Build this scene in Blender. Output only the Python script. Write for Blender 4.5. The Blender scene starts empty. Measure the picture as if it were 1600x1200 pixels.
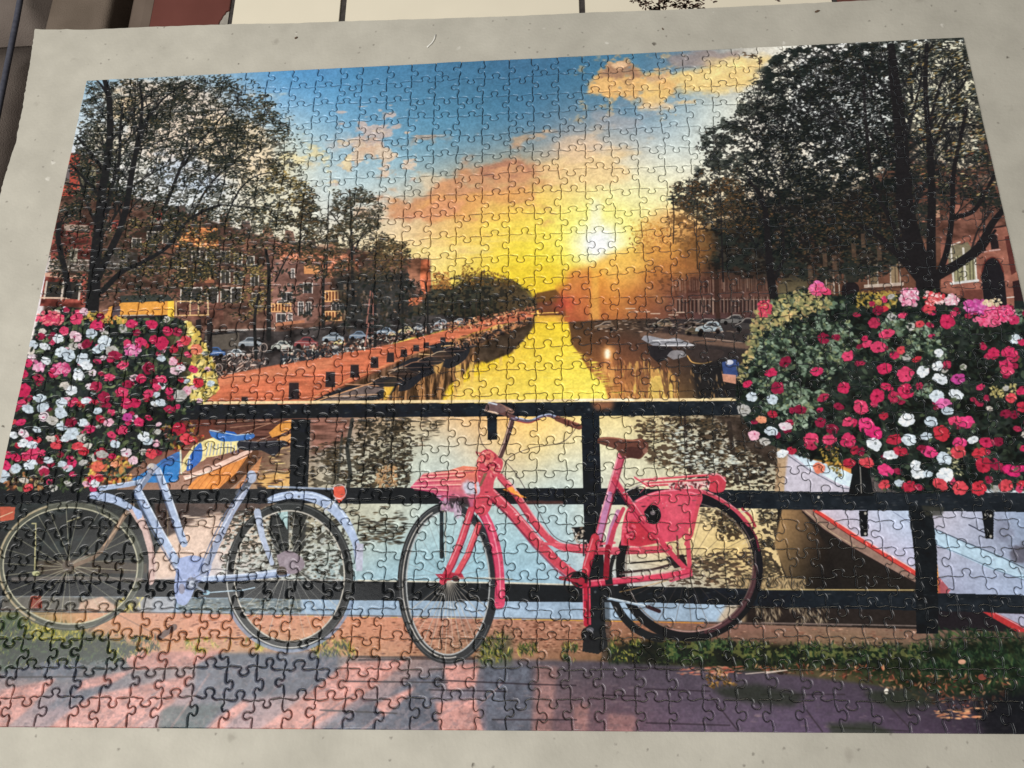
import bpy, bmesh, math, random
import numpy as np
from mathutils import Vector, Matrix

C = bpy.context.scene.collection
scene = bpy.context.scene
R_ = math.radians

# ---------------------------------------------------------------- camera
cam = bpy.data.cameras.new('camera'); cam_o = bpy.data.objects.new('camera', cam); C.objects.link(cam_o)
cam.sensor_width = 36.0; cam.lens = 29.3117; cam.clip_start = .01; cam.clip_end = 50
cam_o.matrix_world = Matrix(((0.9973034574, 0.0221600296, 0.0699624679, 0.04182915),
                             (0.0029578717, 0.9404096137, -0.3400308949, -0.21525396),
                             (-0.0733284721, 0.3393209271, 0.9378082126, 0.51879556), (0, 0, 0, 1)))
scene.camera = cam_o

# ---------------------------------------------------------------- light: a dim room and one broad window high on the left
world = bpy.data.worlds.new('World'); scene.world = world; world.use_nodes = True
bg = world.node_tree.nodes['Background']; bg.inputs[0].default_value = (1.0, 0.97, 0.93, 1); bg.inputs[1].default_value = 0.22
def area(name, loc, target, size, size_y, power, col, spread=180):
    l = bpy.data.lights.new(name, 'AREA'); l.shape = 'RECTANGLE'; l.size = size; l.size_y = size_y; l.energy = power; l.color = col; l.spread = R_(spread)
    o = bpy.data.objects.new(name, l); C.objects.link(o); o.location = loc
    o.rotation_euler = (Vector(target) - Vector(loc)).to_track_quat('-Z', 'Y').to_euler()
    return o
area('window_light', (-.95, -0.68, 1.75), (-0.27, 0.05, 0), 1.6, 1.3, 17.2, (1.0, 0.985, 0.96), 90)
scene.view_settings.view_transform = 'Standard'; scene.view_settings.look = 'None'
scene.view_settings.exposure = 0.0; scene.view_settings.gamma = 1.0; scene.view_settings.use_curve_mapping = False
scene.cycles.max_bounces = 6

# ---------------------------------------------------------------- helpers
def mesh_obj(name, verts, faces, mats, parent=None, smooth=False, mat_idx=None):
    me = bpy.data.meshes.new(name); me.from_pydata([tuple(v) for v in verts], [], faces)
    for m in (mats if isinstance(mats, (list, tuple)) else [mats]): me.materials.append(m)
    if mat_idx is not None: me.polygons.foreach_set('material_index', np.asarray(mat_idx, np.int32))
    if smooth: me.polygons.foreach_set('use_smooth', np.ones(len(me.polygons), bool) if smooth is True else np.asarray(smooth, bool))
    me.update()
    o = bpy.data.objects.new(name, me); C.objects.link(o)
    if parent is not None: o.parent = parent
    return o
def bm_obj(name, bm, mats, parent=None, smooth=False):
    me = bpy.data.meshes.new(name); bmesh.ops.recalc_face_normals(bm, faces=bm.faces); bm.to_mesh(me); bm.free()
    for m in (mats if isinstance(mats, (list, tuple)) else [mats]): me.materials.append(m)
    if smooth: me.polygons.foreach_set('use_smooth', np.ones(len(me.polygons), bool))
    o = bpy.data.objects.new(name, me); C.objects.link(o)
    if parent is not None: o.parent = parent
    return o
def thing(name, label, cat, loc=(0, 0, 0)):
    o = bpy.data.objects.new(name, None); C.objects.link(o); o.location = loc; o.empty_display_size = .05
    o['label'] = label; o['category'] = cat
    return o
def tag(o, label, cat, group=None):
    o['label'] = label; o['category'] = cat
    if group: o['group'] = group
    return o
def box(bm, x0, x1, y0, y1, z0, z1, bev=0.0, seg=2):
    r = bmesh.ops.create_cube(bm, size=1)
    for v in r['verts']:
        v.co = Vector(((x0 + x1) / 2 + v.co.x * (x1 - x0), (y0 + y1) / 2 + v.co.y * (y1 - y0), (z0 + z1) / 2 + v.co.z * (z1 - z0)))
    if bev:
        es = list({e for v in r['verts'] for e in v.link_edges})
        bmesh.ops.bevel(bm, geom=es, offset=bev, segments=seg, affect='EDGES', profile=.5)
def prism(outline, z0, z1, bev=0.0):
    """a slab with the given outline; the upper rim eased"""
    n = len(outline); c = np.mean(outline, 0); o = np.asarray(outline, float)
    ins = o + (c - o) / np.maximum(np.linalg.norm(c - o, axis=1, keepdims=True), 1e-6) * bev
    v = [(x, y, z0) for x, y in o] + [(x, y, z1 - bev) for x, y in o]
    f = [tuple(range(n))[::-1]] + [(i, (i + 1) % n, n + (i + 1) % n, n + i) for i in range(n)]
    if bev:
        v += [(x, y, z1) for x, y in ins]
        f += [(n + i, n + (i + 1) % n, 2 * n + (i + 1) % n, 2 * n + i) for i in range(n)] + [tuple(range(2 * n, 3 * n))]
    else: f.append(tuple(range(n, 2 * n)))
    return v, f

# ---------------------------------------------------------------- materials
def mat(name, col, rough=.6, spec=.5):
    m = bpy.data.materials.new(name); m.use_nodes = True
    b = m.node_tree.nodes['Principled BSDF']
    b.inputs['Base Color'].default_value = (*col, 1); b.inputs['Roughness'].default_value = rough; b.inputs['Specular IOR Level'].default_value = spec
    return m
def N(m, t, **kw):
    n = m.node_tree.nodes.new(t)
    for k, v in kw.items():
        if k in n.inputs: n.inputs[k].default_value = v
        else: setattr(n, k, v)
    return n
def L(m, a, b): m.node_tree.links.new(a, b)
def bsdf(m): return m.node_tree.nodes['Principled BSDF']
def ramp(m, fac, stops):
    r = N(m, 'ShaderNodeValToRGB'); L(m, fac, r.inputs[0]); e = r.color_ramp.elements
    while len(e) < len(stops): e.new(.5)
    for s, (p, c) in zip(e, stops): s.position = p; s.color = (*c, 1)
    return r
def mottled(name, c0, c1, scale, rough=.6, spec=.5, bump=0.0, bscale=None, detail=6):
    m = mat(name, c0, rough, spec); g = N(m, 'ShaderNodeTexCoord')
    n = N(m, 'ShaderNodeTexNoise', Scale=scale, Detail=detail); L(m, g.outputs['Object'], n.inputs['Vector'])
    r = ramp(m, n.outputs['Fac'], [(.32, c0), (.68, c1)]); L(m, r.outputs[0], bsdf(m).inputs['Base Color'])
    if bump:
        n2 = N(m, 'ShaderNodeTexNoise', Scale=bscale or scale * 4, Detail=4); L(m, g.outputs['Object'], n2.inputs['Vector'])
        b = N(m, 'ShaderNodeBump', Strength=1.0, Distance=bump); L(m, n2.outputs['Fac'], b.inputs['Height']); L(m, b.outputs[0], bsdf(m).inputs['Normal'])
    return m
def mix(m, fac, a, b):
    x = N(m, 'ShaderNodeMix', data_type='RGBA'); L(m, fac, x.inputs[0])
    for s, v in ((x.inputs[6], a), (x.inputs[7], b)):
        if isinstance(v, tuple): s.default_value = (*v, 1)
        else: L(m, v, s)
    return x.outputs[2]

# grey pulp board: mottled, with dark and pale flecks pressed into it
def greyboard():
    m = mat('greyboard', (.42, .39, .33), .85, .2); g = N(m, 'ShaderNodeTexCoord').outputs['Object']
    n = N(m, 'ShaderNodeTexNoise', Scale=26, Detail=6, Roughness=.62); L(m, g, n.inputs['Vector'])
    c = ramp(m, n.outputs['Fac'], [(.3, (.375, .354, .298)), (.7, (.465, .440, .372))]).outputs[0]
    nb = N(m, 'ShaderNodeTexNoise', Scale=5, Detail=3); L(m, g, nb.inputs['Vector'])
    f = ramp(m, nb.outputs['Fac'], [(.5, (0, 0, 0)), (.78, (.55, .55, .55))]).outputs[0]
    c = mix(m, f, c, (.36, .338, .285))
    for sc_, lo, hi, col, off, keep in ((70, .05, .11, (.13, .115, .095), 0, .86), (60, .05, .12, (.56, .535, .47), 3.7, .66), (170, .06, .2, (.25, .23, .195), 9.1, .74), (42, .05, .16, (.335, .312, .262), 5.3, .80)):
        mp = N(m, 'ShaderNodeMapping'); mp.inputs['Location'].default_value = (off, off * 1.7, 0); L(m, g, mp.inputs['Vector'])
        w = N(m, 'ShaderNodeTexNoise', Scale=sc_ * 3, Detail=2); L(m, mp.outputs[0], w.inputs['Vector'])
        ad = N(m, 'ShaderNodeVectorMath', operation='SCALE'); L(m, w.outputs['Color'], ad.inputs[0]); ad.inputs['Scale'].default_value = .35 / sc_
        a2 = N(m, 'ShaderNodeVectorMath', operation='ADD'); L(m, mp.outputs[0], a2.inputs[0]); L(m, ad.outputs[0], a2.inputs[1])
        v = N(m, 'ShaderNodeTexVoronoi', Scale=sc_); L(m, a2.outputs[0], v.inputs['Vector'])
        s = ramp(m, v.outputs['Distance'], [(lo, (1, 1, 1)), (hi, (0, 0, 0))]).outputs[0]
        k = N(m, 'ShaderNodeSeparateColor'); L(m, v.outputs['Color'], k.inputs[0])
        t = N(m, 'ShaderNodeMath', operation='GREATER_THAN'); L(m, k.outputs[0], t.inputs[0]); t.inputs[1].default_value = keep
        q = N(m, 'ShaderNodeMath', operation='MULTIPLY'); L(m, s, q.inputs[0]); L(m, t.outputs[0], q.inputs[1])
        c = mix(m, q.outputs[0], c, col)
    L(m, c, bsdf(m).inputs['Base Color'])
    nf = N(m, 'ShaderNodeTexNoise', Scale=420, Detail=4); L(m, g, nf.inputs['Vector'])
    b = N(m, 'ShaderNodeBump', Strength=1.0, Distance=.0002); L(m, nf.outputs['Fac'], b.inputs['Height']); L(m, b.outputs[0], bsdf(m).inputs['Normal'])
    return m
M_BOARD = greyboard()
M_CREAM = mottled('cream_glaze', (.66, .60, .47), (.70, .635, .50), 14, .28, .5, .0002, 30)
M_RED = mottled('burgundy_glaze', (.105, .030, .022), (.13, .040, .030), 30, .3, .5, .0002, 40)
M_GROUT = mottled('dark_grout', (.030, .026, .024), (.055, .048, .044), 260, .9, .2, .0003, 700)
M_MORTAR = mottled('pale_mortar', (.24, .22, .19), (.31, .285, .24), 160, .9, .2, .0004, 500)
M_WOOD = mottled('brown_wood', (.085, .058, .042), (.125, .092, .070), 22, .5, .4)
M_MOTIF = mottled('brown_underglaze', (.050, .028, .020), (.095, .058, .042), 120, .35, .5)
M_CLOTH = mottled('taupe_upholstery', (.115, .088, .066), (.145, .112, .086), 40, .95, .2, .0006, 900)
M_CUSH = mottled('taupe_cushion', (.115, .092, .078), (.145, .118, .10), 40, .95, .2, .0006, 900)
M_PIPE = mottled('navy_piping', (.040, .042, .058), (.070, .072, .092), 300, .8, .3)
M_FLOOR = mottled('wooden_floor', (.10, .06, .035), (.16, .10, .06), 8, .5, .4)
M_LINT = mat('white_lint', (.72, .70, .64), .9, .2)
M_CRUMB = mottled('brown_crumb', (.07, .045, .03), (.14, .09, .06), 900, .9, .2)

# ---------------------------------------------------------------- the print on the puzzle (painted by code)
SPX = 3000.0                     # print pixels per metre
PW, PH = int(0.68 * SPX), int(0.48 * SPX)
CAM_R = np.array([[0.9973034574142271, 0.002957871745399859, -0.07332847212622544],
                  [-0.022160029582335313, -0.9404096136920974, -0.33932092709467454],
                  [-0.06996246792773164, 0.3400308948760644, -0.9378082125953278]])
CAM_C = np.array([0.04182915, -0.21525396, 0.51879556])
CAM_F = 1302.74347

def on_plane(u, v, z=0.0):
    """photo pixel (1600x1200) -> point of the plane z (survey of the photograph)"""
    u = np.asarray(u, float); v = np.asarray(v, float)
    d = np.stack([(u - 800) / CAM_F, (v - 600) / CAM_F, np.ones_like(u)], -1) @ CAM_R
    return CAM_C + d * ((z - CAM_C[2]) / d[..., 2])[..., None]

rng = np.random.default_rng(7)
CV = np.zeros((PH, PW, 3), np.float32)

def T(pts):
    pts = np.asarray(pts, float)
    w = on_plane(pts[..., 0], pts[..., 1])
    return np.stack([(w[..., 0] + 0.34) * SPX, (0.24 - w[..., 1]) * SPX], -1)

def sc(x, y):
    a = T([(x - 2, y), (x + 2, y), (x, y - 2), (x, y + 2)])
    return math.sqrt(abs(np.cross(a[1] - a[0], a[3] - a[2]))) / 4

def C3(c): return np.array(c, np.float32) / 255.0

def up(a, h, w):
    ys = np.linspace(0, a.shape[0] - 1, h); xs = np.linspace(0, a.shape[1] - 1, w)
    y0 = np.minimum(ys.astype(int), a.shape[0] - 2); x0 = np.minimum(xs.astype(int), a.shape[1] - 2)
    fy = (ys - y0); fx = (xs - x0)
    fy = (fy * fy * (3 - 2 * fy))[:, None]; fx = (fx * fx * (3 - 2 * fx))[None]
    if a.ndim == 3: fy = fy[..., None]; fx = fx[..., None]
    r0 = a[y0]; r1 = a[y0 + 1]
    r = r0 * (1 - fy) + r1 * fy
    return (r[:, x0] * (1 - fx) + r[:, x0 + 1] * fx).astype(np.float32)

def noise(sx, sy=None, octv=3, seed=0):
    """fractal value noise over the whole print, mean .5, cell sx,sy print pixels"""
    r = np.random.default_rng(1000 + seed); sy = sy or sx
    out = np.zeros((PH, PW), np.float32); amp = 1.0; tot = 0
    for o in range(octv):
        g = r.random((max(2, int(PH / sy)) + 2, max(2, int(PW / sx)) + 2)).astype(np.float32)
        out += amp * up(g, PH, PW); tot += amp; amp *= .55; sx = max(sx / 2, 1.5); sy = max(sy / 2, 1.5)
    out /= tot
    return np.clip((out - .5) * 1.9 + .5, 0, 1)

def blend(mask, col, y0=0, x0=0):
    h, w = mask.shape
    v = CV[y0:y0 + h, x0:x0 + w]
    v += (np.asarray(col, np.float32) - v) * mask[..., None]

def raster(pts, ss=3):
    """antialiased polygon coverage; pts in print pixels -> (mask, y0, x0)"""
    pts = np.asarray(pts, float)
    x0 = max(int(pts[:, 0].min()) - 1, 0); x1 = min(int(pts[:, 0].max()) + 2, PW)
    y0 = max(int(pts[:, 1].min()) - 1, 0); y1 = min(int(pts[:, 1].max()) + 2, PH)
    if x1 <= x0 or y1 <= y0: return None
    W = (x1 - x0) * ss; H = (y1 - y0) * ss
    cnt = np.zeros((H, W + 1), np.int16)
    P = (pts - (x0, y0)) * ss; Q = np.roll(P, -1, 0)
    for (ax, ay), (bx, by) in zip(P, Q):
        if ay == by: continue
        s = 1
        if ay > by: ax, ay, bx, by = bx, by, ax, ay
        r0 = max(int(math.ceil(ay - .5)), 0); r1 = min(int(math.ceil(by - .5)), H)
        if r1 <= r0: continue
        rows = np.arange(r0, r1)
        xs = ax + (rows + .5 - ay) / (by - ay) * (bx - ax)
        np.add.at(cnt, (rows, np.clip(np.ceil(xs - .5).astype(int), 0, W)), 1)
    m = (np.cumsum(cnt, 1)[:, :W] & 1).astype(np.float32)
    return m.reshape(y1 - y0, ss, x1 - x0, ss).mean((1, 3)), y0, x0

def blur(m, r):
    r = int(r)
    if r < 1: return m
    for ax in (0, 1):
        for _ in range(2):
            c = np.cumsum(np.pad(m, [(r + 1, r) if a == ax else (0, 0) for a in (0, 1)], mode='edge'), ax)
            n = m.shape[ax]
            m = (np.take(c, np.arange(2 * r + 1, 2 * r + 1 + n), ax) - np.take(c, np.arange(0, n), ax)) / (2 * r + 1)
    return m

def poly(pts, col, a=1.0, soft=0, nz=None, amt=0.0, raw=False):
    """filled polygon in photo pixels; soft = feather in photo px; nz: noise array that varies the brightness"""
    p = np.asarray(pts, float)
    k = sc(*p.mean(0)); q = p if raw else T(p)
    if soft:
        pad = soft * k * 2 + 2
        x0 = max(int(q[:, 0].min() - pad), 0); x1 = min(int(q[:, 0].max() + pad), PW)
        y0 = max(int(q[:, 1].min() - pad), 0); y1 = min(int(q[:, 1].max() + pad), PH)
        if x1 <= x0 or y1 <= y0: return
        r = raster(q, 1)
        if r is None: return
        m = np.zeros((y1 - y0, x1 - x0), np.float32)
        m[r[1] - y0:r[1] - y0 + r[0].shape[0], r[2] - x0:r[2] - x0 + r[0].shape[1]] = r[0]
        m = blur(m, soft * k / 1.5)
    else:
        r = raster(q)
        if r is None: return
        m, y0, x0 = r
    c = np.asarray(C3(col))
    if nz is not None:
        n = nz[y0:y0 + m.shape[0], x0:x0 + m.shape[1], None]
        c = np.clip(c * (1 + amt * (n - .5) * 2), 0, 1)
    blend(m * a, c, y0, x0)

def smooth(pts, n=8):
    """Catmull-Rom through the points"""
    p = np.asarray(pts, float)
    if len(p) < 3: return p
    e = np.vstack([2 * p[0] - p[1], p, 2 * p[-1] - p[-2]]); out = []
    t = np.linspace(0, 1, n, endpoint=False)[:, None]
    for i in range(1, len(e) - 2):
        a, b, c, d = e[i - 1:i + 3]
        out.append(.5 * (2 * b + (c - a) * t + (2 * a - 5 * b + 4 * c - d) * t * t + (3 * b - a - 3 * c + d) * t ** 3))
    return np.vstack(out + [p[-1:]])

def line(pts, w, col, a=1.0, sm=False, jit=0.0):
    """stroke in photo pixels, w a width or (start, end)"""
    p = smooth(pts) if sm else np.asarray(pts, float)
    if jit: p = p + rng.normal(0, jit, p.shape)
    q = T(p); k = sc(*p.mean(0)); n = len(q)
    ws = np.linspace(*w, n) if isinstance(w, (tuple, list)) else np.full(n, float(w))
    ws = np.maximum(ws * k, .55) / 2
    R = ws.max() + 1.5
    x0 = max(int(q[:, 0].min() - R), 0); x1 = min(int(q[:, 0].max() + R) + 1, PW)
    y0 = max(int(q[:, 1].min() - R), 0); y1 = min(int(q[:, 1].max() + R) + 1, PH)
    if x1 <= x0 or y1 <= y0: return
    m = np.zeros((y1 - y0, x1 - x0), np.float32)
    for i in range(n - 1):
        r = max(ws[i], ws[i + 1]) + 1.5
        ax0 = max(int(min(q[i, 0], q[i + 1, 0]) - r), x0); ax1 = min(int(max(q[i, 0], q[i + 1, 0]) + r) + 1, x1)
        ay0 = max(int(min(q[i, 1], q[i + 1, 1]) - r), y0); ay1 = min(int(max(q[i, 1], q[i + 1, 1]) + r) + 1, y1)
        if ax1 <= ax0 or ay1 <= ay0: continue
        X = np.arange(ax0, ax1)[None] + .5 - q[i, 0]; Y = np.arange(ay0, ay1)[:, None] + .5 - q[i, 1]
        d = q[i + 1] - q[i]; L = d @ d + 1e-9
        t = np.clip((X * d[0] + Y * d[1]) / L, 0, 1)
        D = np.hypot(X - t * d[0], Y - t * d[1])
        v = np.clip(ws[i] + (ws[i + 1] - ws[i]) * t + .5 - D, 0, 1)
        s = m[ay0 - y0:ay1 - y0, ax0 - x0:ax1 - x0]
        np.maximum(s, v, out=s)
    blend(m * a, C3(col), y0, x0)

def arc(cx, cy, rx, ry, w, col, t0=0, t1=360, a=1.0, n=72):
    t = np.radians(np.linspace(t0, t1, n))
    line(np.stack([cx + rx * np.cos(t), cy + ry * np.sin(t)], 1), w, col, a)

def disc(cx, cy, rx, ry, col, a=1.0, soft=0):
    t = np.radians(np.arange(0, 360, 12))
    poly(np.stack([cx + rx * np.cos(t), cy + ry * np.sin(t)], 1), col, a, soft)

_tm = {}
def stamp_mask(L, W, ang):
    key = (round(L * 2), round(W * 2), int(ang / 15) % 12)
    m = _tm.get(key)
    if m is None:
        L, W, ang = key[0] / 2, key[1] / 2, key[2] * 15
        R = int(L / 2 + 2); g = np.arange(-R, R + 1)
        X, Y = g[None], g[:, None]; c, s = math.cos(math.radians(ang)), math.sin(math.radians(ang))
        U, V = X * c + Y * s, -X * s + Y * c
        d = np.hypot(U / (L / 2 + 1e-6), V / (W / 2 + 1e-6))
        m = np.clip((1 - d) * W / 2 + .5, 0, 1).astype(np.float32)
        _tm[key] = m
    return m

def stamp(x, y, L, W, ang, col, a=1.0):
    """a leaf-shaped dab, print pixels"""
    m = stamp_mask(L, W, ang); R = m.shape[0] // 2
    x = int(x); y = int(y)
    if x - R < 0 or y - R < 0 or x + R + 1 > PW or y + R + 1 > PH: return
    v = CV[y - R:y + R + 1, x - R:x + R + 1]
    v += (col - v) * (m * a)[..., None]

def pts_in(pts, n, soft=0, nz=None, thr=.5, edge=0.0):
    """n random print-pixel points inside a photo-pixel polygon (thinned where the noise is under thr)"""
    q = T(pts); r = raster(q, 1)
    if r is None: return np.zeros((0, 2))
    m, y0, x0 = r
    if soft: m = blur(m, soft * sc(*np.mean(pts, 0)))
    if nz is not None:
        v = nz[y0:y0 + m.shape[0], x0:x0 + m.shape[1]]
        m = m * np.clip((v - thr) * 6 + .5, 0, 1) if not edge else np.clip((m + (v - .5) * edge - .5) * 4 + .5, 0, 1) * np.clip((v - thr) * 6 + .5, 0, 1)
    f = m.ravel().cumsum()
    if f[-1] <= 0: return np.zeros((0, 2))
    i = np.searchsorted(f, rng.random(n) * f[-1])
    i = np.minimum(i, m.size - 1)
    return np.stack([i % m.shape[1] + x0 + rng.random(n), i // m.shape[1] + y0 + rng.random(n)], 1)

def dabs(pts, n, size, cols, ang=(0, 180), asp=(.35, .6), a=(.7, 1), nz=None, thr=.5, soft=0, edge=0.0, tone=None, tamt=.5, k=None):
    """n dabs scattered in a polygon; size in photo px; cols a list of colours (repeat for weight)"""
    P = pts_in(pts, n, soft, nz, thr, edge)
    k = k or sc(*np.mean(pts, 0)); cs = np.array([C3(c) for c in cols])
    for (x, y) in P:
        L = rng.uniform(*size) * k; c = cs[rng.integers(len(cs))]
        if tone is not None:
            c = np.clip(c * (1 + tamt * 2 * (tone[min(int(y), PH - 1), min(int(x), PW - 1)] - .5)), 0, 1)
        c = np.clip(c * rng.uniform(.85, 1.15), 0, 1)
        stamp(x, y, L, L * rng.uniform(*asp), rng.uniform(*ang), c, rng.uniform(*a))

def field(samples, mask_poly=None, nzwarp=None, soft=0, a=1.0, lam=2e-3):
    """smooth colour field through sampled colours [(x, y, (r,g,b))], thin-plate spline"""
    s = np.array([T((x, y)) for x, y, _ in samples]) / PW
    c = np.array([C3(k) for *_, k in samples], float)
    def U(d): return np.where(d > 0, d * d * np.log(d + 1e-12), 0)
    n = len(s); K = U(np.linalg.norm(s[:, None] - s[None], axis=2)) + lam * np.eye(n)
    A = np.block([[K, np.ones((n, 1)), s], [np.vstack([np.ones(n), s.T]), np.zeros((3, 3))]])
    w = np.linalg.solve(A, np.vstack([c, np.zeros((3, 3))]))
    if mask_poly is None:
        x0, y0, x1, y1 = 0, 0, PW, PH; m = np.ones((PH, PW), np.float32)
    else:
        k = sc(*np.mean(mask_poly, 0)); r = raster(T(mask_poly), 2)
        if r is None: return
        m, y0, x0 = r
        if soft: m = blur(m, soft * k)
        y1, x1 = y0 + m.shape[0], x0 + m.shape[1]
    gw, gh = max(2, (x1 - x0) // 6), max(2, (y1 - y0) // 6)
    gx, gy = np.meshgrid(np.linspace(x0, x1, gw) / PW, np.linspace(y0, y1, gh) / PW)
    g = np.stack([gx.ravel(), gy.ravel()], 1)
    v = U(np.linalg.norm(g[:, None] - s[None], axis=2)) @ w[:n] + w[n] + g @ w[n + 1:]
    dd = np.linalg.norm(g[:, None] - s[None], axis=2); near = np.argpartition(dd, min(5, n - 1), axis=1)[:, :6]
    cn = c[near]; v = np.clip(v, cn.min(1), cn.max(1)).reshape(gh, gw, 3)
    v = np.stack([blur(v[..., i].astype(np.float32), 2) for i in range(3)], -1)
    v = up(v, y1 - y0, x1 - x0)
    blend(m * a, v, y0, x0)

def cloud(pts, col, soft, nz, cut=.5, amt=1.0, a=1.0):
    """a soft-edged mass broken up by noise"""
    q = T(pts); k = sc(*np.mean(pts, 0)); pad = int(soft * k * 2.5 + 3)
    r = raster(q, 1)
    if r is None: return
    m, y0, x0 = r
    m = np.pad(m, pad); y0 -= pad; x0 -= pad
    m = blur(m, soft * k)
    cy0, cx0 = max(0, -y0), max(0, -x0)
    m = m[cy0:, cx0:]; y0 += cy0; x0 += cx0
    m = m[:max(0, PH - y0), :max(0, PW - x0)]
    n = nz[y0:y0 + m.shape[0], x0:x0 + m.shape[1]]
    m = np.clip((m + (n - .5) * amt - cut) * 1.5 + .5, 0, 1)
    m = m * m * (3 - 2 * m)
    blend(m * a, C3(col), y0, x0)

def speck(pts, col, nz, cut=.5, a=1.0, soft=4, sharp=9):
    """fine broken texture: the noise itself decides where the colour shows"""
    q = T(pts); r = raster(q, 1)
    if r is None: return
    m, y0, x0 = r
    if soft: m = blur(m, soft * sc(*np.mean(pts, 0)))
    n = nz[y0:y0 + m.shape[0], x0:x0 + m.shape[1]]
    blend(np.clip((n - cut - (1 - m) * .5) * sharp + .5, 0, 1) * np.minimum(m * 3, 1) * a, C3(col), y0, x0)
N1 = noise(150, 110, 4, 1); N2 = noise(60, 34, 4, 2); N3 = noise(22, 16, 3, 3); N4 = noise(7, 6, 2, 4); NH = noise(60, 5, 3, 5); NV = noise(7, 60, 3, 6); NL = noise(6.5, 5, 2, 8); NLb = noise(6.5, 5, 2, 9); NF = noise(9, 3.6, 2, 10)

# -- sky
field([(140, 130, (150, 190, 215)), (280, 125, (170, 195, 210)), (420, 130, (100, 165, 215)), (480, 120, (85, 155, 210)), (550, 122, (86, 148, 192)), (650, 108, (74, 132, 174)),
       (750, 108, (70, 122, 160)), (850, 102, (66, 116, 154)), (950, 92, (75, 130, 165)), (1030, 90, (90, 132, 160)), (1090, 82, (125, 142, 158)), (1140, 80, (170, 165, 155)), (1210, 76, (242, 238, 222)),
       (1300, 70, (235, 238, 232)), (1500, 64, (225, 232, 228)), (200, 200, (205, 205, 200)), (320, 190, (225, 215, 200)), (150, 200, (215, 225, 232)), (400, 190, (170, 195, 215)),
       (450, 170, (140, 190, 225)), (520, 170, (100, 165, 210)), (650, 170, (88, 144, 180)), (750, 170, (80, 132, 162)), (850, 160, (78, 126, 158)), (900, 150, (82, 130, 160)),
       (1000, 195, (125, 155, 175)), (1060, 182, (165, 190, 200)), (1120, 165, (200, 212, 205)), (1180, 140, (225, 222, 205)), (460, 205, (180, 208, 220)), (510, 200, (140, 188, 218)), (680, 210, (98, 155, 186)),
       (760, 210, (92, 145, 175)), (850, 210, (88, 140, 170)), (940, 190, (108, 145, 166)), (250, 260, (225, 222, 210)), (340, 280, (215, 222, 228)), (440, 262, (235, 215, 160)), (560, 245, (150, 182, 200)),
       (680, 248, (130, 170, 186)), (740, 238, (130, 160, 176)), (860, 230, (175, 168, 165)), (900, 218, (200, 175, 155)), (950, 228, (215, 200, 180)), (1000, 230, (208, 206, 196)), (1070, 225, (195, 212, 212)),
       (1100, 200, (212, 215, 205)), (480, 280, (200, 215, 215)), (560, 280, (180, 210, 215)), (620, 270, (165, 200, 210)), (500, 310, (205, 215, 215)), (880, 262, (230, 190, 140)), (960, 262, (235, 215, 175)), (1030, 262, (225, 225, 205)),
       (600, 315, (215, 212, 200)), (560, 330, (210, 215, 205)), (300, 330, (215, 225, 230)), (420, 330, (235, 225, 195)), (740, 320, (235, 178, 95)), (800, 315, (240, 185, 85)), (850, 300, (245, 200, 95)), (900, 310, (246, 225, 125)), (950, 310, (242, 232, 150)),
       (1000, 300, (238, 234, 170)), (1040, 285, (240, 234, 195)), (1100, 290, (240, 228, 195)), (1200, 280, (235, 225, 200)), (1350, 230, (225, 222, 210)), (1500, 150, (228, 220, 190)), (1450, 250, (225, 210, 170)),
       (610, 352, (228, 190, 140)), (680, 360, (238, 185, 105)), (740, 360, (246, 200, 90)), (800, 352, (246, 210, 75)), (850, 350, (246, 222, 75)), (900, 345, (246, 240, 140)), (985, 345, (242, 236, 150)), (1035, 350, (246, 222, 125)),
       (620, 375, (240, 218, 170)), (680, 400, (238, 216, 150)), (740, 400, (243, 215, 105)), (800, 400, (246, 225, 55)), (860, 405, (246, 226, 45)), (690, 420, (240, 215, 105)), (760, 430, (242, 205, 50)), (830, 430, (242, 206, 38)), (870, 436, (236, 200, 38)),
       (960, 425, (242, 190, 75)), (1005, 405, (240, 175, 65)), (1060, 400, (225, 150, 70)), (560, 400, (235, 215, 165))])
def col_at(x, y):
    q = T((x, y)); return CV[min(max(int(q[1]), 0), PH - 1), min(max(int(q[0]), 0), PW - 1)]
# small clouds, left
cloud([(560, 192), (610, 188), (622, 215), (605, 232), (618, 248), (600, 262), (580, 250), (560, 240), (548, 228), (560, 215)], (206, 182, 172), 10, N3, .56, 1.6, .85)
cloud([(545, 225), (610, 228), (628, 240), (590, 262), (560, 245)], (226, 202, 172), 8, N3, .6, 1.5, .8)
cloud([(440, 240), (500, 232), (520, 244), (480, 262), (440, 262)], (236, 218, 160), 10, N3, .54, 1.3, .8)
cloud([(495, 225), (560, 215), (560, 228), (520, 238)], (205, 190, 180), 8, N2, .5, .9, .5)
cloud([(650, 270), (700, 275), (690, 300), (655, 300)], (228, 200, 160), 8, N2, .5, .8, .7)
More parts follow.
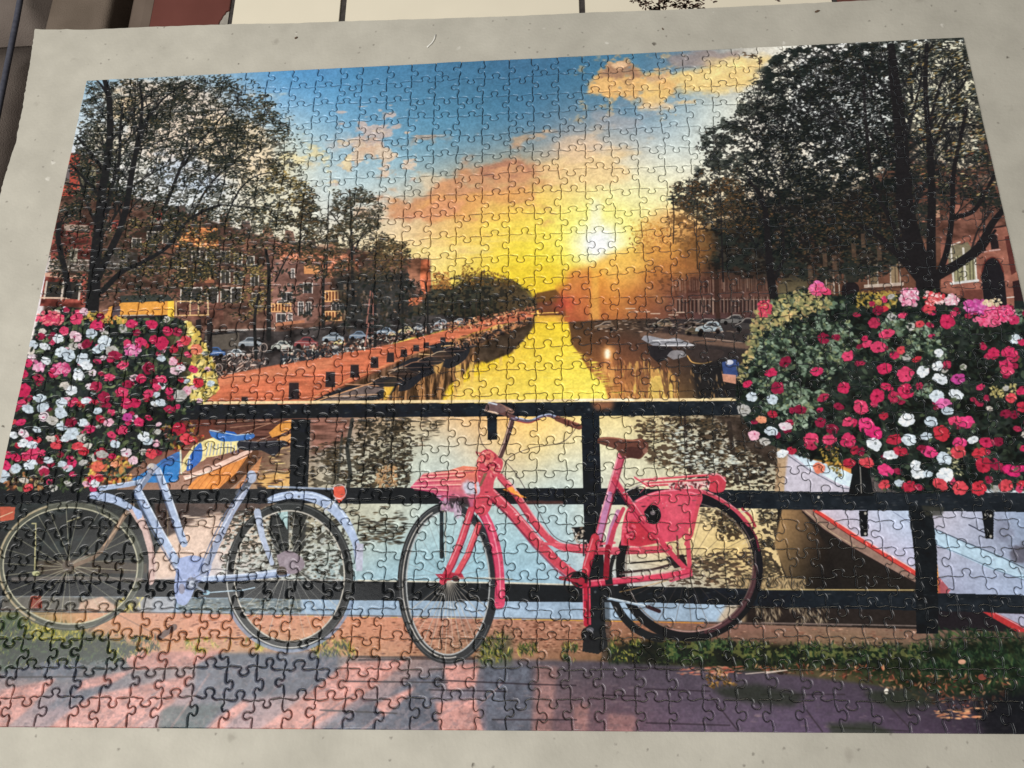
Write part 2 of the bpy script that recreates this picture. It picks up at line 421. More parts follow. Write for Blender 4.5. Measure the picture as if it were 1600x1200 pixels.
# the big orange bank of cloud
cloud([(596, 345), (625, 318), (665, 300), (690, 290), (735, 262), (775, 256), (795, 243), (822, 252), (845, 275), (835, 300), (800, 312), (740, 330), (700, 345), (650, 352), (610, 358)], (210, 146, 102), 16, N2, .47, 1.0, .92)
cloud([(640, 322), (700, 312), (760, 300), (820, 288), (850, 285), (840, 300), (790, 318), (720, 345), (660, 345)], (236, 170, 88), 12, N2, .5, .9, .8)
cloud([(740, 262), (790, 245), (822, 254), (835, 268), (800, 278), (760, 282)], (178, 120, 95), 8, N2, .55, .9, .75)
cloud([(765, 268), (800, 256), (832, 268), (815, 280), (780, 285)], (228, 162, 110), 6, N3, .55, .9, .7)
cloud([(610, 345), (680, 318), (730, 312), (720, 332), (650, 350)], (222, 148, 110), 10, N2, .52, .8, .7)
cloud([(840, 262), (900, 225), (960, 240), (1000, 262), (950, 285), (880, 290)], (242, 205, 140), 16, N2, .55, .9, .7)
cloud([(860, 222), (915, 210), (960, 232), (920, 248), (870, 245)], (232, 196, 158), 10, N2, .55, .9, .6)
for y, x0, x1, c in ((352, 760, 900, (250, 224, 85)), (375, 700, 880, (246, 214, 90)), (404, 820, 905, (248, 232, 60)), (420, 780, 900, (232, 196, 40)), (392, 640, 760, (246, 222, 130)), (412, 800, 880, (238, 200, 45))):
    cloud([(x0, y - 5), (x1, y - 7), (x1 + 10, y + 4), (x0 - 10, y + 6)], c, 7, NH, .5, .9, .55)
# upper right cloud and its long band
cloud([(1010, 118), (1070, 112), (1120, 98), (1190, 80), (1205, 92), (1185, 128), (1120, 138), (1070, 142), (1020, 150)], (244, 208, 128), 9, N2, .46, .7, .95)
cloud([(1050, 85), (1120, 78), (1175, 76), (1150, 92), (1090, 105), (1060, 105), (1040, 92)], (160, 138, 132), 7, N2, .5, .9, .7)
cloud([(1110, 105), (1190, 82), (1200, 95), (1140, 118), (1080, 128)], (250, 226, 150), 8, N2, .52, .8, .7)
cloud([(912, 132), (932, 118), (948, 104), (966, 99), (985, 101), (998, 112), (1030, 112), (1022, 120), (1045, 118), (1060, 130), (1040, 150), (1024, 166), (1000, 152), (960, 150), (940, 158), (930, 142)], (235, 184, 112), 8, N3, .46, .9)
cloud([(935, 116), (950, 104), (968, 99), (986, 101), (998, 113), (1020, 118), (1005, 124), (970, 120), (945, 122)], (160, 118, 96), 5, N3, .5, .8, .85)
cloud([(955, 102), (968, 98), (980, 100), (978, 105), (960, 107)], (240, 196, 150), 3, N3, .45, .6, .9)
cloud([(1000, 120), (1040, 116), (1050, 124), (1020, 130)], (205, 165, 130), 5, N3, .5, .8, .7)
cloud([(990, 165), (1060, 160), (1050, 172), (1010, 174)], (232, 202, 160), 6, N3, .45, .8, .8)
cloud([(1000, 130), (1034, 128), (1046, 150), (1020, 162), (1000, 150)], (246, 206, 120), 7, N3, .5, .7, .7)
cloud([(905, 152), (950, 170), (990, 185), (1040, 195), (1000, 205), (930, 190)], (175, 168, 170), 12, N2, .55, .9, .5)
# the sun and its glow
cloud([(880, 330), (985, 325), (1000, 420), (870, 425)], (250, 242, 120), 34, N1, .45, .1, .7)
cloud([(895, 350), (970, 345), (985, 400), (940, 420), (890, 405)], (250, 250, 200), 22, N1, .48, .1, .9)
cloud([(910, 364), (948, 352), (966, 378), (943, 406), (914, 398)], (240, 246, 240), 13, N1, .5, .05, .9)
cloud([(920, 370), (943, 366), (949, 385), (931, 397), (918, 390)], (250, 252, 255), 8, N1, .5, .05)
cloud([(924, 310), (938, 310), (940, 365), (922, 365)], (246, 246, 215), 8, N1, .45, .05, .7)

# -- far end of the canal, right-hand haze and houses
field([(890, 425, (226, 150, 52)), (930, 430, (228, 145, 48)), (960, 425, (236, 172, 62)), (1000, 415, (228, 150, 52)), (1050, 405, (178, 100, 46)), (1090, 400, (104, 68, 46)), (1070, 430, (120, 70, 46)), (890, 470, (190, 80, 50)), (930, 470, (215, 122, 55)), (1020, 440, (168, 96, 56)), (1150, 400, (58, 46, 40)), (1140, 440, (84, 58, 46)),
       (965, 470, (222, 130, 48)), (1000, 465, (176, 96, 58)), (1050, 450, (126, 76, 56)), (1100, 440, (92, 64, 54)), (1180, 420, (72, 56, 48)), (1050, 490, (104, 70, 58)), (1150, 480, (84, 62, 56)), (1000, 500, (140, 80, 50)), (930, 505, (165, 95, 55)), (1200, 470, (95, 62, 52))],
      [(886, 425), (905, 421), (925, 416), (960, 398), (1005, 392), (1060, 385), (1120, 350), (1210, 330), (1210, 520), (880, 512), (868, 450), (886, 444)], soft=7)
speck([(985, 385), (1060, 360), (1200, 330), (1210, 470), (1060, 470), (1010, 430)], (84, 54, 40), NL, .6, .55, 14); dabs([(985, 375), (1045, 350), (1070, 390), (1060, 420), (1010, 410)], 380, (1.8, 4.5), [(190, 116, 52), (150, 88, 44), (120, 72, 42)], a=(.4, .85), soft=6)
speck([(1050, 435), (1210, 430), (1210, 495), (1050, 495)], (70, 44, 38), NV, .55, .7, 3)
poly([(868, 452), (890, 442), (888, 425), (922, 416), (930, 500), (868, 492)], (196, 108, 64), .4, 10)
poly([(924, 418), (934, 418), (938, 500), (922, 500)], (246, 190, 70), .45, 4)
poly([(934, 400), (952, 400), (970, 500), (950, 500)], (248, 170, 70), .2, 8)
for i in range(46):
    x = 1052 + i * 3.6 + rng.uniform(-1, 1)
    if 1116 < x < 1126: continue
    for (ya, yb) in ((438, 456), (467, 490)):
        o = (x - 1052) * .03
        line([(x, ya - o + rng.uniform(-2, 2)), (x + .5, yb - o + rng.uniform(-3, 3))], rng.uniform(.8, 2.0), [(150, 116, 98), (126, 92, 78), (176, 146, 126), (52, 36, 34)][rng.integers(4)], rng.uniform(.3, .85))
poly([(1060, 458), (1210, 455), (1210, 463), (1060, 466)], (100, 66, 58), .7, 1)
for k in range(26): x = 1058 + k * 5.8; poly([(x, 468), (x + 3, 468), (x + 3, 488), (x, 488)], (40, 32, 32), .7); line([(x, 468), (x + 3, 468)], 1.2, (190, 168, 150), .6); line([(x + 3.4, 467), (x + 3.4, 488)], .9, (176, 150, 132), .6)
line([(1118, 400), (1122, 500)], 7, (62, 44, 38), .9); line([(1070, 380), (1076, 500)], 2, (90, 52, 40), .7)
cloud([(925, 412), (965, 392), (1040, 380), (1075, 372), (1060, 410), (990, 425), (930, 440)], (244, 196, 84), 13, N2, .5, .5, .6); cloud([(940, 400), (990, 395), (1010, 430), (960, 470)], (246, 200, 96), 22, N1, .5, .1, .4)
for k in range(5): a_ = math.radians(20 + k * 24); poly([(932, 385), (932 + 150 * math.cos(a_ - .05), 385 + 130 * math.sin(a_ - .05)), (932 + 150 * math.cos(a_ + .05), 385 + 130 * math.sin(a_ + .05))], (250, 206, 110), .12, 6)
# dark far trees
poly([(828, 470), (838, 458), (868, 452), (884, 470), (884, 494), (826, 494)], (110, 72, 40), .95, 2)
poly([(828, 474), (862, 470), (880, 480), (880, 492), (828, 492)], (120, 66, 48), .8, 2)
disc(882, 474, 14, 12, (216, 72, 58), .65, 9)

# -- left-hand houses
poly([(92, 235), (150, 245), (180, 300), (260, 322), (330, 345), (420, 372), (480, 385), (560, 390), (640, 404), (672, 404), (675, 480), (700, 500), (560, 560), (330, 590), (60, 560)], (108, 76, 64), 1, 3, N3, .4)
for k in range(12): x_ = 250 + k * 34; y_ = 322 + (x_ - 260) * .24 if x_ < 480 else 384 + (x_ - 480) * .1; poly([(x_ - 10, y_ + 8), (x_ - 8, y_ - rng.uniform(2, 12)), (x_ + 4, y_ - rng.uniform(2, 14)), (x_ + 8, y_ + 10)], [(120, 84, 70), (84, 60, 54), (150, 100, 76)][k % 3], .9)
for k in range(9): x_ = 255 + k * 40; poly([(x_, 345 + k * 6), (x_ + 22, 346 + k * 6), (x_ + 22, 470), (x_, 470)], [(150, 98, 76), (124, 86, 74), (96, 70, 62)][k % 3], .55, 2)
poly([(95, 236), (125, 240), (125, 300), (90, 300)], (190, 75, 60)); poly([(90, 290), (122, 292), (118, 306), (88, 306)], (212, 78, 58))
poly([(125, 250), (150, 262), (150, 300), (124, 300)], (150, 145, 110), .8)
poly([(98, 256), (110, 258), (108, 290), (92, 288)], (95, 110, 115), .8)
poly([(84, 345), (145, 345), (140, 420), (78, 420)], (128, 62, 55), 1, 0, N3, .5)
poly([(72, 426), (140, 428), (138, 480), (62, 478)], (140, 66, 56), 1, 0, N3, .4)
poly([(70, 426), (135, 432), (135, 437), (70, 432)], (215, 165, 140))
for x, w in ((85, 26), (112, 26)):
    poly([(x - 12, 440), (x + w - 12, 441), (x + w - 14, 468), (x - 16, 466)], (52, 48, 46)); line([(x - 12, 440), (x - 16, 466)], 3, (205, 190, 175)); line([(x + w - 12, 441), (x + w - 15, 468)], 3, (205, 190, 175))
line([(60, 465), (108, 466)], 2.5, (225, 190, 165))
poly([(76, 405), (140, 405), (138, 424), (74, 422)], (150, 140, 128), .8, 0, N3, .3)
for y in (406, 412, 418): line([(78, y), (140, y + 1)], 1.3, (215, 205, 195), .9)
poly([(110, 388), (122, 388), (120, 410), (108, 410)], (165, 160, 140), .9); poly([(100, 350), (140, 352), (140, 362), (100, 360)], (190, 178, 160), .75)
line([(112, 386), (106, 420)], 2.5, (205, 195, 185)); line([(78, 400), (74, 424)], 2.5, (215, 205, 195))
poly([(164, 388), (215, 395), (215, 425), (160, 420)], (95, 90, 86), .9, 0, N3, .4)
for y in (411, 417): line([(158, y), (210, y + 3)], 1.4, (205, 200, 195), .9)
poly([(176, 345), (188, 343), (188, 362), (175, 362)], (160, 70, 62), .9); line([(173, 344), (172, 364)], 2, (200, 190, 180)); line([(189, 344), (189, 362)], 2, (200, 190, 175))
poly([(234, 348), (246, 330), (268, 338), (270, 352)], (165, 160, 150), .9); poly([(240, 332), (252, 328), (256, 340), (246, 346)], (160, 62, 50)); poly([(262, 335), (282, 345), (280, 352), (265, 352)], (130, 82, 75), .9)
poly([(226, 352), (258, 352), (258, 362), (226, 362)], (45, 42, 42))
poly([(292, 356), (340, 356), (342, 388), (272, 386)], (196, 116, 66), 1, 0, N4, .6)
line([(292, 372), (345, 370)], 2, (60, 40, 30)); line([(276, 388), (320, 386)], 2, (225, 185, 150))
poly([(280, 386), (345, 388), (345, 412), (276, 412)], (84, 70, 62), 1, 0, N4, .5)
poly([(278, 418), (334, 418), (334, 438), (276, 438)], (58, 48, 42)); poly([(272, 436), (335, 434), (335, 442), (272, 444)], (165, 100, 72))
for x in (278, 292, 303, 316, 328): line([(x, 418), (x, 436)], 2.2, (205, 165, 115))
line([(268, 418), (290, 419)], 2.5, (225, 205, 175))
poly([(270, 444), (345, 442), (350, 500), (268, 500)], (120, 78, 66), 1, 0, N3, .35)
for x in (290, 306, 332, 368): 
    poly([(x - 7, 450), (x + 9, 449), (x + 8, 472), (x - 8, 473)], (66, 62, 60)); line([(x - 7, 450), (x - 8, 473)], 2, (222, 212, 200)); line([(x + 9, 449), (x + 8, 472)], 2, (222, 212, 200)); line([(x - 7, 450), (x + 9, 449)], 2, (215, 205, 195))
for y in (471, 493): line([(275, y), (326, y - 1)], 2, (232, 185, 120))
for x in (275, 297, 310, 325): line([(x, 471), (x, 492)], 1.8, (225, 190, 135))
poly([(186, 472), (272, 470), (272, 500), (188, 500)], (236, 158, 62)); poly([(262, 470), (272, 470), (272, 500), (262, 500)], (246, 200, 60)); poly([(170, 480), (176, 478), (176, 504), (164, 504)], (236, 158, 62))
poly([(175, 480), (188, 478), (187, 504), (174, 504)], (92, 74, 78)); poly([(188, 494), (262, 492), (262, 504), (188, 506)], (58, 48, 52)); line([(186, 493), (240, 492)], 1.5, (190, 180, 175))
poly([(188, 462), (262, 460), (272, 470), (188, 473)], (62, 66, 62))
for (x, y, w, h) in ((230, 362, 18, 18), (254, 362, 16, 18), (206, 372, 14, 16), (345, 392, 14, 18), (366, 396, 12, 18), (385, 400, 12, 18), (345, 422, 14, 20), (366, 424, 12, 20), (392, 428, 12, 18), (345, 452, 16, 20), (394, 458, 12, 20), (300, 392, 12, 16), (322, 394, 12, 16)):
    poly([(x, y), (x + w, y + 1), (x + w, y + h), (x, y + h)], (66, 64, 62)); line([(x, y), (x, y + h)], 1.8, (206, 196, 182)); line([(x + w, y), (x + w, y + h)], 1.8, (206, 196, 182)); line([(x + w / 2, y), (x + w / 2, y + h)], 1.1, (196, 184, 170), .8); line([(x, y), (x + w, y + 1)], 1.6, (200, 188, 174))
for y in (386, 416, 446): line([(335, y), (420, y + 3)], 2, (176, 124, 96), .8)
# middle blocks (orange brick, white windows, balconies)
poly([(430, 378), (480, 388), (540, 396), (560, 410), (560, 436), (440, 432)], (176, 108, 80), 1, 0, N4, .5)
poly([(420, 405), (500, 408), (520, 470), (490, 505), (418, 505)], (140, 98, 86), 1, 0, N3, .3)
poly([(475, 415), (500, 415), (500, 428), (475, 428)], (226, 150, 90))
for (x, y, w, h) in ((455, 420, 5, 14), (440, 457, 16, 14), (474, 442, 14, 16), (466, 472, 8, 20), (478, 472, 8, 20), (434, 470, 18, 16), (432, 490, 14, 14), (450, 490, 6, 14), (518, 474, 14, 10), (530, 474, 12, 10)):
    poly([(x, y), (x + w, y), (x + w, y + h), (x, y + h)], (62, 60, 62)); line([(x, y), (x, y + h)], 1.5, (220, 208, 198)); line([(x + w, y), (x + w, y + h)], 1.5, (220, 208, 198)); line([(x + w / 2, y), (x + w / 2, y + h)], 1, (205, 190, 180), .8); line([(x, y), (x + w, y)], 1.5, (210, 200, 190))
for (x0, x1, y0, y1) in ((508, 538, 455, 470), (508, 540, 487, 500), (424, 455, 475, 486)):
    poly([(x0, y0), (x1, y0 - 1), (x1, y1), (x0, y1 + 1)], (120, 66, 46))
    for x in np.arange(x0, x1 + 1, 5): line([(x, y0), (x, y1)], 2, (240, 178, 110))
    line([(x0 - 2, y0), (x1 + 2, y0 - 1)], 2, (240, 185, 120)); line([(x0 - 1, y1 + 1), (x1 + 1, y1)], 2, (236, 172, 108))
poly([(429, 504), (476, 500), (476, 504), (430, 510)], (190, 120, 86)); line([(429, 505), (429, 530)], 1.5, (205, 180, 160))
poly([(520, 425), (640, 425), (655, 480), (640, 520), (540, 520)], (46, 50, 50), .85, 6, N2, .4)
poly([(634, 405), (658, 403), (658, 440), (640, 440)], (126, 82, 62), 1, 0, N3, .4); poly([(658, 404), (671, 406), (676, 480), (664, 480), (656, 440)], (176, 92, 60), 1, 0, N3, .4)
poly([(638, 466), (660, 464), (660, 476), (638, 478)], (206, 110, 72)); poly([(664, 462), (675, 462), (675, 480), (664, 480)], (206, 106, 70))
for k in range(34): x_ = rng.uniform(536, 640); y_ = rng.uniform(440, 512); poly([(x_, y_), (x_ + 4, y_), (x_ + 4, y_ + 8), (x_, y_ + 8)], [(120, 96, 84), (84, 74, 70), (170, 140, 116)][k % 3], .55)
dabs([(530, 430), (650, 430), (660, 515), (540, 520)], 260, (1.8, 5), [(34, 38, 38), (70, 60, 48), (120, 88, 66)], a=(.4, .8))
# trees at the end, left bank
poly([(672, 452), (690, 440), (706, 450), (722, 440), (752, 434), (790, 440), (812, 446), (826, 458), (838, 470), (836, 494), (780, 500), (700, 512), (650, 530), (640, 490), (660, 470)], (50, 52, 46), .97, 4, N2, .3)
poly([(770, 440), (800, 442), (830, 462), (836, 490), (800, 496), (775, 480)], (96, 74, 48), .7, 7, N2, .3)
speck([(672, 448), (752, 432), (812, 444), (838, 470), (836, 496), (700, 514), (650, 530), (645, 480)], (84, 70, 50), NL, .6, .6, 4); speck([(672, 448), (752, 432), (838, 470), (836, 496), (700, 514), (650, 530)], (30, 32, 32), NLb, .6, .7, 4)
for k in range(16): x_ = 690 + k * 9; line([(x_, 470 + rng.uniform(-10, 5)), (x_ + 1, 512 - k * 1.2)], rng.uniform(1, 2), (66, 52, 42), .6)
dabs([(700, 436), (800, 436), (832, 462), (826, 452), (760, 428), (715, 430)], 320, (1.8, 4), [(64, 58, 42), (110, 88, 50), (44, 44, 38)], a=(.5, .9))
dabs([(676, 425), (700, 425), (706, 452), (676, 452)], 260, (2, 4.5), [(176, 108, 48), (120, 80, 45), (196, 130, 60)], a=(.5, .9))
dabs([(722, 412), (745, 418), (790, 430), (812, 446), (740, 446), (722, 436)], 330, (2, 4.5), [(150, 102, 42), (110, 78, 38), (96, 66, 36)], a=(.4, .9))
dabs([(740, 432), (800, 436), (830, 460), (760, 450), (690, 455), (700, 445)], 240, (2, 4), [(70, 58, 42), (110, 84, 48)], a=(.5, .9))

# -- street, cars, bicycles of the left bank
poly([(330, 590), (395, 577), (450, 566), (500, 556), (560, 548), (620, 536), (690, 518), (740, 506), (800, 488), (836, 486), (832, 498), (790, 506), (740, 520), (700, 535), (640, 560), (590, 585), (540, 605), (490, 632), (320, 634), (330, 600)], (206, 108, 74), 1, .6, NH, .14)
poly([(330, 590), (395, 580), (470, 568), (520, 560), (520, 575), (430, 590), (330, 606)], (222, 136, 96), .6, 5)
dabs([(335, 592), (520, 560), (640, 545), (560, 600), (490, 630), (330, 632)], 420, (2, 7), [(176, 84, 58), (228, 140, 100), (150, 76, 56)], ang=(-14, 6), asp=(.2, .35), a=(.2, .55))
line([(470, 634), (505, 612), (545, 592), (600, 572), (650, 552), (700, 534), (760, 516)], 2, (226, 150, 96), .7); line([(475, 636), (510, 616), (560, 592), (640, 560)], 1.2, (92, 52, 40), .8)
poly([(320, 520), (375, 515), (440, 518), (560, 500), (690, 492), (760, 500), (800, 490), (690, 516), (620, 533), (540, 550), (400, 576), (330, 590), (315, 560)], (58, 54, 54), .95, 2, N3, .4)
poly([(320, 525), (374, 520), (374, 545), (320, 548)], (92, 84, 76), 1, 1); line([(322, 516), (430, 514)], 2, (196, 190, 182), .8)
for (x, y, w, c) in ((335, 550, 34, (70, 108, 172)), (368, 552, 30, (210, 220, 225)), (390, 535, 36, (150, 160, 170)), (440, 540, 34, (196, 200, 190)), (478, 535, 38, (150, 70, 72)), (520, 527, 34, (150, 165, 178)), (530, 535, 18, (236, 215, 120)), (560, 524, 30, (120, 140, 165)), (602, 518, 30, (140, 160, 180)),
                     (635, 516, 26, (226, 205, 140)), (655, 512, 20, (150, 160, 170)), (690, 505, 26, (165, 175, 185)), (718, 502, 20, (190, 195, 200)), (612, 522, 12, (236, 210, 130))):
    h = w * .22
    poly(smooth([(x - w / 2, y + h * .7), (x - w * .45, y), (x - w * .22, y - h * .5), (x - w * .1, y - h), (x + w * .18, y - h), (x + w * .34, y - h * .3), (x + w / 2, y), (x + w / 2, y + h * .7)], 4), c, .92)
    poly([(x - w * .2, y - h * .35), (x - w * .08, y - h * .85), (x + w * .14, y - h * .85), (x + w * .26, y - h * .25)], (48, 54, 62), .75)
    line([(x - w * .45, y), (x + w * .45, y + 1)], 1, (232, 228, 220), .6); disc(x - w * .3, y + h * .7, h * .45, h * .45, (32, 30, 32)); disc(x + w * .3, y + h * .7, h * .45, h * .45, (32, 30, 32))
poly([(438, 552), (500, 545), (540, 545), (520, 556), (450, 568), (438, 570)], (48, 52, 58), .95, 1)
dabs([(330, 560), (400, 545), (420, 570), (340, 590)], 150, (3, 9), [(196, 160, 140), (130, 80, 62), (60, 46, 44), (226, 200, 185)], asp=(.15, .3), a=(.5, 1))
dabs([(440, 545), (560, 528), (690, 505), (745, 500), (690, 517), (600, 540), (540, 552), (440, 570)], 560, (2, 7), [(206, 168, 145), (120, 74, 60), (44, 38, 40), (44, 38, 40), (232, 222, 205), (150, 96, 74), (170, 175, 180)], asp=(.2, .5), a=(.5, 1))
dabs([(700, 505), (760, 492), (836, 478), (836, 490), (760, 510), (700, 520)], 330, (2, 6), [(190, 112, 78), (120, 66, 50), (60, 44, 40), (226, 160, 110)], a=(.5, 1))
for x, y in ((342, 575), (383, 560), (400, 548), (412, 543), (445, 545)): arc(x, y, 5.5, 6.5, 1.3, (205, 180, 165), a=.8, n=20)
for (x, ya, yb, w) in ((579, 455, 505, 2), (576, 505, 540, 2), (584, 505, 540, 2), (582, 450, 530, 2)): line([(x, ya), (x + (3 if x > 580 else -6), yb)], w, (176, 110, 96), .9)
for y in (462, 475, 490, 505, 520): line([(572, y), (588, y)], 1.2, (170, 110, 98), .7)
for x in (310, 327): poly([(x - 4, 500), (x + 4, 498), (x + 5, 550), (x - 3, 555)], (42, 38, 38), .95)

# -- canal: yellow mirror, boats on both banks
field([(840, 500, (236, 196, 40)), (870, 510, (240, 206, 42)), (850, 530, (240, 208, 48)), (890, 545, (244, 214, 55)), (830, 560, (240, 206, 62)), (880, 580, (246, 220, 70)), (920, 600, (248, 228, 85)), (780, 600, (240, 205, 70)), (740, 620, (240, 205, 95)), (850, 622, (246, 222, 80)), (940, 625, (248, 230, 90)), (800, 575, (238, 200, 60))],
      [(830, 503), (888, 503), (892, 535), (905, 552), (918, 575), (945, 600), (955, 630), (690, 632), (720, 600), (770, 575), (800, 555), (826, 520)], soft=1.5)
dabs([(700, 590), (790, 560), (890, 540), (940, 625), (700, 630)], 240, (6, 18), [(250, 232, 110), (228, 186, 50), (244, 216, 70)], ang=(-3, 3), asp=(.06, .12), a=(.2, .5))
line([(840, 486), (842, 500)], 3, (250, 190, 70)); line([(830, 490), (872, 488)], 1.6, (250, 190, 90)); line([(830, 496), (890, 494)], 1.2, (196, 130, 70))
poly([(836, 494), (880, 492), (882, 502), (836, 503)], (232, 176, 60), .6, 1)
# left boats / reflection
poly([(480, 632), (530, 606), (590, 580), (640, 556), (690, 538), (740, 522), (790, 506), (836, 496), (834, 510), (818, 530), (800, 552), (770, 560), (735, 572), (720, 590), (700, 604), (688, 632)], (92, 66, 50), .97, 3, NV, .45)
speck([(690, 560), (800, 545), (760, 580), (725, 604), (705, 632), (560, 632), (600, 600)], (196, 136, 80), NV, .54, .75, 5); speck([(700, 570), (820, 540), (770, 585), (730, 610), (700, 632)], (236, 196, 84), NV, .6, .7, 8); dabs([(690, 560), (800, 545), (760, 575), (720, 600), (700, 630), (560, 630), (600, 600)], 200, (4, 11), [(206, 146, 86), (60, 46, 38), (176, 120, 76), (40, 34, 34)], ang=(80, 100), asp=(.12, .25), a=(.3, .7))
poly([(745, 545), (790, 520), (834, 500), (832, 512), (816, 534), (796, 552), (760, 568), (748, 560)], (64, 52, 42), .93, 2, N3, .3)
for p in ([(480, 630), (540, 605), (600, 598), (620, 600), (600, 622), (520, 632)], [(614, 575), (650, 558), (676, 572), (680, 582), (650, 592), (622, 588)], [(670, 540), (700, 534), (732, 540), (728, 560), (705, 575), (690, 572)], [(626, 590), (660, 588), (640, 608), (622, 612)]):
    poly(smooth(p, 4), (40, 42, 48), .95, 1)
poly(smooth([(500, 628), (560, 604), (596, 606), (610, 598), (580, 618), (540, 628)], 4), (130, 110, 104), .8, 1)
poly([(600, 596), (622, 588), (616, 604), (606, 622), (600, 626)], (246, 190, 60), .9, 2); poly([(676, 555), (694, 552), (692, 570), (684, 585), (678, 580)], (226, 170, 90), .85, 2)
for a_, b_, c_ in (((490, 628), (600, 592), (232, 165, 110)), ((540, 600), (610, 604), (210, 150, 110)), ((612, 578), (668, 560), (150, 120, 100)), ((620, 580), (640, 578), (215, 205, 190)), ((655, 553), (694, 556), (236, 190, 130)), ((690, 541), (732, 537), (236, 186, 120)), ((740, 522), (782, 512), (220, 140, 90)), ((505, 620), (590, 616), (216, 170, 130))):
    line([a_, b_], 1.8, c_, .9)
poly(smooth([(764, 512), (782, 506), (786, 512), (774, 516)], 4), (236, 180, 100), .95)
for k in range(13):
    f_ = k / 12.0; x_ = 604 + 222 * f_ ** .85; y_ = 598 - 100 * f_ ** .8; s_ = 34 * (1 - f_) + 8 * f_
    poly(smooth([(x_ - s_ * .7, y_ - s_ * .05), (x_ - s_ * .2, y_ - s_ * .28), (x_ + s_ * .5, y_ - s_ * .26), (x_ + s_ * .8, y_ - s_ * .1), (x_ + s_ * .45, y_ + s_ * .16), (x_ - s_ * .3, y_ + s_ * .18)], 4), [(42, 42, 46), (58, 48, 44), (36, 36, 40)][k % 3], .92)
    line(smooth([(x_ - s_ * .7, y_ - s_ * .05), (x_ - s_ * .2, y_ - s_ * .28), (x_ + s_ * .5, y_ - s_ * .26), (x_ + s_ * .8, y_ - s_ * .1)], 4), 1.3, [(196, 146, 110), (216, 186, 150), (176, 120, 90)][k % 3], .85); line([(x_ - s_ * .6, y_ + s_ * .02), (x_ + s_ * .7, y_ - s_ * .02)], 1, (150, 110, 90), .6)
    if k % 2: line([(x_, y_ - s_ * .2), (x_ + 1, y_ - s_ * .75)], 1.6, (44, 38, 38), .9)
for (x_, y_, s_, c_) in ((930, 520, 16, (70, 58, 52)), (962, 527, 20, (56, 50, 50)), (990, 522, 18, (84, 70, 62)), (1000, 545, 22, (46, 42, 44)), (1100, 590, 34, (40, 38, 42)), (1130, 600, 30, (52, 46, 46)), (1070, 575, 26, (48, 44, 46)), (1150, 545, 26, (62, 54, 52))):
    poly(smooth([(x_ - s_ * .8, y_ - s_ * .1), (x_ - s_ * .2, y_ - s_ * .3), (x_ + s_ * .6, y_ - s_ * .25), (x_ + s_ * .9, y_), (x_ + s_ * .4, y_ + s_ * .2), (x_ - s_ * .4, y_ + s_ * .2)], 4), c_, .9); line(smooth([(x_ - s_ * .8, y_ - s_ * .1), (x_ - s_ * .2, y_ - s_ * .3), (x_ + s_ * .6, y_ - s_ * .25), (x_ + s_ * .9, y_)], 4), 1.2, (170, 146, 126), .7)
dabs([(700, 530), (760, 516), (830, 498), (826, 508), (770, 530), (720, 545)], 200, (3, 8), [(226, 150, 90), (60, 44, 38), (40, 34, 34), (190, 120, 80)], asp=(.2, .4), a=(.5, .9))
for x, yb, h in ((382, 632, 12), (459, 624, 26), (516, 605, 24), (554, 590, 20), (585, 575, 17), (610, 566, 15), (631, 558, 12), (650, 549, 10), (666, 544, 9), (692, 535, 8)):
    w = 3 + h * .2
    poly([(x - w, yb), (x - w + 1, yb - h), (x + w - .5, yb - h), (x + w, yb)], (52, 44, 46)); line([(x - w + 1, yb - h), (x + w - .5, yb - h)], 1, (120, 84, 74), .8)
# right bank, boats, cars and the dark water
field([(900, 515, (98, 66, 42)), (940, 520, (92, 66, 48)), (1000, 520, (72, 58, 50)), (1100, 520, (62, 54, 52)), (1180, 520, (70, 58, 52)), (905, 545, (90, 64, 42)), (960, 560, (130, 70, 45)), (1010, 560, (92, 60, 46)), (1100, 560, (52, 46, 46)), (1180, 580, (44, 40, 40)), (945, 590, (190, 110, 60)), (1000, 590, (150, 90, 60)), (1060, 590, (80, 58, 44)), (970, 625, (220, 150, 70)), (1040, 625, (150, 110, 60)), (1120, 620, (50, 44, 42)), (1190, 620, (40, 36, 36))],
      [(889, 503), (930, 500), (1210, 497), (1210, 632), (952, 632), (945, 602), (920, 577), (906, 554), (893, 537)], soft=1)
speck([(915, 575), (1000, 565), (1055, 585), (1065, 630), (955, 630), (945, 600)], (226, 166, 84), NV, .5, .75, 5); speck([(960, 600), (1050, 590), (1060, 630), (960, 630)], (70, 48, 38), NV, .58, .8, 4); dabs([(915, 570), (1000, 560), (1060, 580), (1070, 628), (955, 630), (945, 600)], 220, (3, 10), [(220, 160, 80), (206, 130, 78), (84, 54, 40), (60, 42, 36), (232, 190, 92), (120, 74, 52)], ang=(78, 102), asp=(.14, .3), a=(.3, .8))
speck([(968, 600), (1035, 588), (1050, 604), (1050, 630), (965, 630)], (240, 200, 92), NV, .52, .8, 4)
for y in np.arange(548, 612, 3.5): 
    x = 893 + (y - 535) * .85; dabs([(x - 6, y), (x + 10, y - 1), (x + 10, y + 3), (x - 6, y + 3)], 4, (5, 14), [(246, 214, 70), (150, 96, 50)], ang=(-2, 2), asp=(.1, .2), a=(.5, .9))
disc(951, 552, 10, 13, (250, 170, 90), .8, 6); disc(949, 553, 4.5, 8, (255, 244, 215), 1, 3); poly([(944, 560), (958, 560), (960, 590), (946, 590)], (240, 150, 80), .4, 5)
